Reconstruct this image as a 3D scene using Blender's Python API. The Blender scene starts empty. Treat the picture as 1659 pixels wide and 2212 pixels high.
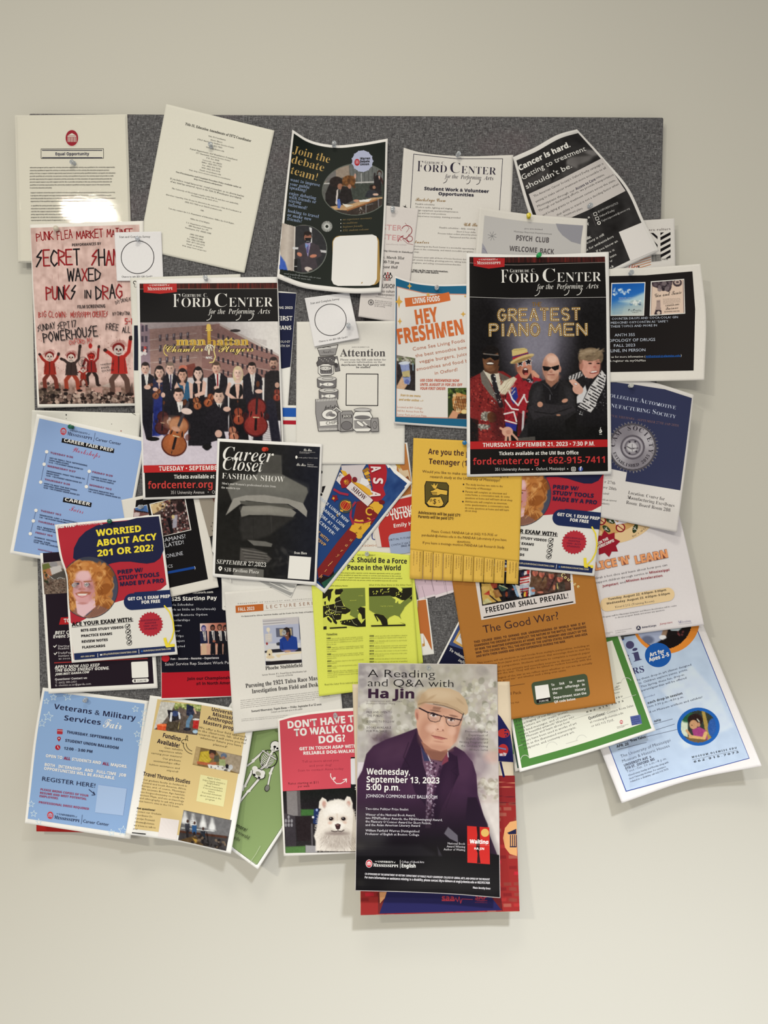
import bpy, math, random
import numpy as np
from mathutils import Vector, Matrix
from mathutils.geometry import tessellate_polygon

# ---------------------------------------------------------------- camera
scene = bpy.context.scene
COL = scene.collection
IW, IH, FPX = 1659.0, 2212.0, 1600.0
CAM = np.array([0.0, -1.43, 1.45])
_t, _r = math.radians(3.0), math.radians(0.35)
_f = np.array([0, math.cos(_t), -math.sin(_t)])
_ri = np.array([1.0, 0, 0]); _u = np.array([0, math.sin(_t), math.cos(_t)])
RT = math.cos(_r) * _ri + math.sin(_r) * _u
UP = math.cos(_r) * _u - math.sin(_r) * _ri
cd = bpy.data.cameras.new('camera'); cam = bpy.data.objects.new('camera', cd); COL.objects.link(cam)
cd.sensor_fit = 'VERTICAL'; cd.sensor_height = 36.0; cd.lens = 36.0 * FPX / IH; cd.clip_start = 0.01
M = Matrix(((RT[0], UP[0], -_f[0], CAM[0]), (RT[1], UP[1], -_f[1], CAM[1]), (RT[2], UP[2], -_f[2], CAM[2]), (0, 0, 0, 1)))
cam.matrix_world = M
scene.camera = cam

# ---------------------------------------------------------------- light
w = bpy.data.worlds.new('world'); scene.world = w; w.use_nodes = True
w.node_tree.nodes['Background'].inputs[0].default_value = (1.0, 0.94, 0.83, 1)
w.node_tree.nodes['Background'].inputs[1].default_value = 0.24
def area(name, loc, aim, sx, sy, power, col=(1.0, 0.93, 0.76), spread=180):
 l = bpy.data.lights.new(name, 'AREA'); l.shape = 'RECTANGLE'; l.size = sx; l.size_y = sy
 l.energy = power; l.color = col; l.spread = math.radians(spread)
 o = bpy.data.objects.new(name, l); COL.objects.link(o); o.location = loc
 o.rotation_euler = (Vector(aim) - Vector(loc)).to_track_quat('-Z', 'Y').to_euler()
 return o
area('panel_or_added_wash', (-1.60, -2.69, 2.85), (-1.60, -2.69, 0), 0.25, 0.07, 26)
area('panel_or_added_wash', (-0.4, -4.4, 2.85), (-0.4, -4.4, 0), 1.2, 0.6, 78)
area('panel_or_added_wash', (-0.2, -1.25, 2.85), (-0.2, -1.25, 0), 0.5, 0.3, 6.5)  # added wall wash that brightens the upper wall, not a known lamp
area('ceiling_downlight', (0.55, -2.1, 2.85), (0.55, -2.1, 0), 0.16, 0.16, 54, (0.97, 0.99, 1.0), 100)
area('ceiling_downlight', (2.3, -2.3, 2.85), (2.3, -2.3, 0), 0.16, 0.16, 12, (0.97, 0.99, 1.0), 115)
scene.view_settings.view_transform = 'Standard'
scene.view_settings.look = 'None'
scene.view_settings.gamma = 1.0
scene.view_settings.use_curve_mapping = False
scene.view_settings.exposure = 0.85

# ---------------------------------------------------------------- helpers
def P3(x, y, d):
 """image pixel -> point on the plane parallel to the wall, d metres in front of it"""
 x = np.asarray(x, float); y = np.asarray(y, float); d = np.asarray(d, float)
 a = (x - IW / 2) / FPX; b = -(y - IH / 2) / FPX
 D = _f[None, :] + a.reshape(-1, 1) * RT + b.reshape(-1, 1) * UP
 t = (-d.reshape(-1) - CAM[1]) / D[:, 1]
 return CAM + D * t[:, None]
def lin(c):
 c = np.asarray(c, float) / 255.0
 return np.where(c <= 0.04045, c / 12.92, ((c + 0.055) / 1.055) ** 2.4)
WREF = lin((233, 228, 218))
def alb(c):
 return np.clip(lin(c) / WREF * 0.80, 0, 0.9)
def setp(o, label=None, cat=None, group=None, kind=None):
 if label: o['label'] = label
 if cat: o['category'] = cat
 if group: o['group'] = group
 if kind: o['kind'] = kind
def link(o, parent=None):
 COL.objects.link(o)
 if parent is not None: o.parent = parent
 return o
def mesh_np(name, v, tris, mat, col=None, parent=None, smooth=True):
 me = bpy.data.meshes.new(name)
 v = np.asarray(v, np.float32); f = np.asarray(tris, np.int32)
 n = f.shape[1]
 me.vertices.add(len(v)); me.vertices.foreach_set('co', v.ravel())
 me.loops.add(f.size); me.loops.foreach_set('vertex_index', f.ravel())
 me.polygons.add(len(f)); me.polygons.foreach_set('loop_start', np.arange(0, f.size, n, dtype=np.int32))
 me.update(calc_edges=True)
 if col is not None:
  a = me.color_attributes.new('Col', 'FLOAT_COLOR', 'POINT')
  c = np.ones((len(v), 4), np.float32); c[:, :3] = col
  a.data.foreach_set('color', c.ravel())
 me.polygons.foreach_set('use_smooth', np.full(len(f), smooth))
 me.materials.append(mat)
 me.validate()
 o = bpy.data.objects.new(name, me)
 return link(o, parent)
_mats = {}
def nodes(m):
 m.use_nodes = True
 return m.node_tree, m.node_tree.nodes['Principled BSDF']
def mat_paper(c, rough=0.6, spec=0.35):
 k = (tuple(c), rough, spec)
 if k in _mats: return _mats[k]
 m = bpy.data.materials.new('paper'); nt, b = nodes(m)
 n = nt.nodes.new('ShaderNodeTexNoise'); n.inputs['Scale'].default_value = 260; n.inputs['Detail'].default_value = 3
 tc = nt.nodes.new('ShaderNodeTexCoord'); nt.links.new(tc.outputs['Object'], n.inputs['Vector'])
 mx = nt.nodes.new('ShaderNodeMix'); mx.data_type = 'RGBA'
 a = alb(c)
 mx.inputs['A'].default_value = (*(a * 0.97), 1); mx.inputs['B'].default_value = (*np.clip(a * 1.03, 0, 0.92), 1)
 nt.links.new(n.outputs['Fac'], mx.inputs['Factor']); nt.links.new(mx.outputs['Result'], b.inputs['Base Color'])
 b.inputs['Roughness'].default_value = rough; b.inputs['Specular IOR Level'].default_value = spec
 _mats[k] = m
 return m
def mat_print(rough=0.5, spec=0.35):
 k = ('print', rough, spec)
 if k in _mats: return _mats[k]
 m = bpy.data.materials.new('printing_ink'); nt, b = nodes(m)
 a = nt.nodes.new('ShaderNodeAttribute'); a.attribute_name = 'Col'
 nt.links.new(a.outputs['Color'], b.inputs['Base Color'])
 b.inputs['Roughness'].default_value = rough; b.inputs['Specular IOR Level'].default_value = spec
 _mats[k] = m
 return m

# ---------------------------------------------------------------- lettering
def _m(U, L, D=None):
 def g(s):
  o = ''
  for c in s:
   if 'A' <= c <= 'Z': o += chr(U + ord(c) - 65)
   elif 'a' <= c <= 'z': o += chr(L + ord(c) - 97)
   elif D and '0' <= c <= '9': o += chr(D + ord(c) - 48)
   else: o += c
  return o
 return g
FONT = {'s': (lambda s: s, 0, 0), 't': (lambda s: s, -0.014, 0), 'o': (lambda s: s, 0, .2),
  'B': (_m(0x1D5D4, 0x1D5EE, 0x1D7EC), 0, 0), 'H': (_m(0x1D5D4, 0x1D5EE, 0x1D7EC), 0.02, 0), 'O': (_m(0x1D5D4, 0x1D5EE, 0x1D7EC), 0.005, .2),
  'R': (_m(0x1D400, 0x1D41A, 0x1D7CE), 0, 0), 'r': (_m(0x1D400, 0x1D41A, 0x1D7CE), -0.015, 0),
  'i': (_m(0x1D468, 0x1D482, 0x1D7CE), -0.014, 0), 'J': (_m(0x1D468, 0x1D482, 0x1D7CE), 0, 0),
  'c': (_m(0x1D4D0, 0x1D4EA), 0, 0), 'd': (_m(0x1D4D0, 0x1D4EA), -0.012, 0), 'm': (_m(0x1D670, 0x1D68A, 0x1D7F6), 0, 0)}
_tc = {}
def text_tris(s, fn, res, off):
 k = (s, fn, res, off)
 if k in _tc: return _tc[k]
 g, o0, sh = FONT[fn]
 c = bpy.data.curves.new('t', 'FONT'); c.body = g(s); c.resolution_u = res; c.offset = o0 + off; c.shear = sh
 o = bpy.data.objects.new('t', c); me = o.to_mesh()
 n = len(me.vertices)
 v = np.zeros(n * 3, np.float32)
 if n:
  me.vertices.foreach_get('co', v); me.calc_loop_triangles()
  t = np.zeros(len(me.loop_triangles) * 3, np.int32); me.loop_triangles.foreach_get('vertices', t)
 else: t = np.zeros(0, np.int32)
 v = v.reshape(-1, 3)[:, :2].copy(); t = t.reshape(-1, 3)
 o.to_mesh_clear(); bpy.data.objects.remove(o); bpy.data.curves.remove(c)
 _tc[k] = (v, t)
 return _tc[k]
# hand-drawn straight-stroke capitals (x right, y up, unit box)
SK = {'A': [[(0, 0), (.5, 1), (1, 0)], [(.2, .38), (.82, .38)]], 'B': [[(0, 0), (0, 1), (.8, .8), (.1, .52), (.95, .25), (0, 0)]],
 'C': [[(1, .8), (.5, 1), (0, .6), (0, .3), (.5, 0), (1, .2)]], 'D': [[(0, 0), (0, 1), (1, .6), (.75, .2), (0, 0)]],
 'E': [[(1, 1), (0, 1), (0, 0), (1, 0)], [(0, .52), (.8, .52)]], 'F': [[(1, 1), (0, 1), (0, 0)], [(0, .52), (.75, .52)]],
 'G': [[(1, .8), (.5, 1), (0, .6), (0, .3), (.5, 0), (1, .2), (1, .48), (.55, .48)]], 'H': [[(0, 0), (0, 1)], [(1, 0), (1, 1)], [(0, .5), (1, .5)]],
 'I': [[(.5, 0), (.5, 1)]], 'K': [[(0, 0), (0, 1)], [(1, 1), (.05, .5), (1, 0)]], 'L': [[(0, 1), (0, 0), (.9, 0)]],
 'M': [[(0, 0), (.1, 1), (.5, .3), (.9, 1), (1, 0)]], 'N': [[(0, 0), (0, 1), (1, 0), (1, 1)]], 'O': [[(.5, 0), (0, .35), (0, .65), (.5, 1), (1, .65), (1, .35), (.5, 0)]],
 'P': [[(0, 0), (0, 1), (.95, .8), (.9, .6), (0, .48)]], 'R': [[(0, 0), (0, 1), (.95, .8), (.9, .6), (0, .48), (1, 0)]],
 'S': [[(1, 1), (.15, .6), (.85, .55), (0, 0)]], 'Z': [[(0, 1), (1, 1), (0, 0), (1, 0)]], 'T': [[(.5, 0), (.5, 1)], [(0, 1), (1, 1)]], 'U': [[(0, 1), (.1, .15), (.5, 0), (.9, .15), (1, 1)]],
 'V': [[(0, 1), (.5, 0), (1, 1)]], 'W': [[(0, 1), (.25, 0), (.5, .8), (.75, 0), (1, 1)]], 'X': [[(0, 0), (1, 1)], [(0, 1), (1, 0)]], 'Y': [[(0, 1), (.5, .5), (1, 1)], [(.5, .5), (.4, 0)]],
 '1': [[(.2, .8), (.5, 1), (.5, 0)]], '7': [[(0, 1), (1, 1), (.4, 0)]], '5': [[(1, 1), (.1, 1), (.05, .55), (.9, .5), (.8, .1), (0, 0)]], ':': [[(.4, .2), (.5, .3)], [(.4, .6), (.5, .7)]], '-': [[(.1, .5), (.9, .5)]]}
# smoother capitals for the bulb sign
def _arc(cx, cy, rx, ry, a0, a1, n=9):
 return [(cx + rx * math.cos(math.radians(a0 + (a1 - a0) * i / n)), cy + ry * math.sin(math.radians(a0 + (a1 - a0) * i / n))) for i in range(n + 1)]
SM = dict(SK); SM.update({'G': [_arc(.5, .5, .5, .5, 50, 360, 12) + [(.55, .5)]], 'O': [_arc(.5, .5, .5, .5, 0, 360, 16)],
 'S': [_arc(.5, .75, .45, .25, 30, 270, 8) + _arc(.5, .25, .45, .25, 90, -150, 8)], 'P': [[(0, 0), (0, 1), (.5, 1)] + _arc(.6, .75, .38, .25, 90, -90, 6) + [(0, .5)]],
 'R': [[(0, 0), (0, 1), (.5, 1)] + _arc(.6, .75, .38, .25, 90, -90, 6) + [(0, .5), (.4, .5), (1, 0)]]})

def hermite(pts, t):
 pts = np.asarray(pts, float)
 s = np.r_[0, np.cumsum(np.hypot(*np.diff(pts, axis=0).T))]; s /= s[-1]
 m = np.gradient(pts, s, axis=0) if len(pts) > 2 else np.repeat((pts[1] - pts[0])[None], 2, 0)
 i = np.clip(np.searchsorted(s, t, side='right') - 1, 0, len(s) - 2)
 h = (s[i + 1] - s[i])[:, None]; x = ((t - s[i])[:, None]) / h
 return (2 * x**3 - 3 * x**2 + 1) * pts[i] + (x**3 - 2 * x**2 + x) * h * m[i] + (-2 * x**3 + 3 * x**2) * pts[i + 1] + (x**3 - x**2) * h * m[i + 1]
def inpoly(X, Y, pg):
 pg = np.asarray(pg, float); r = np.zeros(X.shape, bool); n = len(pg)
 for i in range(n):
  x1, y1 = pg[i]; x2, y2 = pg[(i + 1) % n]
  c = ((y1 > Y) != (y2 > Y)) & (X < (x2 - x1) * (Y - y1) / (y2 - y1 + 1e-12) + x1)
  r ^= c
 return r

# height of the paper stack in front of the wall, on a 6 px lattice of the board face
ST = 6.0
HX, HY = np.meshgrid(np.arange(-60, 1760, ST), np.arange(-60, 2300, ST))
HM = np.zeros(HX.shape)
# ---------------------------------------------------------------- setting
BD = 0.018
tl, tr = P3([62, 1434], [245.5, 252], [BD, BD])
bx0, bx1, bz1 = tl[0], tr[0], (tl[2] + tr[2]) / 2
bz0 = bz1 - 1.155
def project(p):
 q = np.asarray(p, float) - CAM
 z = q @ _f
 return IW / 2 + FPX * (q @ RT) / z, IH / 2 - FPX * (q @ UP) / z
BPX = [project((x, -BD, z)) for x, z in ((bx0, bz1), (bx1, bz1), (bx1, bz0), (bx0, bz0))]
HM[inpoly(HX, HY, BPX)] = BD

def mat_wall():
 m = bpy.data.materials.new('painted_plaster'); nt, b = nodes(m)
 tc = nt.nodes.new('ShaderNodeTexCoord')
 n = nt.nodes.new('ShaderNodeTexNoise'); n.inputs['Scale'].default_value = 420; n.inputs['Detail'].default_value = 4
 n2 = nt.nodes.new('ShaderNodeTexNoise'); n2.inputs['Scale'].default_value = 1.3; n2.inputs['Detail'].default_value = 3
 nt.links.new(tc.outputs['Object'], n.inputs['Vector']); nt.links.new(tc.outputs['Object'], n2.inputs['Vector'])
 mx = nt.nodes.new('ShaderNodeMix'); mx.data_type = 'RGBA'
 a = alb((206, 201, 187))
 mx.inputs['A'].default_value = (*(a * 0.98), 1); mx.inputs['B'].default_value = (*(a * 1.02), 1)
 nt.links.new(n2.outputs['Fac'], mx.inputs['Factor']); nt.links.new(mx.outputs['Result'], b.inputs['Base Color'])
 bp = nt.nodes.new('ShaderNodeBump'); bp.inputs['Strength'].default_value = 0.10; bp.inputs['Distance'].default_value = 0.0006
 nt.links.new(n.outputs['Fac'], bp.inputs['Height']); nt.links.new(bp.outputs['Normal'], b.inputs['Normal'])
 b.inputs['Roughness'].default_value = 0.62; b.inputs['Specular IOR Level'].default_value = 0.3
 return m
def box(name, x0, x1, y0, y1, z0, z1, mat, bev=0, parent=None):
 v = [(x, y, z) for x in (x0, x1) for y in (y0, y1) for z in (z0, z1)]
 f = [(0, 1, 3, 2), (4, 6, 7, 5), (0, 4, 5, 1), (2, 3, 7, 6), (0, 2, 6, 4), (1, 5, 7, 3)]
 o = mesh_np(name, v, f, mat, parent=parent, smooth=False)
 if bev:
  b = o.modifiers.new('bevel', 'BEVEL'); b.width = bev; b.segments = 3
 return o
wall = box('wall_back', -2.6, 2.6, 0, 0.12, 0, 2.9, mat_wall()); setp(wall, kind='structure')

def mat_fabric():
 m = bpy.data.materials.new('woven_fabric'); nt, b = nodes(m)
 L = nt.links; N = nt.nodes.new
 tc = N('ShaderNodeTexCoord')
 def streak(sx, sz, seed):
  mp = N('ShaderNodeMapping'); mp.inputs['Scale'].default_value = (sx, 1, sz); mp.inputs['Location'].default_value = (seed, 0, seed * 2)
  n = N('ShaderNodeTexNoise'); n.inputs['Scale'].default_value = 1.0; n.inputs['Detail'].default_value = 2.0; n.inputs['Roughness'].default_value = 0.6
  L.new(tc.outputs['Object'], mp.inputs['Vector']); L.new(mp.outputs['Vector'], n.inputs['Vector'])
  return n.outputs['Fac']
 h, v = streak(105, 520, 3.1), streak(520, 105, 7.7)
 ck = streak(230, 230, 1.3)
 ra = N('ShaderNodeValToRGB'); ra.color_ramp.elements[0].position = 0.47; ra.color_ramp.elements[1].position = 0.53
 L.new(ck, ra.inputs['Fac'])
 mx = N('ShaderNodeMix'); mx.data_type = 'FLOAT'
 L.new(ra.outputs['Color'], mx.inputs['Factor']); L.new(h, mx.inputs['A']); L.new(v, mx.inputs['B'])
 cr = N('ShaderNodeValToRGB'); e = cr.color_ramp.elements
 e[0].position = 0.3; e[0].color = (*alb((58, 56, 56)), 1)
 e[1].position = 0.7; e[1].color = (*alb((136, 134, 133)), 1)
 k = e.new(0.5); k.color = (*alb((94, 92, 92)), 1)
 L.new(mx.outputs['Result'], cr.inputs['Fac'])
 pn = N('ShaderNodeTexNoise'); pn.inputs['Scale'].default_value = 9; pn.inputs['Detail'].default_value = 4
 L.new(tc.outputs['Object'], pn.inputs['Vector'])
 pr = N('ShaderNodeValToRGB'); pr.color_ramp.elements[0].position = 0.55; pr.color_ramp.elements[1].position = 0.8
 pr.color_ramp.elements[0].color = (0, 0, 0, 1); pr.color_ramp.elements[1].color = (.2, .2, .2, 1)
 L.new(pn.outputs['Fac'], pr.inputs['Fac'])
 m2 = N('ShaderNodeMix'); m2.data_type = 'RGBA'; m2.inputs['B'].default_value = (*alb((122, 92, 98)), 1)
 L.new(pr.outputs['Color'], m2.inputs['Factor']); L.new(cr.outputs['Color'], m2.inputs['A'])
 L.new(m2.outputs['Result'], b.inputs['Base Color'])
 bp = N('ShaderNodeBump'); bp.inputs['Strength'].default_value = 0.7; bp.inputs['Distance'].default_value = 0.0012
 L.new(mx.outputs['Result'], bp.inputs['Height']); L.new(bp.outputs['Normal'], b.inputs['Normal'])
 b.inputs['Roughness'].default_value = 0.95; b.inputs['Specular IOR Level'].default_value = 0.1
 return m
board = box('bulletin_board', bx0, bx1, -BD, -0.001, bz0, bz1, mat_fabric(), 0.003)
setp(board, 'large pin board in grey woven fabric on the pale wall behind all papers', 'bulletin board')

# ---------------------------------------------------------------- a sheet of paper with printing
NU, NV = 44, 56
WHITE = (233, 229, 220)
ALL = []
class Sheet:
 def __init__(s, name, label, cat, c, col=WHITE, t=None, r=None, b=None, l=None, curl=None, gap=0.0012, it=60, fr=None, rough=0.65, group=None, spec=0.08):
  s.c = np.array(c, float); TL, TR, BR, BL = s.c
  s.curl = curl or {}
  s.frame = (0, 0, 1)
  if fr: s.frame = fr
  d = (TR - TL) * .5 + (BR - BL) * .5; s.ang = math.degrees(math.atan2(d[1], d[0]))
  e = lambda a, m, z: [a] + [np.array(q, float) for q in (m or [])] + [z]
  s.et, s.er, s.eb, s.el = e(TL, t, TR), e(TR, r, BR), e(BL, b, BR), e(TL, l, BL)
  # homography px -> uv
  A = []; B = []
  for (x, y), (u, v) in zip(s.c, ((0, 0), (1, 0), (1, 1), (0, 1))):
   A += [[x, y, 1, 0, 0, 0, -u * x, -u * y], [0, 0, 0, x, y, 1, -v * x, -v * y]]; B += [u, v]
  s.h = np.append(np.linalg.solve(np.array(A), np.array(B)), 1).reshape(3, 3)
  G = s.grid(NU, NV); s.G = G
  outline = np.concatenate([G[0], G[1:, -1], G[-1, ::-1][1:], G[::-1, 0][1:]])
  x0, y0 = outline.min(0) - 14; x1, y1 = outline.max(0) + 14
  i0, i1 = int((x0 + 60) // ST), int((x1 + 60) // ST) + 2; j0, j1 = int((y0 + 60) // ST), int((y1 + 60) // ST) + 2
  i0 = max(i0, 0); j0 = max(j0, 0)
  s.ij = (i0, j0)
  X, Y = HX[j0:j1, i0:i1], HY[j0:j1, i0:i1]
  Hs = HM[j0:j1, i0:i1].copy(); mask = inpoly(X, Y, outline)
  mk = mask.copy()
  mk[1:] |= mask[:-1]; mk[:-1] |= mask[1:]; mk[:, 1:] |= mask[:, :-1]; mk[:, :-1] |= mask[:, 1:]
  sup = mk & (Hs > 0)
  base = Hs[sup].mean() if sup.any() else BD
  H = np.where(mk, Hs, 0)
  Z = H.copy()
  Z[1:] = np.maximum(Z[1:], H[:-1]); Z[:-1] = np.maximum(Z[:-1], H[1:]); Z[:, 1:] = np.maximum(Z[:, 1:], H[:, :-1]); Z[:, :-1] = np.maximum(Z[:, :-1], H[:, 1:])
  D = np.maximum(Z, base)
  def av(a):
   p = np.pad(a, 1, mode='edge')
   return (p[:-2, 1:-1] + p[2:, 1:-1] + p[1:-1, :-2] + p[1:-1, 2:] + 2 * p[1:-1, 1:-1]) / 6
  for _ in range(it): D = np.maximum(Z, av(D))
  for _ in range(3): D = av(D)
  u, v = s.uvof(X, Y); u = np.clip(u, -.1, 1.1); v = np.clip(v, -.1, 1.1)
  s.D = D + gap + s.curlf(u, v)
  for _ in range(6): s.D = av(s.D)
  q = np.maximum(Z + 0.0005 - s.D, 0) * mk
  q = np.maximum(q, np.maximum.reduce([np.roll(q, d_, x_) for d_ in (-2, -1, 1, 2) for x_ in (0, 1)]))
  for _ in range(6): q = av(q)
  s.D = s.D + 1.1 * q
  HM[j0:j1, i0:i1] = np.where(mk, np.maximum(Hs, s.D), Hs)
  # objects
  root = bpy.data.objects.new(name, None); link(root); root.empty_display_size = 0.02
  cen = P3([TL[0] * .5 + TR[0] * .5], [TL[1] * .5 + TR[1] * .5], [s.depth(*np.array([[TL[0] * .5 + TR[0] * .5], [TL[1] * .5 + TR[1] * .5]]))[0]])[0]
  root.location = cen; s.root = root; s.o = cen
  setp(root, label, cat, group)
  g = G.reshape(-1, 2); dd = s.depth(g[:, 0], g[:, 1])
  fr_ = P3(g[:, 0], g[:, 1], dd); bk = P3(g[:, 0], g[:, 1], dd - 0.00025)
  s.paper = s.solid('sheet', fr_, bk, NU, NV, mat_paper(col, rough, spec))
  s.parts = {}; s.k = 0.0; s.rough = rough; s.spec = spec
  ALL.append(s)
 def solid(s, name, a, b, nu, nv, mat):
  n = len(a); F = []
  idx = np.arange(n).reshape(nv + 1, nu + 1)
  q = np.stack([idx[:-1, :-1], idx[1:, :-1], idx[1:, 1:], idx[:-1, 1:]], -1).reshape(-1, 4)
  F = [q, q[:, ::-1] + n]
  for e in (idx[0], idx[:, -1], idx[-1, ::-1], idx[::-1, 0]):
   F.append(np.stack([e[:-1], e[1:], e[1:] + n, e[:-1] + n], -1))
  o = mesh_np(name, np.concatenate([a, b]) - s.o, np.concatenate(F), mat, parent=s.root)
  sm = np.ones(len(o.data.polygons), bool); sm[2 * len(q):] = False; o.data.polygons.foreach_set('use_smooth', sm)
  return o
 def curlf(s, u, v):
  k = s.curl; z = np.zeros(u.shape); g = lambda n: k.get(n, 0) / 1000.0
  z += g('t') * np.clip(1 - v / .35, 0, 1) ** 2 + g('b') * np.clip((v - .25) / .75, 0, 1.2) ** 2
  z += g('l') * np.clip(1 - u / .5, 0, 1.2) ** 2 + g('r') * np.clip((u - .5) / .5, 0, 1.2) ** 2
  z += g('tl') * np.clip(1 - (u + v) / .6, 0, 1.2) ** 2 + g('tr') * np.clip(1 - (1 - u + v) / .6, 0, 1.2) ** 2
  z += g('bl') * np.clip(1 - (u + 1 - v) / .8, 0, 1.2) ** 2 + g('br') * np.clip(1 - (2 - u - v) / .8, 0, 1.2) ** 2
  z += g('m') * np.sin(np.clip(u, 0, 1) * math.pi) * np.clip(v, 0, 1)
  z += g('w') * (1 + np.sin(v * 7 + u * 3))
  return z
 def uvof(s, x, y):
  w = s.h[2, 0] * x + s.h[2, 1] * y + s.h[2, 2]
  return (s.h[0, 0] * x + s.h[0, 1] * y + s.h[0, 2]) / w, (s.h[1, 0] * x + s.h[1, 1] * y + s.h[1, 2]) / w
 def uvxy(s, u, v):
  u = np.atleast_1d(np.asarray(u, float)); v = np.atleast_1d(np.asarray(v, float))
  T, B_, L, R = hermite(s.et, u), hermite(s.eb, u), hermite(s.el, v), hermite(s.er, v)
  TL, TR, BR, BL = s.c; u = u[:, None]; v = v[:, None]
  return (1 - v) * T + v * B_ + (1 - u) * L + u * R - ((1 - u) * (1 - v) * TL + u * (1 - v) * TR + u * v * BR + (1 - u) * v * BL)
 def grid(s, nu, nv, u0=0, v0=0, u1=1, v1=1):
  U, V = np.meshgrid(np.linspace(u0, u1, nu + 1), np.linspace(v0, v1, nv + 1))
  return s.uvxy(U.ravel(), V.ravel()).reshape(nv + 1, nu + 1, 2)
 def depth(s, x, y):
  i0, j0 = s.ij
  fx = np.clip((np.asarray(x) + 60) / ST - i0, 0, s.D.shape[1] - 1.001); fy = np.clip((np.asarray(y) + 60) / ST - j0, 0, s.D.shape[0] - 1.001)
  i = fx.astype(int); j = fy.astype(int); a = fx - i; b = fy - j; D = s.D
  return (1 - b) * ((1 - a) * D[j, i] + a * D[j, i + 1]) + b * ((1 - a) * D[j + 1, i] + a * D[j + 1, i + 1])
 # ---- drawing, in the pixel frame set by fr()
 def fr(s, ox, oy, sc): s.frame = (ox, oy, sc); return s
 def im(s, pts):
  ox, oy, sc = s.frame
  return np.asarray(pts, float) / sc + (ox, oy)
 def add(s, part, px, tris, col, lift=0.0):
  L = s.parts.setdefault(part, [[], [], [], [], 0])
  c = np.broadcast_to(np.asarray(col, float), (len(px), 3))
  L[0].append(px); L[1].append(np.asarray(tris) + L[4]); L[2].append(c); L[3].append(np.full(len(px), 0.00028 + (s.k + lift) * 0.00006)); L[4] += len(px)
 def t(s, txt, x, y, h, col, w=None, a=None, al='l', fn='s', bow=0, off=0, res=None, part='lettering', lift=1.0):
  if fn == 's' and off > 0: fn, off = ('B' if off >= .012 else 's'), 0
  sc = s.frame[2]; hp = h / sc
  if res is None: res = 1 if hp < 5.5 else (2 if hp < 14 else 4)
  v, tr_ = text_tris(txt, fn, res, off)
  if not len(v): return
  x0, x1 = v[:, 0].min(), v[:, 0].max(); k = h / 0.70
  kx = k if w is None else w / max(x1 - x0, 1e-6)
  W_ = (x1 - x0) * kx
  X = (v[:, 0] - x0) * kx - {'l': 0, 'c': .5, 'r': 1}[al] * W_; Y = -v[:, 1] * k
  if bow: Y = Y + bow * (1 - ((X + {'l': -.5, 'c': 0, 'r': .5}[al] * W_) / (W_ / 2)) ** 2)
  an = math.radians(s.ang if a is None else a); ca, sa = math.cos(an), math.sin(an)
  px = s.im(np.stack([x + X * ca - Y * sa, y + X * sa + Y * ca], -1))
  s.add(part, px, tr_, alb(col), lift)
 def tl(s, lines, x, y, h, dy, col, a=None, **k):
  an = math.radians(s.ang if a is None else a)
  for n, q in enumerate(lines):
   kk = dict(k)
   if isinstance(q, tuple): q, kk['w'] = q
   s.t(q, x - math.sin(an) * dy * n, y + math.cos(an) * dy * n, h, col, a=a, **kk)
 def p(s, pts, col, part='artwork', up=1.0, raw=False):
  px = np.asarray(pts, float) if raw else s.im(pts)
  tr_ = np.array(tessellate_polygon([[Vector((a, b, 0)) for a, b in px]]))
  if not len(tr_): return
  T = px[tr_]
  for _ in range(14):
   e = np.hypot(*(T - np.roll(T, -1, 1)).transpose(2, 0, 1)); m = e.max(1)
   big = m > 11
   if not big.any(): break
   B_ = T[big]; eb = e[big].argmax(1); r_ = np.arange(len(B_))
   a, b, c = B_[r_, eb], B_[r_, (eb + 1) % 3], B_[r_, (eb + 2) % 3]; md = (a + b) / 2
   T = np.concatenate([T[~big], np.stack([a, md, c], 1), np.stack([md, b, c], 1)])
  n = len(T); s.add(part, T.reshape(-1, 2), np.arange(n * 3).reshape(-1, 3), alb(col)); s.k += up
 def rect(s, x, y, w, h, col, a=None, **k):
  """rectangle from its top-left corner, turned with the sheet"""
  an = math.radians(s.ang if a is None else a); ca, sa = math.cos(an), math.sin(an)
  s.p([(x + X * ca - Y * sa, y + X * sa + Y * ca) for X, Y in ((0, 0), (w, 0), (w, h), (0, h))], col, **k)
 def rrect(s, x, y, w, h, r, col, a=None, n=5, **k):
  an = math.radians(s.ang if a is None else a); ca, sa = math.cos(an), math.sin(an); q = []
  for cx, cy, a0 in ((r, r, 180), (w - r, r, 270), (w - r, h - r, 0), (r, h - r, 90)):
   for i in range(n + 1):
    g = math.radians(a0 + 90 * i / n); q.append((cx + r * math.cos(g), cy + r * math.sin(g)))
  s.p([(x + X * ca - Y * sa, y + X * sa + Y * ca) for X, Y in q], col, **k)
 def frame_(s, x, y, w, h, lw, col, a=None, **k):
  an = math.radians(s.ang if a is None else a); ca, sa = math.cos(an), math.sin(an)
  q = [(x + X * ca - Y * sa, y + X * sa + Y * ca) for X, Y in ((0, 0), (w, 0), (w, h), (0, h), (0, 0))]
  s.ln(q, lw, col, **k)
 def e(s, cx, cy, rx, ry, col, a=0, n=28, **k):
  an = math.radians(a); ca, sa = math.cos(an), math.sin(an)
  s.p([(cx + rx * math.cos(g) * ca - ry * math.sin(g) * sa, cy + rx * math.cos(g) * sa + ry * math.sin(g) * ca) for g in np.linspace(0, 2 * math.pi, n, False)], col, **k)
 def star(s, cx, cy, r0, r1, n, col, a=0, **k):
  s.p([(cx + (r0 if i % 2 == 0 else r1) * math.cos(math.radians(a) + math.pi * i / n), cy + (r0 if i % 2 == 0 else r1) * math.sin(math.radians(a) + math.pi * i / n)) for i in range(2 * n)], col, **k)
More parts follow.
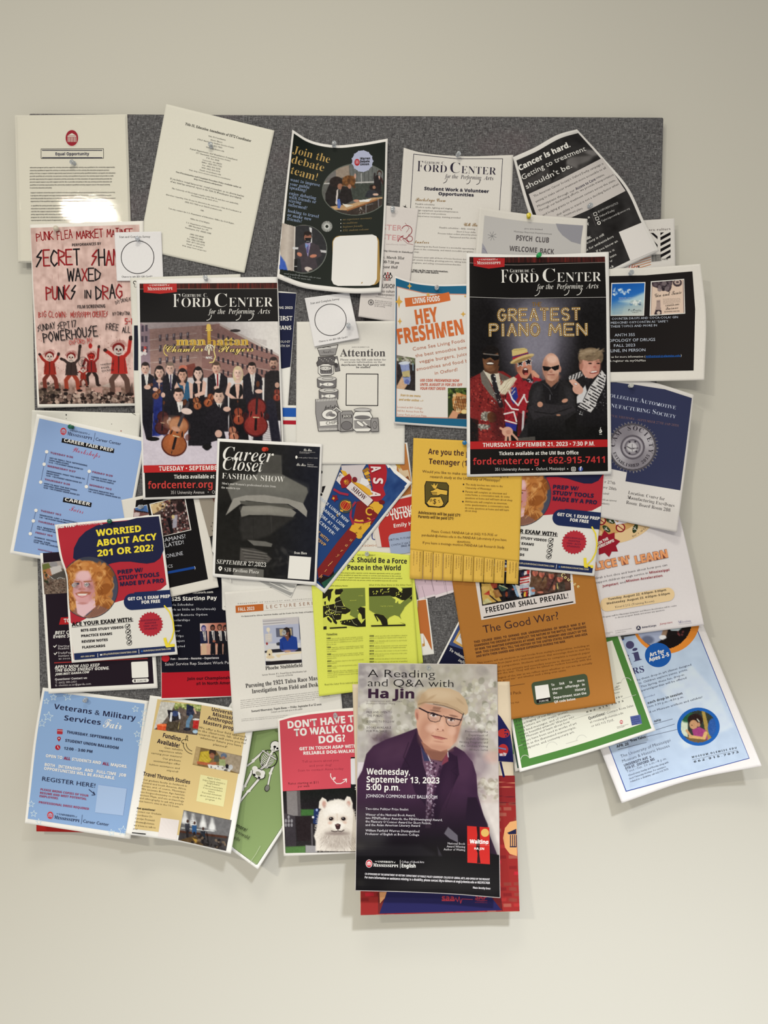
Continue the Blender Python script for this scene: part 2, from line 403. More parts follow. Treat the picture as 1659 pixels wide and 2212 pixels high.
 def ln(s, pts, w, col, part='artwork', up=0.4, taper=False):
  q = np.asarray(pts, float); V = []; F_ = []; n = 0
  for i in range(len(q) - 1):
   a, b = q[i], q[i + 1]; d = b - a; L = math.hypot(*d)
   if L < 1e-6: continue
   d /= L; m = np.array([-d[1], d[0]]) * w / 2
   k = max(1, int(L / s.frame[2] / 10)); e0 = d * w * .25 if not taper else 0
   w0 = 1.0
   for j in range(k):
    p0 = a + (b - a) * j / k - (e0 if j == 0 else 0); p1 = a + (b - a) * (j + 1) / k + (e0 if j == k - 1 else 0)
    f1 = (1 - (j + 1) / k * .6) if taper else 1; f0 = (1 - j / k * .6) if taper else 1
    V += [p0 + m * f0, p0 - m * f0, p1 - m * f1, p1 + m * f1]; F_ += [(n, n + 1, n + 2), (n, n + 2, n + 3)]; n += 4
  if n: s.add(part, s.im(V), F_, alb(col)); s.k += up
 def arc(s, cx, cy, r, a0, a1, w, col, ry=None, n=16, rot=0, **k):
  ry = ry or r; cr, sr = math.cos(math.radians(rot)), math.sin(math.radians(rot)); q = []
  for i in range(n + 1):
   g = math.radians(a0 + (a1 - a0) * i / n); X, Y = r * math.cos(g), ry * math.sin(g)
   q.append((cx + X * cr - Y * sr, cy + X * sr + Y * cr))
  s.ln(q, w, col, **k)
 def arct(s, txt, cx, cy, r, a0, a1, h, col, fn='s', flip=False, **k):
  """lettering set round a circle, one character at a time; angles in degrees, 0 = right, 90 = down"""
  n = len(txt)
  for i, c in enumerate(txt):
   if c == ' ': continue
   g = a0 + (a1 - a0) * i / max(n - 1, 1); gr = math.radians(g)
   s.t(c, cx + r * math.cos(gr), cy + r * math.sin(gr), h, col, a=g + (-90 if flip else 90), al='c', fn=fn, **k)
 def sk(s, txt, x, y, h, cw, th, cols, a=None, table=SK, gap=.25, jit=0.0, seed=1, dots=None, part='lettering'):
  rng = random.Random(seed); an = math.radians(s.ang if a is None else a); ca, sa = math.cos(an), math.sin(an)
  X0 = 0; n = 0
  for ch in txt:
   if ch == ' ': X0 += cw * .7; continue
   col = cols[n % len(cols)] if isinstance(cols, list) else cols; n += 1
   wd = cw * (1.25 if ch in 'MW' else (.35 if ch in 'I:1' else 1)); hh = h * (1 + rng.uniform(-jit, jit)); dy = rng.uniform(-jit, jit) * h * .5
   for st in SK.get(ch, []) if table is SK else table.get(ch, []):
    q = [(X0 + px * wd + rng.uniform(-jit, jit) * cw * .2, -py * hh + dy) for px, py in st]
    q = [(x + X * ca - Y * sa, y + X * sa + Y * ca) for X, Y in q]
    s.ln(q, th, col, part=part, up=0)
    if dots:
     s.k += .8
     q = np.array(q); L = np.r_[0, np.cumsum(np.hypot(*np.diff(q, axis=0).T))]
     s.ln(q, th * .55, dots[2], part=part, up=0); s.k += .8
     m = max(2, int(L[-1] / dots[0]) + 1)
     for tt in np.linspace(0, L[-1], m):
      i = min(np.searchsorted(L, tt, side='right') - 1, len(q) - 2); f = (tt - L[i]) / max(L[i + 1] - L[i], 1e-6)
      c_ = q[i] + (q[i + 1] - q[i]) * f; s.e(c_[0], c_[1], dots[1], dots[1], dots[3], n=8, part=part, up=0)
     s.k -= 1.6
   X0 += wd + cw * gap
  s.k += 2
 def inset(s, u0, v0, u1, v1, col, part='artwork', up=1.0):
  nu, nv = max(1, int(NU * (u1 - u0) + .5)), max(1, int(NV * (v1 - v0) + .5))
  g = s.grid(nu, nv, u0, v0, u1, v1).reshape(-1, 2); idx = np.arange(len(g)).reshape(nv + 1, nu + 1)
  a, b, c, d = idx[:-1, :-1].ravel(), idx[1:, :-1].ravel(), idx[1:, 1:].ravel(), idx[:-1, 1:].ravel()
  s.add(part, g, np.concatenate([np.stack([a, b, c], -1), np.stack([a, c, d], -1)]), alb(col)); s.k += up
 def photo(s, quad, res, fn, mask=None, name='photograph', label=None, raw=False, uv=None):
  if uv is not None:
   u0, v0, u1, v1 = uv; sz = np.hypot(*(s.c[1] - s.c[0])) * (u1 - u0), np.hypot(*(s.c[3] - s.c[0])) * (v1 - v0)
   nu, nv = int(sz[0] / res), int(sz[1] / res); g = s.grid(nu, nv, u0, v0, u1, v1).reshape(-1, 2)
  else:
   q = np.asarray(quad, float) if raw else s.im(quad)
   nu = max(2, int(np.hypot(*(q[1] - q[0])) / res)); nv = max(2, int(np.hypot(*(q[3] - q[0])) / res))
   U, V = np.meshgrid(np.linspace(0, 1, nu + 1), np.linspace(0, 1, nv + 1)); U = U.ravel()[:, None]; V = V.ravel()[:, None]
   g = (1 - U) * (1 - V) * q[0] + U * (1 - V) * q[1] + U * V * q[2] + (1 - U) * V * q[3]
  pt = Paint(g, s.frame); fn(pt)
  idx = np.arange(len(g)).reshape(nv + 1, nu + 1)
  f = np.stack([idx[:-1, :-1], idx[1:, :-1], idx[1:, 1:], idx[:-1, 1:]], -1).reshape(-1, 4)
  if mask:
   mpt = mask(pt); f = f[mpt[f].all(1)]
   used = np.zeros(len(g), bool); used[f.ravel()] = True; re = np.cumsum(used) - 1
   f = re[f]; g = g[used]; pt.C = pt.C[used]
  d = s.depth(g[:, 0], g[:, 1]) + 0.00028 + s.k * 0.00006
  o = mesh_np(name, P3(g[:, 0], g[:, 1], d) - s.o, f, mat_print(s.rough, s.spec), alb(np.clip(pt.C, 0, 255)), s.root)
  if label: o['label'] = label
  s.k += 1.2
  return o
 def done(s):
  for n, (px, tr_, c, z, _) in s.parts.items():
   px = np.concatenate(px); tr_ = np.concatenate(tr_); c = np.concatenate(c); z = np.concatenate(z)
   d = s.depth(px[:, 0], px[:, 1]) + z
   mesh_np(n, P3(px[:, 0], px[:, 1], d) - s.o, tr_, mat_print(s.rough, s.spec), c, s.root)['kind'] = 'stuff'
  s.parts = {}

_rng = np.random.RandomState(5)
_NT = _rng.rand(256, 256)
def vnoise(x, y):
 i = np.floor(x).astype(int); j = np.floor(y).astype(int); a = x - i; b = y - j
 a = a * a * (3 - 2 * a); b = b * b * (3 - 2 * b)
 g = lambda p, q: _NT[q % 256, p % 256]
 return (1 - b) * ((1 - a) * g(i, j) + a * g(i + 1, j)) + b * ((1 - a) * g(i, j + 1) + a * g(i + 1, j + 1))
class Paint:
 """soft shapes evaluated at the points of a picture grid: the printed photographs"""
 def __init__(s, g, frame):
  s.g = g; s.C = np.zeros((len(g), 3)) + 128.0; s.fr(*frame)
 def fr(s, ox, oy, sc):
  s.sc = sc; s.X = (s.g[:, 0] - ox) * sc; s.Y = (s.g[:, 1] - oy) * sc; return s
 def mix(s, m, c, a=1.0, I=None):
  m = (np.clip(m, 0, 1) * a)[:, None]
  if I is None: s.C = s.C * (1 - m) + np.asarray(c, float) * m
  else: s.C[I] = s.C[I] * (1 - m) + np.asarray(c, float) * m
 def near(s, x0, y0, x1, y1): return np.flatnonzero((s.X > x0) & (s.X < x1) & (s.Y > y0) & (s.Y < y1))
 def fill(s, c): s.C[:] = c
 def grad(s, pts, cols):
  (x0, y0), (x1, y1) = pts; d = np.array([x1 - x0, y1 - y0], float); t = ((s.X - x0) * d[0] + (s.Y - y0) * d[1]) / (d @ d)
  t = np.clip(t, 0, 1) * (len(cols) - 1); i = np.clip(t.astype(int), 0, len(cols) - 2); f = (t - i)[:, None]; c = np.asarray(cols, float)
  s.C = c[i] * (1 - f) + c[i + 1] * f
 def e(s, cx, cy, rx, ry, c, so=4, r=0, a=1):
  if so < 16: so *= .6
  b = max(rx, ry) + so; I = s.near(cx - b, cy - b, cx + b, cy + b)
  if not len(I): return
  g = math.radians(r); dx, dy = s.X[I] - cx, s.Y[I] - cy; X = (dx * math.cos(g) + dy * math.sin(g)) / rx; Y = (-dx * math.sin(g) + dy * math.cos(g)) / ry
  q = np.hypot(X, Y); s.mix((1 - q) * min(rx, ry) / so + .5, c, a, I)
 def sd(s, pts, I=slice(None)):
  p = np.asarray(pts, float); n = len(p); SX, SY = s.X[I], s.Y[I]
  d = np.full(len(SX), 1e9)
  for i in range(n):
   a, b = p[i], p[(i + 1) % n]; e = b - a; L = max(e @ e, 1e-9)
   t = np.clip(((SX - a[0]) * e[0] + (SY - a[1]) * e[1]) / L, 0, 1)
   d = np.minimum(d, np.hypot(SX - a[0] - t * e[0], SY - a[1] - t * e[1]))
  return np.where(inpoly(SX, SY, p), d, -d)
 def pg(s, pts, c, so=4, a=1):
  if so < 16: so *= .6
  q = np.asarray(pts, float); I = s.near(*(q.min(0) - so), *(q.max(0) + so))
  if len(I): s.mix(s.sd(pts, I) / so + .5, c, a, I)
 def ln(s, pts, w, c, so=3, a=1):
  p = np.asarray(pts, float); I = s.near(*(p.min(0) - w - so), *(p.max(0) + w + so))
  if not len(I): return
  SX, SY = s.X[I], s.Y[I]; d = np.full(len(I), 1e9)
  for i in range(len(p) - 1):
   q, b = p[i], p[i + 1]; e = b - q; L = max(e @ e, 1e-9)
   t = np.clip(((SX - q[0]) * e[0] + (SY - q[1]) * e[1]) / L, 0, 1)
   d = np.minimum(d, np.hypot(SX - q[0] - t * e[0], SY - q[1] - t * e[1]))
  s.mix((w / 2 - d) / so + .5, c, a, I)
 def nz(s, sc, amp, region=None, sx=1, sy=1, tint=(1, 1, 1)):
  n = (vnoise(s.X / sc * sx + 7, s.Y / sc * sy + 3) + .5 * vnoise(s.X / sc * 2.1 * sx, s.Y / sc * 2.1 * sy + 9) - .75)[:, None] * amp * np.asarray(tint, float)
  if region is not None: n = n * np.clip(region, 0, 1)[:, None]
  s.C = s.C + n
 def blobs(s, box_, n, size, cols, seed=1, so=3, asp=1.0, a=.8, rot=None):
  r = random.Random(seed); x0, y0, x1, y1 = box_
  for _ in range(n):
   z = size * r.uniform(.5, 1.5); s.e(r.uniform(x0, x1), r.uniform(y0, y1), z, z * asp * r.uniform(.6, 1.3), r.choice(cols), so, (r.uniform(0, 180) if rot is None else rot + r.uniform(-15, 15)), a)
 def face(s, cx, cy, w, h, skin, hair, r=0, hairstyle='short', glasses=None, smile=True, dark=.72, beard=None):
  sk = np.array(skin, float); R = math.radians(r)
  q = lambda x, y: (cx + x * w * math.cos(R) - y * h * math.sin(R) * 1, cy + x * w * math.sin(R) + y * h * math.cos(R))
  f = w * .12
  if hairstyle == 'long': s.e(*q(0, .15), w * .68, h * .8, hair, f, r)
  if hairstyle in ('short', 'long', 'curly'): s.e(*q(0, -.17), w * .56, h * .47, hair, f, r)
  if hairstyle == 'long': s.e(*q(0, .6), w * .2, h * .22, sk * .88, f, r); s.e(*q(0, .8), w * .42, h * .14, sk * .97, f, r)
  s.e(*q(-.5, .02), w * .07, h * .13, sk * .85, f * .5, r); s.e(*q(.5, .02), w * .07, h * .13, sk * .8, f * .5, r)
  s.e(*q(0, .03), w * .48, h * .5, sk, f, r); s.e(*q(.28, .1), w * .22, h * .42, sk * dark, w * .3, r, .6); s.e(*q(-.12, -.2), w * .2, h * .13, np.minimum(sk * 1.13, 255), w * .25, r, .6)
  if hairstyle in ('short', 'long'): s.e(*q(0, -.44), w * .44, h * .17, hair, f, r)
  if beard: s.e(*q(0, .36), w * .34, h * .2, beard, f * 1.5, r, .85)
  for ex in (-.2, .19):
   s.e(*q(ex, -.02), w * .1, h * .045, sk * .6, w * .05, r, .8); s.e(*q(ex, -.02), w * .05, h * .03, (25, 18, 15), w * .03, r); s.e(*q(ex, -.12), w * .12, h * .018, np.array(hair) * .7, w * .04, r, .9)
  s.e(*q(0, .12), w * .05, h * .13, sk * .86, w * .06, r, .7); s.e(*q(0, .2), w * .09, h * .025, sk * .6, w * .04, r, .8)
  s.e(*q(0, .32), w * .17, h * .04, (150, 75, 70), w * .04, r, .9)
  if smile: s.e(*q(0, .315), w * .13, h * .02, (235, 225, 215), w * .03, r, .9)
  if glasses:
   for ex in (-.21, .21): s.e(*q(ex, -.02), w * .19, h * .11, glasses, w * .05, r)
   s.ln([q(-.4, -.05), q(.4, -.05)], h * .05, glasses, w * .04)
# ---------------------------------------------------------------- shared marks
K = (22, 20, 22); INK = (38, 34, 38); GREY = (95, 90, 88); RED = (168, 32, 38); MAROON = (150, 30, 45); NAVY = (34, 36, 66); OFF = (236, 232, 224)
CR = {1: (20, 220, 4.879), 2: (290, 210, 4.879), 3: (580, 270, 5.53), 4: (820, 300, 5.184), 5: (1080, 260, 4.1475), 6: (50, 470, 5.267), 7: (280, 590, 4.425),
 'A1': (600, 580, 5.143), 'A2': (840, 580, 6.142), 'A3': (990, 530, 4.337), 'A4': (1290, 540, 6.636), 'A5': (1290, 800, 6.143), 'A6': (10, 870, 5.352), 'A7': (100, 1090, 5.53), 'A8': (430, 930, 5.925),
 'B1': (670, 940, 6.143), 'B2': (860, 930, 5.7207), 'B3': (1100, 1010, 7.541), 'B4': (1260, 1100, 5.925), 'B5': (980, 1220, 4.484), 'B6': (280, 1060, 6.381), 'B7': (330, 1260, 8.505), 'B8': (70, 1200, 5.7207),
 'C1': (470, 1230, 6.144), 'C2': (670, 1170, 6.319), 'C3': (40, 1480, 5.7207), 'C4': (260, 1490, 5.53), 'C5': (490, 1520, 5.53), 'C6': (740, 1410, 4.484), 'C7': (740, 1650, 4.1475),
 'D1': (1280, 1330, 4.377), 'D2': (1060, 1480, 4.366), 'D3': (890, 1230, 8.295), 'D5': (1040, 1220, 6.9125)}
def crest(f, cx, cy, rx, ry, col, bg=OFF):
 f.e(cx, cy, rx * 1.12, ry * 1.1, bg); f.e(cx, cy, rx, ry, col)
 an = math.radians(f.ang); q = lambda x, y: (cx + x * rx * math.cos(an) - y * ry * math.sin(an), cy + x * rx * math.sin(an) + y * ry * math.cos(an))
 f.p([q(-.7, -.3), q(0, -.62), q(.7, -.3)], bg); f.p([q(-.7, -.24), q(.7, -.24), q(.7, -.12), q(-.7, -.12)], bg)
 for i in range(6):
  x = -.66 + i * .25; f.p([q(x, -.08), q(x + .12, -.08), q(x + .12, .5), q(x, .5)], bg, up=.1)
def um(f, x, y, w, col, redc=(190, 40, 48), dept=None, dcol=None, crestc=True, bg=OFF, dept2=None):
 """university lock-up; x, y = left end of the MISSISSIPPI baseline, w = its width"""
 an = math.radians(f.ang); q = lambda X, Y: (x + X * w * math.cos(an) - Y * w * math.sin(an), y + X * w * math.sin(an) + Y * w * math.cos(an))
 f.t('M', *q(0, 0), w * .14, col, w=w * .13, fn='R'); f.t('ISSISSIPPI', *q(.14, 0), w * .105, col, w=w * .85, fn='R', lift=1.3)
 f.t('THE', *q(.06, -.19), w * .03, col, fn='R'); f.t('UNIVERSITY', *q(.17, -.165), w * .07, col, w=w * .62, fn='R'); f.t('of', *q(.81, -.17), w * .05, col, fn='J')
 if crestc: crest(f, *q(-.17, -.11), w * .12, w * .145, redc, bg)
 if dept:
  f.ln([q(1.07, -.3), q(1.07, .06)], w * .012, dcol or col)
  f.t(dept, *q(1.13, -.01), w * .12, dcol or col, w=w * 1.02 if not dept2 else w * .5)
  if dept2: f.t(dept2, *q(1.13, -.2), w * .065, dcol or col, w=w * .8)
def ford(f, x, y, W, col, a=None):
 k = W / 940.0; an = math.radians(f.ang if a is None else a); q = lambda X, Y: (x + (X * math.cos(an) - Y * math.sin(an)) * k, y + (X * math.sin(an) + Y * math.cos(an)) * k)
 kw = dict(fn='r', a=a, res=5)
 f.t('F', *q(0, 0), 130 * k, col, w=68 * k, **kw); f.t('ORD', *q(80, 0), 90 * k, col, w=272 * k, **kw)
 f.t('C', *q(392, 0), 132 * k, col, w=116 * k, **kw); f.t('ENTER', *q(525, 0), 90 * k, col, w=415 * k, **kw)
 f.t('G', *q(86, -96), 34 * k, col, w=26 * k, fn='r', a=a); f.t('ERTRUDE', *q(116, -96), 26 * k, col, w=150 * k, fn='r', a=a); f.t('C.', *q(288, -96), 34 * k, col, w=34 * k, fn='r', a=a)
 for s_, X, wd in (('for', 330, 72), ('the', 420, 70), ('Performing', 520, 248), ('Arts', 795, 118)):
  f.t(s_, *q(X, 66), 50 * k, col, w=wd * k, fn='i', a=a, res=4, off=.002)
 for X, Y in ((352, 66), (628, 66), (745, 66)):
  f.arc(*q(X - 40, Y + 10), 48 * k, 0, 85, 6 * k, col, ry=50 * k, n=12)
def lines(f, x, y, w, h, dy, col, n, fn='s', seed=3, a=None, last=.6, al='l', words=None, **k):
 """small body copy, too small to read in the photograph"""
 r = random.Random(seed); W_ = words or 'the policy of this university is to provide equal opportunity in any education program or activity for all qualified persons and students with support'.split()
 an = math.radians(f.ang if a is None else a)
 for i in range(n):
  ww = w * (last if i == n - 1 else r.uniform(.93, 1)); t = ''
  while len(t) < ww / h * 1.45: t += r.choice(W_) + ' '
  f.t(t.strip(), x - math.sin(an) * dy * i, y + math.cos(an) * dy * i, h, col, w=ww, a=a, fn=fn, al=al, res=1, **k)
def check(f, x, y, r, col):
 f.arc(x, y, r, 0, 360, r * .18, col, n=14); f.ln([(x - r * .4, y), (x - r * .1, y + r * .45), (x + r * .85, y - r * .9)], r * .32, col)

# ================================================================= the papers, from the lowest of the stack upwards
f = Sheet('notice_sheet', 'white notice in a shiny plastic sleeve with red oval building emblem, top left corner', 'notice',
  [(32, 249), (275, 247), (285, 568), (39.5, 568)], (226, 220, 203), fr=CR[1], curl={})
crest(f, 660, 381, 66, 84, (160, 34, 50), (222, 214, 200))
f.frame_(335, 496, 658, 100, 4, INK); f.ln([(347, 510), (978, 511)], 7, NAVY); f.ln([(347, 587), (978, 588)], 7, NAVY)
f.t('Equal Opportunity', 664, 562, 30, (52, 50, 78), w=354, al='c', fn='B')
G_ = (62, 58, 58)
for i, w_ in enumerate((895, 835, 900, 880, 865, 862, 845, 232)): lines(f, 217, 697 + 30.6 * i, w_, 11, 0, G_, 1, seed=i, last=1, off=.015)
for i, w_ in enumerate((890, 850, 895, 825)): lines(f, 224, 962 + 30.6 * i, w_, 11, 0, G_, 1, seed=i + 20, last=1, off=.015)
for i, w_ in enumerate((875, 890, 870, 893, 875, 715)): lines(f, 229, 1099 + 30.8 * i, w_, 11, 0, G_, 1, seed=i + 40, last=1, off=.015)
f.done()
# the clear plastic sleeve over it
m = bpy.data.materials.new('clear_plastic'); nt, b = nodes(m); nt.nodes.remove(b)
tr_ = nt.nodes.new('ShaderNodeBsdfTransparent'); gl = nt.nodes.new('ShaderNodeBsdfGlossy'); gl.inputs['Roughness'].default_value = 0.02
fre = nt.nodes.new('ShaderNodeFresnel'); fre.inputs['IOR'].default_value = 1.45; mx = nt.nodes.new('ShaderNodeMixShader')
tc = nt.nodes.new('ShaderNodeTexCoord'); n1 = nt.nodes.new('ShaderNodeTexNoise'); n1.inputs['Scale'].default_value = 105; n1.inputs['Detail'].default_value = 6; n1.inputs['Roughness'].default_value = .65
mp = nt.nodes.new('ShaderNodeMapping'); mp.inputs['Scale'].default_value = (.45, 1, 1); nt.links.new(tc.outputs['Object'], mp.inputs['Vector']); nt.links.new(mp.outputs['Vector'], n1.inputs['Vector'])
bp = nt.nodes.new('ShaderNodeBump'); bp.inputs['Strength'].default_value = .35; bp.inputs['Distance'].default_value = .0002
nt.links.new(n1.outputs['Fac'], bp.inputs['Height'])
for q_ in (gl, fre): nt.links.new(bp.outputs['Normal'], q_.inputs['Normal'])
mu = nt.nodes.new('ShaderNodeMath'); mu.operation = 'MULTIPLY'; mu.inputs[1].default_value = .3; nt.links.new(fre.outputs['Fac'], mu.inputs[0]); nt.links.new(mu.outputs[0], mx.inputs['Fac']); nt.links.new(tr_.outputs[0], mx.inputs[1]); nt.links.new(gl.outputs[0], mx.inputs[2]); nt.links.new(mx.outputs[0], nt.nodes['Material Output'].inputs['Surface'])
g = f.grid(NU, NV, .01, .005, .99, .995).reshape(-1, 2); d_ = f.depth(g[:, 0], g[:, 1])
o = f.solid('plastic_sleeve', P3(g[:, 0], g[:, 1], d_ + .0009), P3(g[:, 0], g[:, 1], d_ + .0008), NU, NV, m); o['label'] = 'clear plastic sleeve with a crinkled glare'

f = Sheet('notice_sheet', 'plain white typed sheet of coordinator addresses tilted clockwise above the board edge', 'notice',
  [(359, 224.5), (593, 282), (528, 590), (299, 538)], (227, 222, 206), fr=CR[2], curl={'tl': 5, 'br': 3, 'tr': 2})
f.t('Title IX, Education Amendments of 1972 Coordinator', 882, 382, 27, K, w=718, al='c', fn='R', a=14.6)
for s_, x, y, w_, h_ in (('Title IX Coordinator', 872, 436, 190, 17), ('Henry Query', 866, 468, 128, 17), ('270-D Martindale Student Services Center', 858, 494, 398, 17), ('(662) 915-7045', 852, 522, 150, 16), ('TitleIX@olemiss.edu', 850, 554, 196, 17),
 ('Equal Opportunity and Regulatory Compliance', 836, 608, 515, 18), ('217 Martindale Student Services Center', 832, 634, 374, 17), ('P.O. Box 1848', 826, 660, 138, 17), ('University, MS 38655', 820, 690, 206, 17), ('Office: (662) 915-7735', 815, 715, 216, 17), ('Fax: (662) 915-1229', 810, 743, 194, 17), ('TDD: (662) 915-1370', 804, 770, 200, 17), ('Email: eeo@olemiss.edu', 800, 797, 230, 17), ('Web: http://www.olemiss.edu/title-ix-coordinator', 794, 822, 452, 15),
 ('The University of Mississippi complies with Title IX and does not unlawfully', 746, 1048, 722, 17), ('discriminate on the basis of sex.', 740, 1072, 290, 17), ('Questions regarding Title IX may be directed to the university’s Title IX Coordinator at', 730, 1124, 815, 16), ('(662) 915-7045 or at TitleIX@olemiss.edu', 726, 1154, 398, 17), ('-OR-', 714, 1200, 44, 17),
 ('You may contact the U.S. Department of Education’s Office for Civil Rights,', 706, 1258, 715, 17), ('Office for Civil Rights', 692, 1310, 208, 17), ('U.S. Department of Education', 682, 1358, 280, 17), ('400 Maryland Ave. SW', 676, 1384, 216, 17), ('Washington, D.C. 20202-1100', 670, 1412, 282, 17), ('(202) 245-6840', 657, 1465, 146, 17), ('1-800-421-3481', 653, 1493, 146, 17), ('Fax: (202) 245-6840', 648, 1518, 190, 17), ('TDD: (877) 521-2172', 643, 1545, 198, 17), ('Email: ocr@ed.gov', 637, 1572, 178, 17), ('Web: http://www.ed.gov/ocr', 631, 1598, 262, 16)):
 f.t(s_, x, y, h_ * .82, (60, 57, 55), w=w_, al='c', fn='r', a=13.3, res=1, off=.004)
f.t('Non-Discrimination and Complaint Procedure Policy available online at:', 782, 876, 15, INK, w=710, al='c', fn='R', a=13.6, res=1); f.t('http://www.olemiss.edu/policies', 776, 902, 14, INK, w=305, al='c', fn='R', a=13.6, res=1)
f.t('If you believe sexual harassment, sexual misconduct, or sex discrimination', 765, 958, 19, INK, w=800, al='c', fn='r', a=13.6, res=1); f.t('of any kind has occurred, report to the Title IX Coordinator immediately.', 757, 985, 19, INK, w=775, al='c', fn='r', a=13.6, res=1)
f.done()

f = Sheet('event_poster', 'pale pink concert poster with scratchy red and black lettering over jumping clowns', 'poster',
  [(64.5, 485), (310, 477), (318, 876), (81, 881)], (238, 232, 222), fr=CR[6], curl={'bl': 9, 'b': 5, 't': 0})
def paint(p):
 p.fill((214, 182, 172)); p.nz(420, 22, tint=(1, .9, .85))
 p.nz(22, 9, sx=1.6, sy=.12)
 p.grad([(0, 1780), (0, 1900)], [p.C.mean(0)] * 2) if 0 else None
 base = p.C.copy(); p.nz(60, 30); p.mix(np.clip((p.Y - 1860) / 90, 0, 1), (140, 112, 100)); p.mix(np.clip((p.Y - 1980) / 60, 0, 1), (88, 70, 64)); p.nz(30, 50, np.clip((p.Y - 1880) / 50, 0, 1))
 r = random.Random(3)
 for i in range(26):
  x = r.uniform(110, 1230); y = r.uniform(130, 1400); L = r.uniform(60, 330); p.ln([(x, y), (x + r.uniform(-6, 10), y + L)], 2.5, (150, 105, 100), 3, .6)
 p.blobs((150, 1320, 1240, 1880), 170, 3.2, [(120, 60, 52), (60, 30, 28), (150, 40, 35)], 5, 3)
 for x in (585, 775, 985, 1165):
  p.pg([(x, 1935), (x + 125, 1930), (x + 128, 2040), (x + 2, 2045)], (178, 138, 126), 5); p.blobs((x + 10, 1950, x + 110, 2030), 6, 13, [(96, 70, 64), (200, 170, 155)], x, 4)
 p.blobs((190, 2000, 1265, 2120), 330, 15, [(34, 24, 22), (60, 46, 42), (190, 165, 150), (120, 95, 85), (24, 18, 18), (150, 125, 112)], 9, 4, 1.2, .9)
 p.blobs((190, 1880, 420, 2080), 60, 18, [(70, 58, 50), (40, 30, 28), (110, 92, 80)], 19, 5)
 def clown(x, y, s, up, body=(150, 42, 32), dark=(52, 32, 30), hair=(120, 30, 28), face=(208, 190, 178), legs=(110, 48, 38), mir=1):
  q = lambda a, b: (x + a * s * mir, y + b * s)
  for a_ in range(-160, -15, 9): p.ln([q(0, -6), q(74 * math.cos(math.radians(a_)), -6 + (78 + 18 * math.sin(a_ * 7)) * math.sin(math.radians(a_)))], 4 * s, hair, 3, .85)
  p.e(*q(0, -12), 52 * s, 44 * s, hair, 8)
  p.ln([q(-30, 70), q(-78, 30), q(-110, up[0])], 30 * s, body, 5); p.e(*q(-112, up[0] - 4), 17 * s, 15 * s, dark, 5)
  p.ln([q(40, 70), q(86, 20), q(100, up[1])], 30 * s, body, 5); p.e(*q(103, up[1] - 6), 18 * s, 22 * s, dark, 5)
  p.ln([q(-12, 200), q(-58, 260), q(-50, 350)], 46 * s, legs, 6); p.ln([q(30, 200), q(70, 262), q(84, 360)], 46 * s, legs, 6)
  p.e(*q(-62, 372), 32 * s, 15 * s, (40, 26, 24), 5); p.e(*q(98, 378), 32 * s, 15 * s, (40, 26, 24), 5)
  p.pg([q(-52, 48), q(52, 48), q(66, 120), q(78, 205), q(-66, 205), q(-60, 120)], body, 6); p.pg([q(-5, 50), q(8, 50), q(6, 200), q(-6, 200)], dark, 4, .7)
  p.ln([q(-40, 90), q(-50, 180)], 7, dark, 5, .6); p.ln([q(50, 80), q(56, 190)], 7, dark, 5, .6)
  p.e(*q(0, 10), 40 * s, 46 * s, face, 5); p.e(*q(-15, 0), 9 * s, 10 * s, (60, 20, 18), 3); p.e(*q(16, 2), 9 * s, 10 * s, (60, 20, 18), 3); p.e(*q(0, 14), 6 * s, 6 * s, (140, 30, 26), 3)
  p.e(*q(2, 34), 22 * s, 8 * s, (70, 20, 18), 3); p.e(*q(2, 32), 17 * s, 3 * s, (230, 220, 210), 2)
 clown(300, 1580, 1.0, (-20, -20)); clown(545, 1590, 1.0, (20, -120), dark=(40, 30, 28), body=(58, 44, 42), legs=(150, 58, 40)); clown(775, 1585, .85, (120, -130), body=(140, 36, 34), legs=(44, 32, 30), face=(176, 40, 34)); clown(1085, 1500, 1.35, (10, -90), body=(172, 44, 38), legs=(92, 66, 58), face=(196, 180, 172))
 clown(682, 1735, .5, (60, 10)); p.e(765, 1460, 22, 30, (170, 38, 34), 6)
 p.pg([(880, 1920), (985, 1880), (1000, 1935)], (190, 180, 170), 8, .5); p.pg([(1200, 2000), (1240, 1870), (1260, 2010)], (60, 44, 40), 8, .7)
f.photo([(84, 118), (1322, 80), (1322, 2113), (183, 2123)], 1.25, paint, name='painted_artwork')
RD = (150, 34, 38)
f.sk('PUNK', 155, 270, 92, 40, 11, RD, jit=.12, seed=3, a=-5); f.sk('FLEA', 390, 250, 92, 36, 10, RD, jit=.14, seed=5, a=-5); f.sk('MARKET', 608, 240, 92, 40, 11, RD, jit=.12, seed=8, a=-3); f.sk('MATINEE', 955, 222, 88, 36, 10, RD, jit=.12, seed=9, a=-2)
f.t('PERFORMANCES BY', 722, 318, 30, INK, w=330, al='c', fn='B', a=-3)
BK = (24, 22, 26)
f.sk('SECRET', 150, 555, 175, 70, 17, [BK, RD, BK, RD, RD, BK], a=-2.5, jit=.07, seed=2, gap=.22); f.sk('SHAME', 780, 545, 175, 66, 17, [RD, BK, RD, RD, BK], a=-2, jit=.07, seed=4)
f.sk('WAXED', 505, 722, 138, 60, 14, [BK, BK, RD, BK, BK], a=-1, jit=.06, seed=6); f.sk('PUNKS', 265, 940, 150, 56, 15, [RD, RD, BK, RD, BK], a=-2, jit=.06, seed=7); f.sk('IN', 695, 918, 92, 46, 11, BK, a=0, jit=.05, seed=7); f.sk('DRAG', 830, 930, 150, 62, 14, [BK, RD, BK, RD], a=-2, jit=.08, seed=12)
f.sk('DIY DRAG KIN', 1055, 985, 42, 17, 4, BK, a=-14, jit=.15); f.t('FILM SCREENING', 775, 1028, 36, INK, w=315, al='c', fn='B', a=-2)
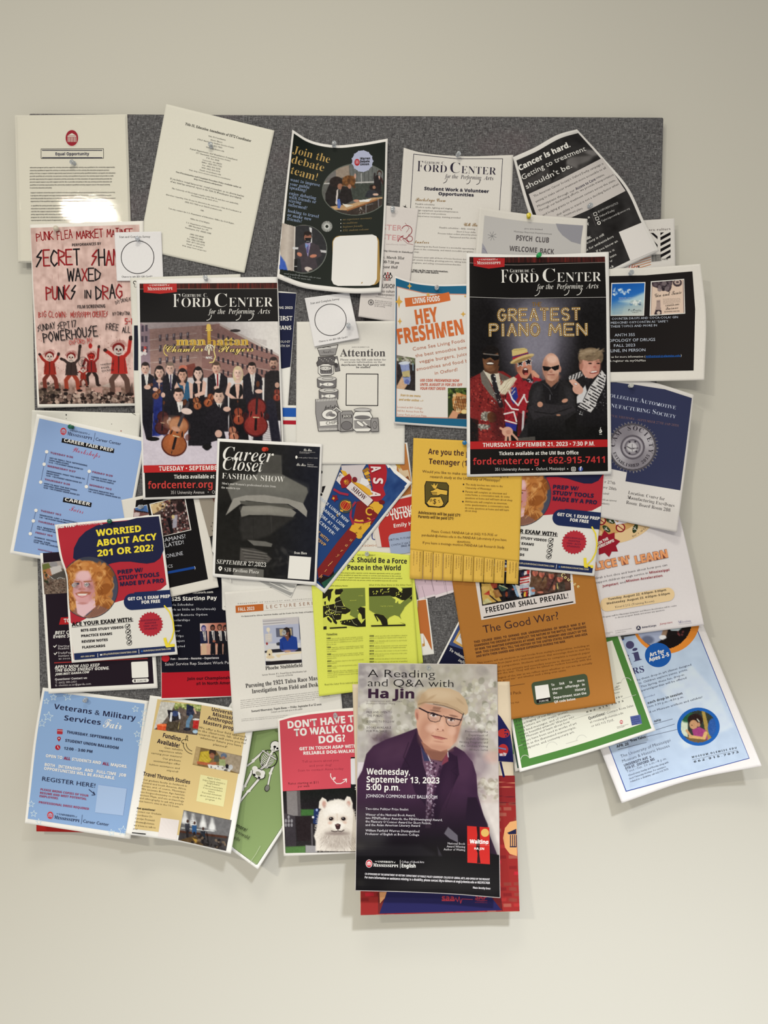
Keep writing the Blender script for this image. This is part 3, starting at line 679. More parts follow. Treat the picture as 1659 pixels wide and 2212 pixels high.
f.sk('BIG CLOWN:', 175, 1135, 66, 27, 6, (176, 56, 52), a=0, jit=.12, gap=.4); f.sk('MISSISSIPPI CREATES', 540, 1135, 64, 21, 6, (176, 56, 52), a=-1, jit=.12, gap=.22); f.sk('BY CHRISTINA', 1020, 1112, 40, 15, 4, BK, a=-1, jit=.15)
f.sk('SUNDAY', 168, 1295, 78, 26, 7, BK, a=-9, jit=.12, gap=.35); f.sk('SEPT', 392, 1270, 76, 30, 7, BK, a=-7, jit=.1); f.sk('17', 555, 1248, 76, 30, 8, BK, a=-5); f.sk('5-1', 1158, 1212, 64, 28, 9, (176, 50, 48), a=0); f.sk('FREE', 940, 1272, 70, 27, 7, BK, a=6, jit=.1, gap=.4); f.sk('ALL', 1125, 1305, 66, 27, 7, BK, a=4, jit=.1)
f.sk('POWERHOUSE', 235, 1420, 112, 46, 11, BK, a=-7, jit=.1, gap=.36, seed=21); f.sk('OXFORD MS', 525, 1445, 55, 24, 5, (176, 56, 52), a=-4, jit=.15, gap=.3)
f.arc(683, 1642, 56, 0, 360, 4, INK); f.t('southern', 880, 1680, 20, INK, w=150, fn='R', a=-6); f.t('punk', 888, 1716, 20, INK, w=95, fn='R', a=-6); f.t('archive', 892, 1752, 20, INK, w=140, fn='R', a=-6)
for dx, dy in ((-14, -14), (14, -14), (-14, 14), (14, 14)): f.arc(683 + dx, 1642 + dy, 11, 0, 360, 4, INK)
f.done()

def survey(c, label, fr_, cx, cy, R, t0, t1, curl, grp=None):
 f = Sheet('survey_slip', label, 'slip', c, (232, 228, 226), fr=fr_, curl=curl)
 f.t('Scan and Complete Survey', *t0, 22, INK, w=325, al='c'); f.arc(cx, cy, R, 0, 360, 7, INK, n=40); f.t('Chance to win $50 Gift Card!!!', *t1, 19, INK, w=325, al='c')
 f.done()
 return f
survey([(247, 502), (348.5, 500), (353, 607), (252.5, 607)], 'small white survey slip with an empty black circle, left, over the clown poster', CR[1], 1352, 1637, 173, (1322, 1432), (1345, 1850), {'b': 2, 'tr': 3})
f = Sheet('blank_sheet', 'blank white sheet peeking out above the musicians poster', 'paper', [(281, 600), (519.5, 592), (530, 890), (292, 900)], (224, 220, 208), fr=CR[7], curl={'tl': 2})
f.arc(50, 90, 14, 90, 330, 6, INK); f.arc(58, 122, 13, 60, 250, 3, INK); f.rect(42, 500, 40, 430, (30, 34, 48), a=0); f.done()
f = Sheet('department_flyer', 'dark navy flyer corner with white capitals hanging right of the musicians poster', 'flyer', [(450, 615), (640.5, 632.5), (620, 908), (430, 897)], OFF, fr=CR['A1'], curl={'br': 3})
f.p([(-500, 240), (205, 278), (140, 1092), (55, 1112), (-500, 1080)], (30, 34, 62))
f.t('SPRING 2023', 165, 448, 26, OFF, al='r', fn='B', a=0, w=240); f.t('FIRST', 162, 578, 48, OFF, al='r', fn='B', a=0, w=165); f.t('HUMANS', 150, 680, 44, OFF, al='r', fn='B', a=0, w=245); f.t('ANTHROPOLOGY', 138, 825, 26, OFF, al='r', a=0, w=260); f.t('ANTH 324', 132, 872, 26, OFF, al='r', a=0, w=135)
f.done()
f = Sheet('blank_sheet', 'white sheet with one blue and one red band beside the food pantry notice', 'paper', [(520, 873), (690, 877), (690, 1010), (520, 1010)], fr=CR['A1'])
f.rect(-200, 1542, 420, 100, (36, 88, 170), a=1); f.rect(-200, 1682, 420, 44, (176, 32, 48), a=1); f.done()
f = Sheet('blank_sheet', 'blank white landscape sheet behind the light blue timeline flyer', 'paper', [(69, 886), (305, 893), (290, 1064), (63, 1062)], (228, 224, 212), fr=CR['A6'], curl={'tl': 6, 'l': 4})
f.arc(1560, 20, 130, 110, 160, 5, K); f.e(712, 140, 7, 9, K, up=.1); f.e(712, 182, 4, 4, K, up=.1); f.e(1236, 246, 4, 4, K, up=.1); f.e(1345, 326, 7, 6, (150, 30, 30)); f.done()

BL_ = (146, 172, 214)
f = Sheet('timeline_flyer', 'light blue flyer with two dotted timelines and black title bars, tilted at far left', 'flyer', [(79.5, 894), (316, 947), (262, 1238), (21, 1196)], OFF, fr=CR['A6'], curl={'l': 16, 'bl': 10, 'b': 6}, l=[(51, 1040)])
f.inset(.03, .027, .975, .975, BL_)
um(f, 722, 372, 294, NAVY, (196, 62, 72), 'Career Center', NAVY, bg=(170, 180, 205))
f.p([(665, 408), (1268, 532), (1260, 583), (657, 458)], K); f.t('CAREER FAIR PREP', 966, 508, 37, OFF, w=578, al='c', fn='B', a=12)
f.t('Workshops', 940, 600, 66, (196, 58, 80), w=325, al='c', fn='d', a=13)
f.p([(682, 1092), (1007, 1156), (998, 1208), (671, 1146)], K); f.t('CAREER', 840, 1162, 36, OFF, w=298, al='c', fn='B', a=11.5); f.t('Fairs', 825, 1265, 66, (196, 58, 80), w=165, al='c', fn='d', a=13)
for p_ in ([(486, 567), (457, 711), (417, 918)], [(978, 793), (945, 970)], [(362, 1244), (332, 1366), (297, 1514)]):
 f.ln(p_, 3, (60, 66, 100))
 for x, y in p_: f.e(x, y, 20, 20, OFF)
DR = (146, 50, 78)
for s_, x, y, w_ in (('TUESDAY 9/26', 525, 585, 268), ('WEDNESDAY 9/27', 490, 738, 332), ('THURSDAY 9/28', 460, 894, 298), ('FRIDAY 9/29', 1012, 808, 238), ('MONDAY 10/2', 980, 958, 258), ('TUESDAY 10/3', 414, 1256, 240), ('THURSDAY 10/5', 385, 1380, 270), ('FRIDAY 10/6', 355, 1508, 200)):
 f.t(s_, x, y, 20, DR, w=w_, fn='B', a=12)
for s_, x, y, w_ in (('ART OF SMALL TALK: NETWORKING', 516, 642, 445), ('WITH EMPLOYERS', 512, 668, 232), ('12:15 - 1:15 STUDENT UNION ROOM 321', 506, 692, 405), ('INTERNSHIPS: WHAT YOU NEED TO', 485, 795, 448), ('KNOW NOW', 482, 820, 150), ('12:00 - 1:00 STUDENT UNION ROOM 321', 476, 845, 420), ('HOW TO BEAT THE BOT WHEN', 455, 938, 385), ('APPLYING/ REDUNDANCIES', 450, 962, 310), ('12:00 - 1:00 STUDENT UNION ROOM 321', 445, 985, 425), ('CAREER CLOSET POP-UP', 1000, 860, 288), ('1:00 - 3:00 SOUTH CAMPUS', 996, 886, 268), ('CREATIVE INDUSTRY DAY', 968, 1003, 300), ('1:00 - 3:00 STUDENT UNION ROOM 321', 962, 1028, 382), ('GRADUATE, LAW, & PROFESSIONAL', 402, 1302, 490), ('1:00 - 4:00 STUDENT UNION BALLROOM', 398, 1328, 400), ('ALL MAJORS', 372, 1436, 210), ('12:00 - 3:00 STUDENT UNION', 368, 1460, 250), ('SCIENCE, TECHNOLOGY', 343, 1560, 340), ('(STEM) FAIR', 335, 1592, 195), ('12:00 - 3:00 THE PAVILION', 332, 1614, 300)):
 f.t(s_, x, y, 14, (30, 36, 70), w=w_, fn='B', a=12, res=1, off=.008)
f.t('REGISTRATION AND INFO', 385, 1700, 13, DR, w=290, fn='B', a=12, res=1)
f.done()

f = Sheet('museum_flyer', 'pale blue museum flyer with orange ring and round photo of a child, lower right', 'flyer', [(1222, 1432), (1514, 1338), (1645.5, 1654.5), (1343, 1735)], (236, 230, 226), fr=CR['D1'],
  b=[(1485, 1687)], curl={'br': 22, 'b': 22, 'bl': 10, 'r': 6})
f.p([(-200, 310), (980, 100), (1485, 1350), (315, 1665)], (44, 70, 150)); f.p([(-196, 318), (976, 110), (1478, 1345), (320, 1655)], (190, 206, 226))
f.photo([(270, -60), (950, -150), (1477, 1344), (322, 1652)], 4, lambda p: (p.fill((190, 206, 226)), p.mix(p.sd([(640, 700), (940, 470), (1180, 740), (1330, 1050), (1180, 1120), (870, 1260), (830, 1200), (900, 950), (640, 700)]) / 20 + .5, (206, 217, 232)), p.nz(60, 9), p.mix(np.clip((460 - p.X) / 260, 0, 1), (150, 164, 190), .7)), mask=lambda p: p.sd([(280, 190), (975, 112), (1476, 1343), (322, 1652)]) > 0, name='watermark_artwork')
OR = (226, 138, 52)
def m1(p):
 p.fill((30, 24, 24)); p.pg([(380, 60), (700, 60), (690, 180), (640, 235), (560, 285), (420, 210)], (168, 176, 200), 10); p.e(520, 230, 60, 40, (104, 110, 134), 20); p.ln([(690, 130), (672, 190)], 46, (160, 130, 106), 8); p.e(664, 205, 34, 22, (232, 230, 230), 6); p.pg([(720, 110), (860, 100), (810, 145), (740, 140)], (210, 224, 226), 8); p.pg([(620, 250), (760, 180), (900, 200), (760, 350), (640, 330)], (24, 18, 18), 10); p.blobs((790, 150, 860, 185), 6, 9, [(120, 60, 60)], 2)
f.e(692, 38, 322, 322, OR, n=48); f.photo([(400, -60), (960, -60), (960, 330), (400, 330)], 1.6, m1, mask=lambda p: np.hypot(p.X - 670, p.Y - 45) < 275)
f.e(619, 372, 124, 115, (28, 88, 168), n=40); f.t('Art for', 612, 368, 34, OFF, w=144, al='c', fn='H', a=-16); f.t('Ages 2–5', 632, 408, 36, OFF, w=200, al='c', fn='H', a=-16)
f.e(354, 276, 39, 37, (74, 70, 104)); f.t('i', 428, 425, 125, (70, 68, 104), w=80, al='c', fn='R', a=-15); f.t('ni', 372, 460, 100, (70, 68, 104), al='r', fn='R', a=-15); f.t('RS', 492, 530, 60, (66, 66, 104), w=110, al='r', fn='R', a=-13)
for s_, x, y, w_ in (('by these drop-in art classes designed', 425, 616, 530), ('ts. Children explore paints, prints,', 440, 648, 480), ('This Spring, these fun, drop-in', 458, 682, 425), ('parent/guardian will be offered', 466, 716, 440), ('d on Museum artifacts and exhibits!', 538, 920, 522), ('rom 3:30 p.m.–4:30 p.m.', 522, 872, 355)): f.t(s_, x, y, 19, (62, 66, 84), w=w_, a=-16)
f.t('provided', 488, 782, 16, (120, 130, 150), w=108, fn='o', a=-16); f.t('each drop-in session', 524, 836, 22, INK, w=340, fn='B', a=-16); f.t('nship', 585, 1010, 22, INK, w=66, fn='B', a=-16)
for a_, b_ in (((560, 1030), (756, 976)), ((600, 1080), (776, 1025)), ((215, 1215), (800, 1075)), ((240, 1266), (510, 1198))): f.ln([a_, b_], 4, (100, 106, 122))
f.t('MAR. 23', 210, 1198, 24, INK, w=120, fn='B', a=-14); f.t('APR. 20', 230, 1250, 26, INK, w=116, fn='B', a=-14); f.t('Tree Tales', 362, 1198, 24, INK, w=150, fn='B', a=-17)
for s_, x, y, w_, h_, n_ in (('The University of Mississippi', 270, 1345, 494, 30, 't'), ('Museum & Historic Houses', 286, 1388, 468, 28, 't'), ('UNIVERSITY AVE. &', 302, 1428, 270, 24, 'B'), ('5TH ST., OXFORD, MS', 314, 1458, 290, 24, 'B'), ('Tues.–Sat. 10 a.m.–4 p.m.', 325, 1485, 400, 24, 't'), ('Closed every Sunday and Monday along with', 340, 1518, 400, 17, 's'), ('most University Holidays. For assistance', 350, 1548, 364, 17, 's'), ('related to a disability call 662.915.7073', 362, 1576, 376, 17, 's')): f.t(s_, x, y, h_, (56, 58, 76), w=w_, fn=n_, a=-18.5)
f.t('M U S E U M . O L E M I S S . E D U', 942, 1346, 17, K, w=430, fn='B', a=-12); f.t('6 6 2 . 9 1 5 . 7 0 7 3', 960, 1390, 18, K, w=432, fn='B', a=-12.5); f.ln([(945, 1362), (1372, 1270)], 2, GREY)
f.e(1001, 1049, 201, 180, (34, 96, 176), n=44)
def m2(p):
 p.fill((52, 58, 50)); p.pg([(840, 940), (900, 930), (900, 1150), (830, 1120)], (206, 214, 190), 8); p.pg([(1030, 900), (1060, 900), (1130, 1180), (1080, 1180)], (168, 140, 70), 6); p.e(1140, 1060, 50, 90, (48, 90, 160), 12); p.e(900, 960, 70, 50, (40, 90, 60), 20)
 p.e(970, 985, 72, 58, (44, 28, 26), 8); p.e(955, 1030, 40, 44, (196, 148, 108), 8); p.e(1003, 1030, 16, 20, (190, 140, 104), 6); p.pg([(940, 1080), (1010, 1050), (1080, 1090), (1090, 1170), (960, 1150)], (160, 66, 120), 8); p.ln([(1070, 1110), (1050, 1165), (925, 1145)], 34, (214, 172, 110), 6); p.ln([(890, 1085), (930, 1140)], 22, (204, 158, 112), 6)
 p.pg([(850, 1150), (1150, 1180), (1080, 1225), (900, 1210)], (116, 92, 60), 8); p.e(1000, 990, 22, 6, (190, 190, 170), 3, 50); p.e(938, 1036, 8, 3, (30, 20, 20), 2); p.nz(9, 16)
f.photo([(830, 890), (1180, 890), (1180, 1220), (830, 1220)], 1.3, m2, mask=lambda p: ((p.X - 1001) / 171)**2 + ((p.Y - 1049) / 154)**2 < 1)
f.done()

f = Sheet('blank_sheet', 'white sheet edge with a dark green rim peeking out left of the green bordered flyer', 'paper', [(1075, 1440), (1310, 1370), (1395, 1585), (1113, 1667)], fr=CR['D2'], curl={'b': 12})
f.inset(.02, .03, .98, .975, (66, 92, 80)); f.done()
f = Sheet('museum_flyer', 'cream museum flyer with a wide green border, behind the brown course flyer', 'flyer', [(1083, 1442), (1336, 1362), (1416, 1578), (1122.5, 1668)], OFF, fr=CR['D2'], b=[(1262, 1629)], curl={'b': 20, 'bl': 6, 'br': 8})
f.inset(.02, .02, .978, .968, (78, 128, 60)); f.inset(.085, .07, .925, .9, (226, 224, 208))
for s_, x, y, w_ in (('Can letters be works of', 212, 325, 250), ('of art, our favorite names, or', 226, 358, 430), ('the packaging of our favorite', 240, 390, 425), ('Using letters we can create stories,', 250, 422, 510), ('send kind messages, and of course,', 262, 455, 520), ('create beautiful artwork! Wander into', 272, 484, 548), ('the Museum and learn about how', 284, 512, 490), ('letters have been used in works of art', 294, 545, 548), ('such as the illuminated manuscripts,', 305, 578, 530), ('sculptures, and contemporary art.', 318, 610, 500)): f.t(s_, x, y, 21, (66, 62, 62), w=w_, a=-19)
f.t('M U S E U M', 888, 222, 15, K, w=170, fn='B', a=-16); f.t('6 6 2 . 9 1 5 . 7 0 7 3', 905, 262, 15, K, w=365, fn='B', a=-17); f.t('E D U', 1185, 128, 14, K, w=60, fn='B', a=-16)
f.t('Questions?', 925, 326, 26, INK, w=165, fn='B', a=-17); f.t('Contact Rosa Salas', 1095, 272, 22, GREY, w=262, a=-16); f.t('at rvsalasg@olemiss.edu', 938, 360, 22, GREY, w=325, a=-16); f.t('or 662·915·7205.', 950, 398, 22, GREY, w=225, a=-16)
for x, y, r_ in ((580, 590, 55), (860, 520, 50), (325, 700, 40), (1280, -20, 50)): f.arc(x, y, r_, 180, 330, 5, (200, 198, 186), n=10)
f.ln([(250, 580), (300, 560)], 4, (190, 188, 176)); f.ln([(770, 325), (950, 268)], 4, (190, 188, 176)); f.ln([(1240, 130), (1370, 90)], 4, (190, 188, 176)); f.ln([(710, 552), (820, 520)], 4, (190, 188, 176))
for s_, x, y, w_ in (('nights', 1190, -10, 40), ('p.m.', 1185, 18, 36), ('and', 1170, 32, 34), ('museum', 1165, 52, 62), ('hours', 1170, 82, 50)): f.t(s_, x, y, 13, INK, w=w_, a=-15)
crest(f, 1232, 348, 15, 19, (190, 60, 66)); lines(f, 1190, 398, 120, 8, 12, GREY, 2, a=-14); f.rect(1315, 296, 98, 86, (84, 96, 150), a=-11); lines(f, 1325, 318, 80, 12, 20, (50, 60, 110), 4, a=-11, fn='B')
f.done()

f = Sheet('pizza_flyer', 'lilac white flyer with pizza drawing and orange bubble lettering at right edge', 'flyer', [(1255, 1070), (1461, 1085), (1521, 1350), (1300, 1378.5)], (226, 219, 218), fr=CR['B4'], r=[(1486, 1190)], curl={'r': 18, 'br': 8, 'b': 5})
f.e(380, 40, 590, 400, (228, 196, 148), a=-10, n=50); f.e(330, 20, 480, 300, (204, 158, 98), a=-12, n=50)
for x, y in ((230, 145), (476, 236)):
 f.e(x, y, 62, 60, (140, 34, 40)); f.e(x, y, 45, 43, (226, 190, 140)); f.ln([(x - 40, y - 30), (x + 40, y + 30)], 12, (140, 34, 40)); f.blob = None
for x, y, a_ in ((296, 250, 40), (664, 245, 110), (350, 150, 20)):
 f.e(x, y, 62, 30, (54, 66, 40), a=a_); f.ln([(x - 20, y - 12), (x + 25, y + 25)], 6, OFF); f.ln([(x, y + 5), (x + 2, y - 22)], 5, OFF); f.ln([(x + 4, y + 10), (x - 26, y + 12)], 5, OFF)
f.p([(380, 120), (440, 170), (470, 130), (560, 175), (420, 200)], (222, 214, 218)); f.e(210, 300, 30, 34, (228, 196, 148))
f.star(300, 440, 175, 120, 8, (152, 28, 44), a=-10); f.t('JOIN THE', 325, 388, 34, OFF, w=180, al='r', fn='H', a=-27, lift=2); f.t('AMERICORPS!', 400, 412, 34, OFF, w=270, al='r', fn='H', a=-24, lift=2)
for i, c_ in enumerate("Don't miss m"):
 f.t(c_, 635 + i * 17.5, 358 - i * 9 - i * i * .35, 22, (70, 52, 48), a=-28 - i, al='l')
for dx, cc, of in ((0, (150, 88, 66), .035), (0, (234, 160, 108), .004)):
 for s_, x, y, w_ in (('SLICE', 438, 722, 372), ("'N'", 608, 688, 146), ('LEARN', 1088, 612, 426)): f.t(s_, x, y, 96, cc, w=w_ + of * 60, al='r', fn='H', a=-12, off=of, lift=1 + (of < .01))
f.t('Grab a hot slice and learn about how you can', 152, 895, 26, (88, 80, 84), w=940, a=-10.6); f.t('support children through service in', 160, 952, 26, (88, 80, 84), w=680, a=-10.8); f.t('Mississippi', 848, 826, 28, MAROON, w=258, fn='B', a=-8.5)
f.t('Jumpstart', 246, 998, 28, MAROON, w=208, fn='B', a=-10); f.t('and', 470, 954, 26, (88, 80, 84), w=72, a=-10); f.t('Mission Acceleration.', 552, 935, 28, MAROON, w=478, fn='B', a=-9)
f.rrect(205, 1150, 960, 172, 86, (234, 204, 156), a=-9.5, n=9)
f.t('Tuesday, August 22, 4:00pm–5:00pm', 320, 1166, 27, INK, w=752, fn='B', a=-9.3); f.t('Wednesday, August 23, 4:00pm–5:00pm', 298, 1222, 27, INK, w=822, fn='B', a=-9.3); f.t('Kinard 212 (Training Room)', 410, 1265, 27, GREY, w=505, a=-9)
f.t('Program staff for Mississippi Jumpstart and Mission Acceleration will be onsite', 252, 1388, 16, INK, w=955, a=-9, res=1); f.t('to discuss program details and answer any questions.', 408, 1396, 16, INK, w=645, a=-9, res=1)
f.e(707, 1520, 28, 28, NAVY); f.t('A', 707, 1534, 32, OFF, al='c', fn='B', a=-7, lift=2); f.t('AmeriCorps', 752, 1524, 22, NAVY, w=185, fn='B', a=-8.5); f.t('Jumpstart', 978, 1480, 22, (176, 56, 66), w=166, fn='o', a=-9); f.t('Mission', 1214, 1458, 30, (150, 146, 170), w=165, fn='r', a=-6); f.ln([(1222, 1472), (1390, 1455)], 3, (160, 156, 176)); lines(f, 268, 1590, 120, 10, 16, GREY, 2, a=-8); lines(f, 408, 1562, 225, 10, 26, GREY, 2, a=-9)
f.done()

f = Sheet('patterned_flyer', 'white flyer with black diagonal stripes at the right edge of the board', 'flyer', [(1290, 482), (1457, 471.7), (1459, 585), (1292, 600)], (224, 218, 210), fr=CR[5])
f.t('southern culture', 1528, 982, 22, (118, 106, 104), w=290, al='r', fn='r', a=-3)
for i in range(5): f.p([(1528, 1000 + i * 52), (1528, 1025 + i * 52), (1438, 1090 + i * 52 - 15), (1438, 1062 + i * 52 - 15)] if i < 4 else [(1528, 1205), (1528, 1232), (1500, 1238), (1480, 1238)], K, up=0)
f.p([(1438, 1005), (1470, 1003), (1438, 1030)], K); f.p([(1350, 1008), (1375, 1008), (1412, 1040), (1412, 1065)], K); f.p([(1380, 1080), (1412, 1115), (1412, 1140)], K)
for i in range(9): f.rect(1360 + i * 10, 1205 - i, 5, 62, K, a=0, up=0)
for i in range(6): f.rect(1455 + i * 9, 1238, 4, 12, K, a=0, up=0)
for i in range(4): f.ln([(1180, 1275 + i * 22), (1352, 1228 + i * 22 - 4)], 6, (206, 142, 98))
for i in range(4): f.ln([(1155 + i * 22, 1325), (1165 + i * 22, 1300)], 5, (186, 66, 62))
f.e(1243, 1310, 9, 9, GREY); f.done()

f = Sheet('theatre_notice', 'white theatre jobs sheet with thin black frame, upper middle of the board', 'notice', [(872, 319), (1109, 334.7), (1095, 660), (850, 645)], (223, 217, 208), fr=CR[4], t=[(897, 326.5), (988, 337)], curl={'tl': 8, 'l': 4, 'b': 1})
f.ln([(345, 780), (382, 170), (860, 222), (1378, 222), (1335, 900)], 6, (40, 36, 60))
ford(f, 420, 362, 885, (44, 38, 56), a=2.6)
f.t('Student Work & Volunteer', 862, 588, 34, (30, 28, 50), w=725, al='c', fn='H', a=2.6); f.t('Opportunities', 856, 637, 32, (30, 28, 50), w=395, al='c', fn='H', a=2.4)
GO = (150, 112, 50)
f.t('Backstage Crew', 402, 694, 40, GO, w=338, fn='c', a=2); f.t('UM Box Office', 940, 975, 42, GO, fn='c', a=2, w=330); f.t('Volunteer', 345, 1165, 36, GO, w=208, fn='c', a=2)
G2 = (112, 106, 102)
for s_, x, y, w_ in (('Flexible schedules', 400, 735, 215), ('Work in audio, lighting and staging', 400, 770, 412), ('Manage equipment operation/maintenance', 380, 803, 500), ('Sign up and run crew positions', 380, 835, 362), ('No experience necessary, training provided', 378, 868, 525), ('Flexible schedules - daily, evening,', 670, 1000, 402), ('Short 2 hour shifts', 862, 1045, 212), ('Process ticket orders placed by phone,', 654, 1065, 450), ('Fast-paced and fun work', 786, 1106, 292), ('Volunteering at the Ford Center is a wonderful opportunity to', 362, 1207, 730), ('others in the community, and watch incredible programs', 370, 1240, 680), ('at no charge', 340, 1270, 100), ('Volunteers assist with all front of house functions during', 360, 1330, 640), ('hall events including, greeting patrons, taking tickets', 360, 1360, 640), ('programs, and selling concessions/merchandise', 360, 1393, 550)): f.t(s_, x, y, 17, G2, w=w_, a=2.6, res=1)
f.t('To sign up for more information,', 330, 1472, 16, INK, w=438, fn='H', a=3, res=1); f.t('scan the QR Code below.', 330, 1492, 16, INK, w=335, fn='H', a=3, res=1)
f.star(285, 760, 30, 6, 4, K, a=20); f.done()

f = Sheet('charity_flyer', 'black and white charity flyer with bold heading, steeply tilted at upper right', 'flyer', [(1107.7, 339.6), (1246.4, 279.3), (1423.6, 542), (1215, 642)], (226, 221, 214), fr=CR[5], t=[(1150, 321), (1210, 289)], r=[(1301.8, 339.6), (1359.7, 409.5), (1391, 477)], l=[(1142.7, 462.5)], curl={'r': 16, 'tr': 10, 'tl': 3})
f.photo(None, 2.2, lambda p: (p.fill((46, 44, 44)), p.pg([(180, 560), (500, 380), (780, 250), (900, 300), (700, 460), (250, 640)], (66, 63, 62), 30), p.pg([(560, 380), (640, 330), (760, 320), (860, 300), (800, 360), (700, 400), (690, 430)], (104, 100, 98), 20), p.e(820, 290, 60, 22, (120, 116, 114), 16, 10), p.e(1000, 850, 120, 180, (34, 32, 32), 50), p.nz(60, 14), p.pg([(430, 400), (600, 340), (590, 420), (460, 560)], (36, 34, 34), 16)), uv=(.035, .03, .972, .972), name='printed_ground')
f.t('Cancer is hard.', 178, 452, 46, OFF, w=505, fn='H', a=-25.5, bow=-6); f.t('Getting to treatment', 205, 535, 46, OFF, w=628, fn='s', a=-25, bow=-14); f.t("shouldn't be.", 240, 615, 46, OFF, w=452, fn='s', a=-25.5)
f.p([(258, 660), (560, 520), (915, 338), (1010, 460), (1125, 632), (800, 800), (640, 870), (330, 860)], (204, 196, 190))
for s_, x, y, w_, a_ in (('The American Cancer Society’s Oxford Derby campaign is', 306, 690, 690, -25.5), ('aiming to make cancer treatment more accessible to all', 322, 738, 700, -26), ('Mississippians through our', 338, 780, 365, -24), ('initiative.', 865, 526, 82, -25), ('Through our fundraising efforts, we provide transportation', 350, 820, 745, -26), ('and lodging grants to treatment centers across the state,', 385, 858, 725, -26), ('that ability to travel is not a deciding factor when', 512, 858, 622, -27), ('treatment plans.', 575, 862, 185, -22)): f.t(s_, x, y, 20, (62, 58, 58), w=w_, a=a_, lift=1.4)
f.t('Access to Care', 682, 626, 23, (40, 34, 60), w=200, fn='B', a=-27, lift=1.4)
f.t('@OXFORDPOLITICS', 878, 828, 18, (190, 186, 182), w=200, a=-24); f.t('Oxford Derby', 894, 870, 19, (200, 196, 192), w=146, a=-24); f.t('Taylor.Lipscomb@cancer.org', 912, 912, 18, (190, 186, 182), w=278, a=-25); f.ln([(820, 838), (858, 945)], 3, GREY)
f.frame_(836, 832, 28, 26, 4, OFF, a=-20); f.frame_(853, 872, 28, 26, 4, OFF, a=-20); f.arc(887, 919, 13, 0, 360, 7, OFF, n=14); f.t('n', 793, 880, 20, OFF, fn='B', a=-24); f.t('Y', 783, 945, 24, OFF, fn='B', a=-24)
f.t('Ambassador', 816, 1052, 24, OFF, al='r', fn='B', a=-24, w=130); f.ln([(772, 1070), (818, 1050)], 4, OFF)
for s_, x, y, w_ in (('Society is still', 766, 1116, 188), ('ns for ambassadors', 766, 1176, 285), ('. If you know an', 852, 1192, 230), ('o is', 985, 1188, 48), ('inate', 990, 1235, 62), ('ur', 990, 1272, 24)): f.t(s_, x, y, 22, OFF, w=w_, a=-27)
f.ln([(985, 1322), (1012, 1308)], 4, OFF); f.ln([(1000, 1300), (1014, 1307), (1010, 1322)], 4, OFF)
f.p([(1065, 1000), (1272, 915), (1393, 1165), (1170, 1262)], (228, 222, 216))
f.done()

f = Sheet('club_flyer', 'grey club welcome back flyer under a yellow pin, top right of centre', 'flyer', [(1035, 447), (1269, 472.7), (1258, 770), (1012, 745)], (222, 216, 206), fr=CR[4], t=[(1090, 456), (1145, 463)], curl={'tl': 6, 'l': 4, 't': 1})
f.inset(.055, .055, .95, .96, (192, 188, 184))
f.fr(*CR[5]); f.p([(500, 925), (745, 942), (722, 1110), (640, 1088), (560, 1030), (520, 980)], (150, 148, 154)); f.fr(*CR[4])
f.p([(1150, 1165), (1185, 1220), (1205, 1280), (1142, 1280)], (158, 156, 164)); f.arc(1100, 1320, 112, -60, 0, 3, (90, 80, 110))
for i in range(4): f.ln([(1260 - 50 * math.cos(i * .785 + .3), 1088 - 52 * math.sin(i * .785 + .3)), (1260 + 50 * math.cos(i * .785 + .3), 1088 + 52 * math.sin(i * .785 + .3))], 3, (120, 118, 120))
f.fr(*CR[5]); f.t('you are invited', 300, 978, 11, GREY, w=160, al='c', a=3); f.t('Mississippi Emporium Departmentment', 295, 1012, 13, (130, 126, 124), w=340, al='c', a=4)
for s_, x, y, w_, h_ in (('PSYCH', 145, 1074, 142, 46), ('CLUB', 318, 1088, 120, 46), ('WELCOME', 84, 1168, 248, 44), ('BACK', 358, 1190, 125, 44)): f.t(s_, x, y, h_, (84, 78, 80), w=w_, a=4, fn='B')
f.done()

f = Sheet('retreat_flyer', 'narrow white flyer with pink capitals and red looping numeral, right of the debate poster', 'flyer', [(799, 440), (904, 451.5), (875, 700), (774, 684)], (218, 210, 204), fr=CR[4], r=[(885.6, 608)], curl={'bl': 8, 'b': 6})
PK = (206, 150, 150)
f.t('SISTER', 250, 1028, 60, PK, w=290, al='r', a=3, off=.01); f.t('SISTER', 248, 1140, 60, PK, w=300, al='r', a=4, off=.01)
f.arc(305, 1025, 58, 190, 420, 7, (150, 34, 50), ry=55, rot=10); f.arc(270, 1055, 62, 95, 20, 7, (150, 34, 50)); f.ln([(265, 1085), (225, 1110), (205, 1148)], 9, (150, 34, 50)); f.ln([(240, 1090), (290, 1125), (330, 1160)], 6, (150, 34, 50)); f.arc(337, 1118, 32, 0, 360, 6, (150, 34, 50)); f.ln([(285, 940), (330, 1000), (300, 1045)], 3, (150, 34, 50)); f.ln([(255, 1120), (310, 1170), (375, 1185)], 3, (150, 34, 50))
f.t('sisterhood retreat', 302, 1192, 16, (196, 184, 180), w=230, al='r', a=2)
f.t('Celebrating Diversity in Sisterhood', 372, 1282, 19, INK, al='r', fn='J', a=4, w=420); f.t('Friday, March 31st', 276, 1350, 30, INK, al='r', fn='i', a=3, w=340, off=.01); f.t('6:00-7:30 pm', 218, 1400, 30, INK, al='r', fn='i', a=3, w=210, off=.01); f.t('Bryant Hall', 202, 1452, 30, INK, al='r', fn='i', a=2, w=205, off=.01)
for i, x in enumerate((62, 91, 120)): f.e(x, 1506 - (i == 1) * 4, 9, 9, K if i != 1 else RED); f.arc(x, 1540, 20, 0, 360, 7, K if i != 1 else RED, n=14)
for i in range(6): f.rect(48 + i * 13, 1568, 7, 18, RED if i in (2, 3) else K, a=3)
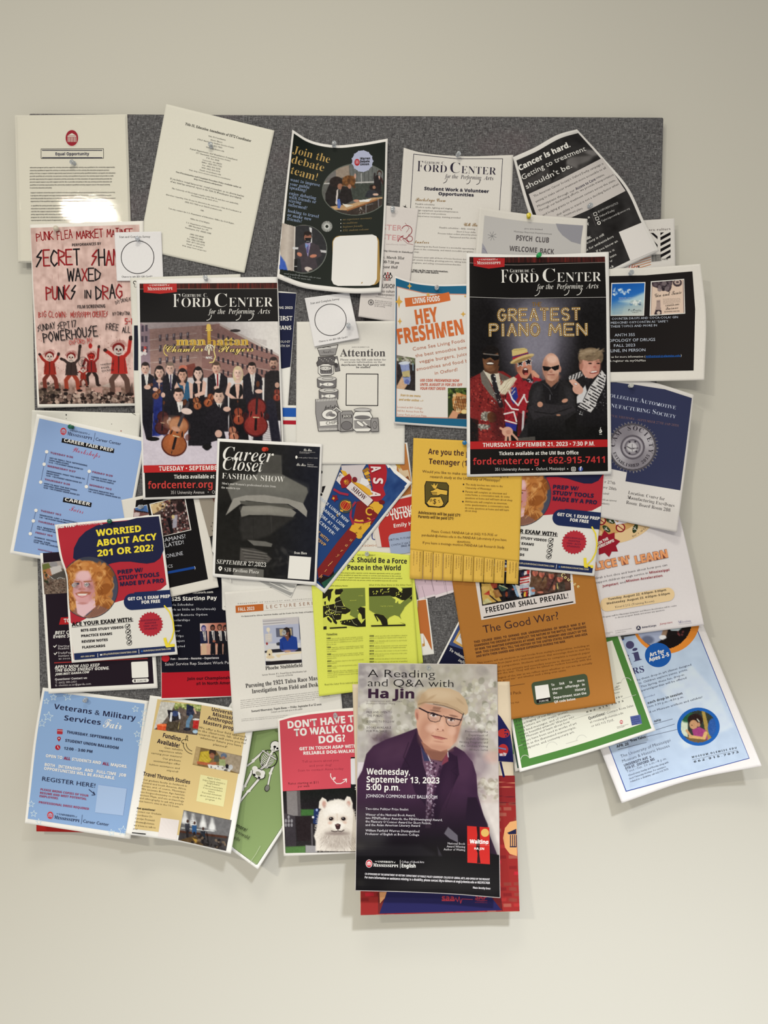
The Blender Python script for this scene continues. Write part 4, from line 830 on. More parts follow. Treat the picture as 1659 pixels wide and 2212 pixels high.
f.t('INCLUSION', 190, 1672, 46, K, a=2, al='r', w=285); f.t('& cross culture', 175, 1722, 30, GREY, al='r', a=2, w=230); f.t('engagement', 175, 1760, 26, GREY, al='r', a=3, w=190, fn='m')
f.fr(*CR['A1']); f.ln([(1085, 312), (1270, 335)], 2, GREY); f.arc(1035, 375, 28, 0, 360, 5, INK); f.star(1035, 375, 20, 7, 5, GREY, a=-90); lines(f, 1078, 358, 200, 11, 20, (70, 66, 66), 4, a=6)
f.done()

f = Sheet('automotive_flyer', 'navy flyer with a large grey metal gear, hanging off the right edge of the board', 'flyer', [(1275, 812), (1498.4, 853), (1462, 1150), (1250, 1108)], (220, 214, 208), fr=CR['A5'], gap=.004, t=[(1340, 820), (1404, 824.4), (1452.8, 838)], r=[(1484, 985)], curl={'r': 14, 'tr': 14, 'br': 3})
f.p([(-100, 150), (185, 152), (500, 190), (900, 252), (1257, 368), (1180, 1010), (1103, 1592), (375, 1472), (395, 1352), (150, 1300), (-100, 1250)], (52, 56, 86))
f.t('COLLEGIATE', 540, 420, 46, (208, 214, 230), w=425, al='r', fn='r', a=10); f.t('A', 562, 425, 62, (208, 214, 230), w=62, fn='r', a=9); f.t('UTOMOTIVE', 628, 438, 46, (208, 214, 230), w=420, fn='r', a=11)
f.t('MANUFACTURING', 700, 572, 52, (208, 214, 230), w=640, al='r', fn='r', a=9); f.t('S', 732, 575, 64, (208, 214, 230), w=42, fn='r', a=9); f.t('OCIETY', 785, 588, 46, (208, 214, 230), w=260, fn='r', a=11)
BR_ = (126, 96, 98)
f.t('INFORMATIONAL MEETINGS – SEPTEMBER 27TH AND 28TH', 1078, 750, 32, BR_, w=1150, al='r', fn='r', a=8.5)
f.t('er 27th', 75, 1490, 38, (70, 64, 66), w=165, fn='r', a=9); f.t('ber 28th', 65, 1565, 38, (70, 64, 66), w=190, fn='r', a=9); f.t('Food provided!', 158, 1652, 28, GREY, al='r', fn='r', a=4, w=230); f.t('For those with an interest', 256, 1745, 26, GREY, al='r', fn='r', a=6, w=330); f.t('in the industry', 165, 1786, 26, GREY, al='r', fn='r', a=6, w=210)
f.t('Location: Center for', 410, 1640, 46, (66, 60, 62), w=490, fn='r', a=10.5); f.t('Manufacturing Excellence', 395, 1702, 46, (66, 60, 62), w=640, fn='r', a=10.5); f.t('Room: Board Room 208', 382, 1770, 46, (66, 60, 62), w=595, fn='r', a=10.5)
def gear(p):
 x, y = p.X - 470, p.Y - 1020; r = np.hypot(x, y); an = np.arctan2(y, x)
 p.fill((84, 80, 86)); p.mix((np.sin(an * 46) > 0).astype(float) * (r > 318), (150, 146, 150), .6 )
 p.mix(np.clip((300 - r) / 5, 0, 1), (58, 54, 62)); p.mix(np.clip((294 - r) / 5, 0, 1), (150, 144, 150)); p.mix(np.clip((294 - r) / 20, 0, 1) * np.clip(np.cos(an * 2 + .9), 0, 1), (196, 192, 196), .7); p.mix(np.clip((294 - r) / 20, 0, 1) * np.clip(-np.cos(an * 2 + .9), 0, 1), (112, 106, 114), .5)
 p.mix(np.clip((165 - r) / 6, 0, 1), (88, 82, 90)); p.mix(np.clip((145 - r) / 14, 0, 1), (168, 162, 168)); p.mix(np.clip((112 - r) / 8, 0, 1), (104, 98, 106)); p.mix(np.clip((92 - r) / 8, 0, 1), (150, 144, 150)); p.e(460, 1020, 66, 60, (196, 192, 194), 8)
 p.ln([(395, 1010), (450, 1040), (540, 1030)], 12, (60, 54, 60)); p.ln([(465, 975), (465, 1075)], 5, (110, 104, 110))
 for a, b in ((430, 952), (505, 945), (520, 1078), (428, 1102), (372, 1028)): p.e(a, b, 14, 12, (50, 44, 52), 4)
f.photo([(110, 660), (830, 660), (830, 1380), (110, 1380)], 1.4, gear, mask=lambda p: np.hypot(p.X - 470, p.Y - 1020) < 332 + 12 * np.sign(np.sin(np.arctan2(p.Y - 1020, p.X - 470) * 46)), name='gear_picture')
f.arct('CAM SOCIETY', 462, 1020, 226, -172, 12, 62, (44, 38, 48), fn='r', lift=3, off=.008); f.arct('ESTABLISHED 2015', 462, 1020, 262, 160, 28, 40, (44, 38, 48), fn='R', flip=True, lift=3)
f.done()

f = Sheet('course_flyer', 'wide black course flyer with blue and sepia advert pictures, white margins, at right edge', 'flyer', [(1262, 588), (1513, 570), (1521.3, 821), (1262, 827)], (230, 224, 214), fr=CR['A4'], t=[(1317, 580.7), (1395.5, 578)], r=[(1524.3, 668)], curl={'r': 24, 'tr': 6, 'br': 8})
f.p([(-150, 385), (180, 374), (700, 362), (1365, 306), (1405, 850), (1382, 1728), (-150, 1756)], (30, 26, 26))
def ad1(p):
 p.grad([(430, 500), (560, 940)], [(24, 92, 176), (40, 110, 190), (150, 180, 190), (196, 202, 196)]); p.pg([(310, 735), (480, 700), (690, 600), (690, 780), (480, 770)], (200, 222, 222), 40, .8); p.e(560, 760, 90, 40, (170, 190, 190), 12, 8); p.blobs((480, 720, 620, 790), 16, 14, [(240, 244, 240), (90, 130, 170), (60, 90, 120)], 3); p.blobs((235, 560, 480, 640), 26, 17, [(226, 236, 244), (150, 190, 224)], 8, 5, .6, .8); p.mix(np.clip((p.Y - 700) / 240, 0, 1) * np.clip((p.X - 250) / 300, 0, 1), (206, 208, 198), .6)
def ad2(p):
 p.fill((226, 200, 180)); p.pg([(770, 460), (1085, 430), (1060, 560), (1030, 605), (800, 525)], (62, 50, 56), 6); p.blobs((830, 470, 1040, 570), 20, 22, [(100, 86, 92), (44, 36, 42), (130, 116, 118)], 2, 4); p.e(1150, 470, 66, 56, (70, 58, 62), 5); p.e(1150, 462, 42, 34, (196, 172, 160), 5); p.e(1150, 462, 22, 16, (90, 78, 80), 4); p.pg([(852, 720), (905, 715), (905, 780), (925, 920), (815, 925), (850, 790)], (168, 146, 138), 4); p.pg([(840, 860), (918, 860), (926, 925), (815, 928)], (52, 42, 48), 4); p.e(880, 900, 24, 24, (210, 190, 176), 4); p.ln([(858, 740), (900, 737)], 6, (60, 50, 54)); p.ln([(786, 465), (768, 930)], 7, (60, 52, 64), 3); p.ln([(1232, 430), (1243, 900)], 8, (60, 56, 80), 3)
f.p([(203, 472), (692, 460), (672, 942), (190, 944)], OFF); f.photo([(215, 485), (680, 474), (660, 932), (196, 936)], 1.4, ad1, name='picture'); f.p([(770, 450), (1247, 414), (1262, 912), (752, 944)], OFF); f.photo([(782, 462), (1240, 426), (1252, 902), (764, 932)], 1.2, ad2, name='picture')
f.t('Gin and Tonic', 830, 680, 60, K, w=385, fn='c', a=-8); lines(f, 942, 708, 260, 10, 17, GREY, 5, a=-2); f.t('CANADA DRY', 1080, 800, 20, K, w=200, al='c', fn='B', a=-6); f.t('Quinac', 1072, 850, 42, K, w=185, al='c', fn='c', a=-6); f.t('QUININE WATER', 1072, 888, 15, K, w=220, al='c', fn='B', a=-3); f.t('OxyContin', 540, 880, 34, (90, 100, 104), w=190, al='c', fn='r', a=0); f.t('TABLETS', 545, 900, 12, GREY, w=90, al='c', a=0); f.t('MESSAGES, SYMPATHY', 310, 695, 12, (200, 214, 230), w=240, a=-1); f.t('CARE AND MORE', 310, 716, 12, (200, 214, 230), w=140, a=-1)
for i in range(9): f.ln([(225, 785 + i * 16), (390 - i * 4, 785 + i * 16)], 2, (130, 170, 210))
LB = (196, 202, 214)
for s_, x, y, w_, h_, al_ in (('COUNTER DROPS AND COCA-COLA? GIN', 208, 1003, 950, 32, 'l'), ('MEDICINE? OXYCONTIN AS “SAFE”?', 196, 1060, 820, 32, 'l'), ('THESE TOPICS AND MORE IN', 192, 1113, 665, 32, 'l'), ('ANTH 355', 395, 1236, 290, 40, 'c'), ('ANTHROPOLOGY OF DRUGS', 832, 1302, 900, 42, 'r'), ('FALL 2023', 392, 1386, 305, 40, 'c'), ('ONLINE, IN PERSON', 692, 1452, 610, 42, 'r')): f.t(s_, x, y, h_, LB, w=w_, al=al_, a=-1.6, off=.004)
f.t('Email us for more information (', 690, 1540, 30, OFF, w=600, al='r', a=-.8); f.t('enhemosi@olemiss.edu', 700, 1538, 28, (40, 96, 176), w=495, fn='B', a=-1); f.t(')', 1200, 1524, 30, OFF, a=0); f.t('& register via myOleMiss', 696, 1597, 30, OFF, w=520, al='r', a=-.8); f.ln([(702, 1546), (1195, 1528)], 4, (40, 96, 176))
f.done()
f = Sheet('striped_flyer', 'orange and beige flyer scrap at the right of the lunar show flyer', 'flyer', [(700, 965), (880, 956), (898, 1100), (720, 1130)], OFF, fr=CR['B1'])
f.p([(1150, 100), (1268, 112), (1338, 600), (1340, 780), (1150, 830)], (184, 118, 62)); f.p([(1160, 380), (1230, 470), (1300, 460), (1335, 610), (1260, 560), (1180, 500)], (214, 190, 156)); f.p([(1120, 380), (1190, 380), (1200, 460)], (196, 152, 60)); f.p([(1260, 560), (1300, 540), (1335, 640)], (140, 84, 50)); f.done()
f = Sheet('blank_sheet', 'white school sheet with blue and orange capitals below the lunar show flyer', 'paper', [(715, 1110), (905, 1130), (905, 1225), (715, 1215)], (226, 220, 208), fr=CR['B1'])
f.t('STU', 895, 1390, 95, (52, 60, 130), al='r', a=1, w=230); f.t('HIGH SCHOOL', 918, 1476, 26, (188, 110, 60), w=330, al='r', a=-1); f.t('at', 540, 1520, 30, GREY, a=0); f.done()
f = Sheet('tutoring_flyer', 'bright red tutoring flyer half hidden left of the yellow tear-off flyer', 'flyer', [(790, 1092), (900, 1066), (918, 1182), (815, 1182)], (222, 210, 200), fr=CR['B1'], curl={'t': 1})
f.p([(1050, 880), (1350, 812), (1375, 1490), (950, 1486), (905, 1225)], (186, 52, 48)); f.e(1110, 845, 26, 22, (206, 200, 220)); f.p([(1048, 870), (1080, 880), (1100, 850), (1040, 850)], (206, 150, 146))
f.t('ACCOUNTING', 1380, 1008, 86, OFF, w=560, al='r', fn='B', a=-11, lift=1.5); f.t('TUTORING', 1075, 1130, 80, OFF, w=460, fn='H', a=-11); f.t('Emily H', 1112, 1228, 48, OFF, w=240, fn='B', a=-8)
f.rrect(1030, 1320, 420, 280, 60, (160, 172, 196), a=-9); f.t('VIRTUAL TUTORING', 1045, 1405, 26, NAVY, w=330, a=-7); f.t('CONTACT VIA TEXT', 1075, 1475, 26, NAVY, w=320, a=-8); f.t('(662) 89', 1205, 1485, 24, NAVY, w=140, fn='B', a=-6); f.done()
f = Sheet('ruled_sheet', 'pale pink ruled sheet below the yellow tear-off flyer, the lower one', 'paper', [(888, 1225), (955, 1212), (960, 1283), (905, 1297)], (226, 212, 214), fr=CR['D3'])
f.inset(.02, .02, .98, .93, (214, 188, 198)); f.t('1', 228, 235, 34, NAVY, fn='r', a=-5); f.ln([(180, 300), (245, 545)], 4, (60, 50, 60)); f.done()
f = Sheet('ruled_sheet', 'pale pink ruled sheet below the yellow tear-off flyer, the upper one', 'paper', [(925, 1200), (973, 1190), (982, 1279), (941, 1292)], (228, 216, 216), fr=CR['D3'])
f.inset(.0, .02, .98, .93, (216, 190, 200)); f.t('2', 432, 222, 30, NAVY, fn='r', a=-5); f.ln([(340, 185), (392, 388)], 4, (60, 50, 60)); f.ln([(560, 200), (595, 375)], 3, (60, 50, 60)); f.ln([(590, 200), (636, 455)], 4, (60, 50, 60)); f.done()
f = Sheet('striped_flyer', 'orange and cream flyer strip right of the yellow world map flyer', 'flyer', [(860, 1300), (923, 1293), (938, 1413), (875, 1421)], OFF, fr=CR['D3'])
f.p([(100, 560), (248, 538), (305, 960), (362, 1450), (330, 1400), (280, 1290), (200, 1150), (100, 1150)], (190, 110, 56)); f.p([(185, 1330), (212, 1330), (205, 1160), (232, 1370), (185, 1385)], (196, 140, 70)); f.done()
f = Sheet('volunteer_flyer', 'navy volunteer flyer corner with white serif words, left of the brown course flyer', 'flyer', [(1006, 1312), (1125, 1378), (1055, 1520), (925, 1470)], OFF, fr=CR['D3'], curl={'l': 2})
f.p([(848, 970), (1300, 1100), (1300, 1900), (480, 1690)], (24, 26, 52)); f.p([(848, 970), (1300, 1100), (1300, 1560), (660, 1352)], (62, 78, 126)); f.p([(870, 1050), (1300, 1200), (1300, 1500), (900, 1395), (735, 1305)], (206, 164, 92)); f.p([(880, 1120), (1200, 1250), (1200, 1420), (900, 1350), (785, 1280)], (218, 216, 216))
f.t('To volunteer', 660, 1450, 55, OFF, w=400, fn='R', a=30); f.t('info.', 825, 1640, 50, OFF, w=150, fn='J', a=24); f.arc(880, 1205, 18, 60, 250, 6, K); f.done()

f = Sheet('course_flyer', 'brown course flyer with a wartime poster picture and green box, lower right', 'flyer', [(966, 1188), (1274, 1180), (1330, 1519), (1026, 1566)], (176, 116, 52), fr=CR['B5'], r=[(1284.4, 1242), (1311, 1390)], curl={'r': 10, 'br': 10, 'b': 8}, rough=.5)
f.p([(200, 100), (1135, -20), (1183, 375), (268, 535)], (222, 212, 206)); f.p([(240, 100), (1125, -10), (1136, 246), (276, 398)], K)
def war(p):
 p.fr(*CR['D5']); p.fill((28, 24, 26))
 p.pg([(0, 280), (130, 280), (300, 540), (20, 590), (0, 460)], (196, 160, 84), 8); p.pg([(130, 275), (240, 275), (230, 340), (170, 360)], (150, 62, 44), 8); p.pg([(30, 440), (120, 380), (130, 460)], (170, 60, 44), 6); p.pg([(20, 540), (90, 500), (160, 560), (30, 590)], (190, 182, 130), 6); p.pg([(170, 380), (250, 370), (310, 470), (210, 500)], (150, 104, 58), 8); p.pg([(245, 320), (330, 300), (400, 370), (300, 400)], (60, 84, 70), 8); p.ln([(270, 305), (385, 350)], 12, (206, 200, 150)); p.pg([(320, 400), (440, 330), (500, 470), (360, 500)], (26, 26, 34), 8); p.ln([(125, 460), (250, 560)], 20, (46, 34, 36)); p.e(375, 440, 20, 40, (140, 70, 50), 6); p.e(475, 365, 22, 16, (150, 70, 60), 5); p.pg([(460, 300), (530, 320), (590, 480), (530, 480)], (132, 160, 188), 6)
 p.pg([(500, 290), (570, 320), (600, 470), (610, 490), (570, 490)], (214, 206, 200), 4)
 p.pg([(555, 40), (735, 40), (705, 470), (600, 490), (560, 290)], (34, 28, 40), 4)
 p.pg([(605, 100), (640, 95), (635, 155), (600, 160)], (40, 44, 70), 3); p.pg([(640, 95), (680, 90), (675, 145), (635, 155)], (214, 208, 204), 3); p.pg([(680, 85), (720, 78), (718, 135), (676, 145)], (178, 44, 46), 3)
 for i in range(6): p.pg([(575, 190 + i * 20), (722, 160 + i * 20), (722, 180 + i * 20), (575, 210 + i * 20)], (178, 42, 46) if i % 2 == 0 else (216, 208, 202), 3)
 p.pg([(572, 300), (712, 285), (708, 350), (572, 365)], (176, 180, 190), 4)
 for i in range(4): p.pg([(572, 365 + i * 18), (700, 345 + i * 18), (700, 356 + i * 18), (572, 376 + i * 18)], (178, 44, 48) if i % 2 == 0 else (214, 200, 196), 3)
 p.ln([(610, 350), (612, 430)], 9, (50, 46, 80)); p.pg([(612, 410), (636, 406), (634, 480), (612, 484)], (50, 40, 40), 2); p.pg([(636, 406), (664, 402), (660, 474), (634, 480)], (214, 176, 60), 2); p.pg([(664, 402), (690, 398), (686, 468), (660, 474)], (178, 44, 44), 2)
 p.pg([(722, 40), (740, 60), (728, 470), (705, 470)], (216, 208, 204), 4); p.pg([(735, 80), (1330, 80), (1335, 380), (730, 460)], (86, 58, 48), 6); p.pg([(730, 340), (800, 330), (795, 440), (726, 460)], (142, 168, 190), 5)
 for x, y, c in ((800, 110, (98, 72, 54)), (900, 130, (112, 82, 58)), (1040, 150, (96, 60, 56)), (1170, 200, (70, 60, 52))):
  p.pg([(x - 50, y + 60), (x + 70, y + 50), (x + 90, y + 200), (x - 90, y + 220)], c, 8); p.e(x, y + 10, 40, 52, (196, 112, 92), 7); p.e(x + 14, y + 20, 18, 36, (150, 80, 66), 12); p.e(x + 4, y - 36, 50, 24, (96, 82, 70), 6); p.e(x - 12, y + 2, 6, 4, (60, 30, 30), 3)
 for a, b in (((960, 130), (860, 330)), ((1110, 170), (1000, 400))): p.ln([a, b], 16, (54, 44, 44), 4);
 p.pg([(760, 300), (900, 230), (1000, 330), (820, 400)], (96, 66, 50), 10, .8); p.e(775, 385, 30, 22, (200, 120, 100), 6); p.e(880, 410, 46, 16, (196, 120, 100), 6); p.e(1085, 340, 18, 40, (190, 120, 90), 6); p.ln([(1130, 280), (1140, 360)], 12, (206, 190, 120)); p.nz(34, 34)
f.photo([(252, 110), (1122, 0), (1130, 240), (284, 388)], 1.3, war)
f.fr(*CR['D5'])
for i, c_ in enumerate('Course'): f.t(c_, 1180 + i * 48, 160 + i * 34, 60 if i == 0 else 48, (234, 216, 150), a=38, fn='B', lift=2)
f.fr(*CR['B5'])
f.t('FREEDOM', 316, 470, 52, K, w=290, fn='B', a=-12, lift=2); f.t('SHALL', 634, 408, 50, K, w=178, fn='B', a=-11, lift=2); f.t('PREVAIL!', 842, 370, 50, K, w=275, fn='B', a=-10, lift=2); f.ln([(292, 510), (1156, 360)], 12, K)
f.t('The Good War?', 292, 664, 76, (52, 34, 44), w=740, a=-10.8, fn='t', off=.006)
DB = (60, 32, 34)
for s_, x, y, w_ in (('THIS  COURSE  SEEKS  TO  EXPAND  OUR  UNDERSTANDING  OF  WORLD  WAR  II  BY', 198, 760, 1095), ('EXAMINING THE ORIGINS OF THE CONFLICT, THE NATURE OF THE BATTLE, THE TRAGEDIES', 204, 794, 1095), ('OF WAR, THE WARTIME EXPERIENCES AT HOME, AND THE MEMORY AND LEGACY OF THE', 208, 830, 1095), ('WAR. THIS COURSE WILL TELL THE HISTORY OF THE UNITED STATES, EUROPE, AND ASIA', 214, 864, 1098), ('AND BOTH THEIR SHARED AND UNIQUE EXPERIENCES DURING THE WAR.', 220, 898, 878)): f.t(s_, x, y, 21, DB, w=w_, fn='B', a=-9.6)
D2_ = (112, 66, 30)
for s_, x, y, w_ in (('This course will ask students to read books from multiple perspectives, including an', 228, 960, 1100), ('voices from Japan and a Holocaust memoir, that encourage them to view the', 345, 974, 985), ('soldiers’ perspectives. Students will have to complete a research paper', 345, 1010, 990), ('ask them to use primary and secondary sources to discuss an element of', 345, 1050, 995), ('from the war. They will also be asked to reckon honestly with the', 400, 1068, 945), ('the legacy of the war as we reflect upon whether or not we can actually', 380, 1112, 975), ('have a “good war” and whether such a thing even exists.', 380, 1140, 720)): f.t(s_, x, y, 18, D2_, w=w_, a=-9)
f.ln([(440, 1190), (688, 1152)], 3, DB); f.t('Dr. Jared Pack', 656, 1248, 28, D2_, w=250, al='r', a=-6); f.t('Office: Bishop Hall', 632, 1338, 15, D2_, w=180, al='r', a=-5)
f.rrect(748, 1142, 548, 222, 36, (70, 82, 60), a=-9.5); f.p([(785, 1175), (915, 1158), (935, 1282), (800, 1306)], OFF); f.p([(800, 1306), (935, 1284), (940, 1318), (806, 1342)], K); f.t('SCAN ME', 828, 1332, 17, OFF, w=92, a=-8, lift=2)
for s_, x, y, w_ in (('To      link      to      more', 946, 1176, 325), ('course   offerings   in', 954, 1216, 320), ('the', 962, 1256, 42), ('History', 1178, 1226, 102), ('Department, scan the', 970, 1300, 320), ('QR code below.', 976, 1340, 212)): f.t(s_, x, y, 23, OFF, w=w_, a=-8.5, fn='B', lift=2)
f.done()

YL = (236, 214, 62)
def guy(p):
 p.grad([(250, 650), (820, 1200)], [(58, 60, 72), (74, 78, 96)]);
 p.blobs((230, 720, 760, 1230), 150, 50, [(190, 122, 62), (164, 96, 44), (206, 146, 84), (140, 78, 34)], 4, 14, 1.4, .75)
 p.e(470, 800, 210, 130, (186, 118, 60), 20); p.blobs((280, 690, 700, 900), 60, 30, [(206, 142, 80), (150, 86, 40), (222, 166, 104)], 7, 12, .6, .7)
 p.pg([(290, 1340), (350, 1230), (480, 1330), (620, 1200), (760, 1260), (830, 1420), (260, 1420)], (146, 104, 88), 8)
 for i in range(12): p.ln([(520 + i * 16, 1370 - i * 9), (560 + i * 16, 1230 - i * 2)], 3, (96, 60, 52), 3, .7)
 for i in range(8): p.ln([(500, 1340 - i * 16), (720, 1270 - i * 14)], 3, (104, 66, 56), 3, .6)
 p.pg([(350, 1150), (580, 1120), (590, 1220), (440, 1345), (370, 1300)], (226, 186, 190), 10)
 p.pg([(330, 900), (400, 800), (500, 790), (550, 900), (585, 1080), (500, 1180), (430, 1195), (360, 1150), (315, 1050)], (214, 158, 158), 18)
 p.e(440, 850, 90, 60, (230, 186, 186), 30); p.e(545, 1020, 46, 120, (188, 124, 122), 36, 0, .6); p.e(360, 1080, 40, 60, (226, 170, 170), 24, 0, .6)
 p.ln([(395, 912), (420, 930), (430, 1010)], 12, (188, 124, 116), 8); p.e(425, 1010, 42, 18, (196, 130, 122), 10); p.ln([(340, 915), (395, 925)], 12, (160, 96, 60), 6); p.ln([(450, 920), (540, 915)], 13, (160, 96, 60), 6)
 p.e(372, 945, 26, 13, (120, 80, 80), 5); p.e(380, 945, 12, 11, (60, 62, 80), 3); p.e(490, 950, 32, 14, (130, 90, 88), 5); p.e(488, 950, 12, 11, (60, 62, 80), 3)
 p.pg([(345, 1060), (420, 1035), (540, 1045), (520, 1075), (360, 1085)], (172, 98, 72), 10, .9); p.pg([(365, 1068), (495, 1062), (470, 1084), (390, 1085)], (236, 226, 216), 5); p.ln([(375, 1095), (430, 1108), (490, 1088)], 7, (190, 96, 96), 4); p.e(430, 1180, 60, 14, (176, 110, 100), 12, 0, .5)
 for s_ in range(46):
  r = random.Random(s_); x = r.uniform(560, 760) if s_ % 2 else r.uniform(240, 330); y = r.uniform(760, 1180); q = [(x + 22 * math.sin(y / 30 + k + s_), y + k * 24) for k in range(5)]; p.ln(q, 8, r.choice([(220, 164, 100), (132, 72, 32), (196, 128, 66)]), 6, .7)
def worried(c, fr_, label, curl, l=None, second=False, **kw):
 f = Sheet('tutoring_flyer', label, 'flyer', c, OFF, fr=fr_, curl=curl, l=l, group=None, **kw)
 f.fr(*CR['A7'])
 src = np.array([(103, 240), (1362, 118), (1570, 1790), (305, 1890)], float); dst = np.array(c, float)
 if second:   # the drawing is laid out once and carried on to the second copy by the two sheets' corners
  A = []; B = []
  for (x, y), (X, Y) in zip(src, dst):
   A += [[x, y, 1, 0, 0, 0, -X * x, -X * y], [0, 0, 0, x, y, 1, -Y * x, -Y * y]]; B += [X, Y]
  h = np.append(np.linalg.solve(np.array(A), np.array(B)), 1).reshape(3, 3); hi = np.linalg.inv(h)
  def fwd(P_):
   P_ = np.asarray(P_, float); w = P_ @ h[2, :2] + 1; return np.stack([(P_ @ h[0, :2] + h[0, 2]) / w, (P_ @ h[1, :2] + h[1, 2]) / w], -1)
  f.im = fwd; f.ang = -5.4; f.hi = hi
 f.inset(.02, .018, .975, .975, (176, 44, 56)) if not second else f.p([(128, 262), (1343, 140), (1462, 925), (1525, 1690), (330, 1780)], (176, 44, 56)); f.k += 4
 sh = f.p
 sh([(330, 1440), (820, 1170), (1365, 1015), (1462, 935), (1537, 1745), (333, 1858), (280, 1400)], (226, 222, 214)); f.k += 3
 q = [(1343, 138), (1390, 420), (1402, 540), (1360, 640), (1290, 690), (1200, 705), (1100, 695), (1000, 680), (880, 682), (780, 700), (690, 730), (600, 740), (520, 760), (320, 640), (330, 520), (390, 400), (470, 320), (600, 250), (780, 210), (950, 195), (1080, 160)]
 sh(q, NAVY)
 le = lambda y: np.interp(y, [450, 650, 850, 1150, 1600], [150, 190, 254, 270, 300])
 f.k += 2; f.p([(max(510 + 348 * math.cos(g), le(990 + 368 * math.sin(g))), 990 + 368 * math.sin(g)) for g in np.linspace(0, 6.283, 44, False)], (62, 64, 76))
 def gp(p):
  if second:
   w = p.g @ hi[2, :2] + hi[2, 2]; p.X = (p.g @ hi[0, :2] + hi[0, 2]) / w; p.Y = (p.g @ hi[1, :2] + hi[1, 2]) / w
  guy(p)
 f.photo([(165, 620), (862, 620), (862, 1365), (262, 1365)] if not second else fwd([(165, 620), (862, 620), (862, 1365), (262, 1365)]), 1.15, gp, raw=second, mask=lambda p: (((p.X - 510) / 344)**2 + ((p.Y - 990) / 364)**2 < 1) & (p.X > le(p.Y)), label='round photograph of a person with long curly red hair')
 f.t('Survive', 133, 284, 40, OFF, w=208, fn='H', a=-6); f.t('Accounting', 345, 258, 40, (236, 200, 200), w=330, fn='t', a=-5, off=.004)
 f.t('WORRIED', 598, 378, 74, YL, w=540, fn='H', a=-6); f.t('ABOUT ACCY', 602, 500, 74, YL, w=728, fn='H', a=-6.5); f.t('201 OR 202?', 612, 620, 74, YL, w=678, fn='H', a=-6)
 f.t('PREP W/', 852, 832, 46, NAVY, w=305, fn='H', a=-6); f.t('STUDY TOOLS', 864, 902, 46, NAVY, w=488, fn='H', a=-5.5); f.t('MADE BY A PRO', 882, 974, 46, NAVY, w=525, fn='H', a=-5)
 f.rrect(918, 1070, 400, 198, 98, (32, 44, 84), a=-4.5, n=8); f.p([(1050, 1048), (1478, 1018), (1505, 1222), (1060, 1258)], (32, 44, 84)); f.t('GET CH. 1 EXAM PREP', 975, 1146, 36, OFF, w=505, fn='H', a=-4); f.t('FOR FREE', 1140, 1186, 36, OFF, w=220, fn='H', a=-4)
 f.t('ACE YOUR EXAM WITH:', 304, 1455, 44, K, w=735, fn='H', a=-5); f.ln([(304, 1466), (1038, 1396)], 4, K)
 for s_, x, y, w_ in (('BITE-SIZE STUDY VIDEOS', 414, 1518, 510), ('PRACTICE EXAMS', 418, 1584, 370), ('REVIEW NOTES', 424, 1652, 312), ('FLASHCARDS', 430, 1720, 275)): f.t(s_, x, y, 28, INK, w=w_, fn='H', a=-4.5)
 for i in range(4): check(f, 970 + i * 7, 1456 + i * 65, 30, K)
 f.star(1246, 1428, 150, 132, 24, (178, 46, 58))
 for i, (s_, w_) in enumerate((('SUCCESSFULLY', 222), ('ASSISTED', 140), ('1500+ ACCY', 172), ('STUDENTS', 150))): f.t(s_, 1240 + i * 3, 1390 + i * 34, 20, (96, 30, 56), w=w_, al='c', fn='B', a=-4, lift=2)
 f.p([(330, 1778), (1530, 1682), (1537, 1756), (338, 1856)], (32, 44, 84)); f.t('401-309-8759', 412, 1826, 17, (214, 202, 170), w=165, fn='B', a=-4, lift=2); f.t('LEE@SURVIVEACCOUNTING.COM', 672, 1800, 20, (214, 202, 170), w=408, fn='B', a=-4.5, lift=2); f.t('SURVIVEACCOUNTING.COM', 1160, 1758, 19, (214, 202, 170), w=328, fn='B', a=-4.5, lift=2); f.rect(642, 1786, 22, 18, OFF, a=-4); f.e(1142, 1752, 11, 11, (60, 110, 180)); f.ln([(614, 1778), (616, 1822)], 5, OFF); f.ln([(1104, 1732), (1108, 1780)], 5, OFF)
 f.ln([(1410, 1208), (1470, 1280), (1515, 1400), (1525, 1500), (1500, 1600), (1450, 1680)], 17, YL); f.ln([(1415, 1600), (1440, 1688)], 34, YL); f.ln([(1440, 1690), (1525, 1680)], 34, YL)
 f.done()
 return f
worried([(1085, 930), (1314, 948), (1283.7, 1244.7), (1053, 1222)], CR['A7'], 'accounting tutoring flyer, right hand copy, half behind the yellow tear-off flyer', {'br': 4}, second=True)

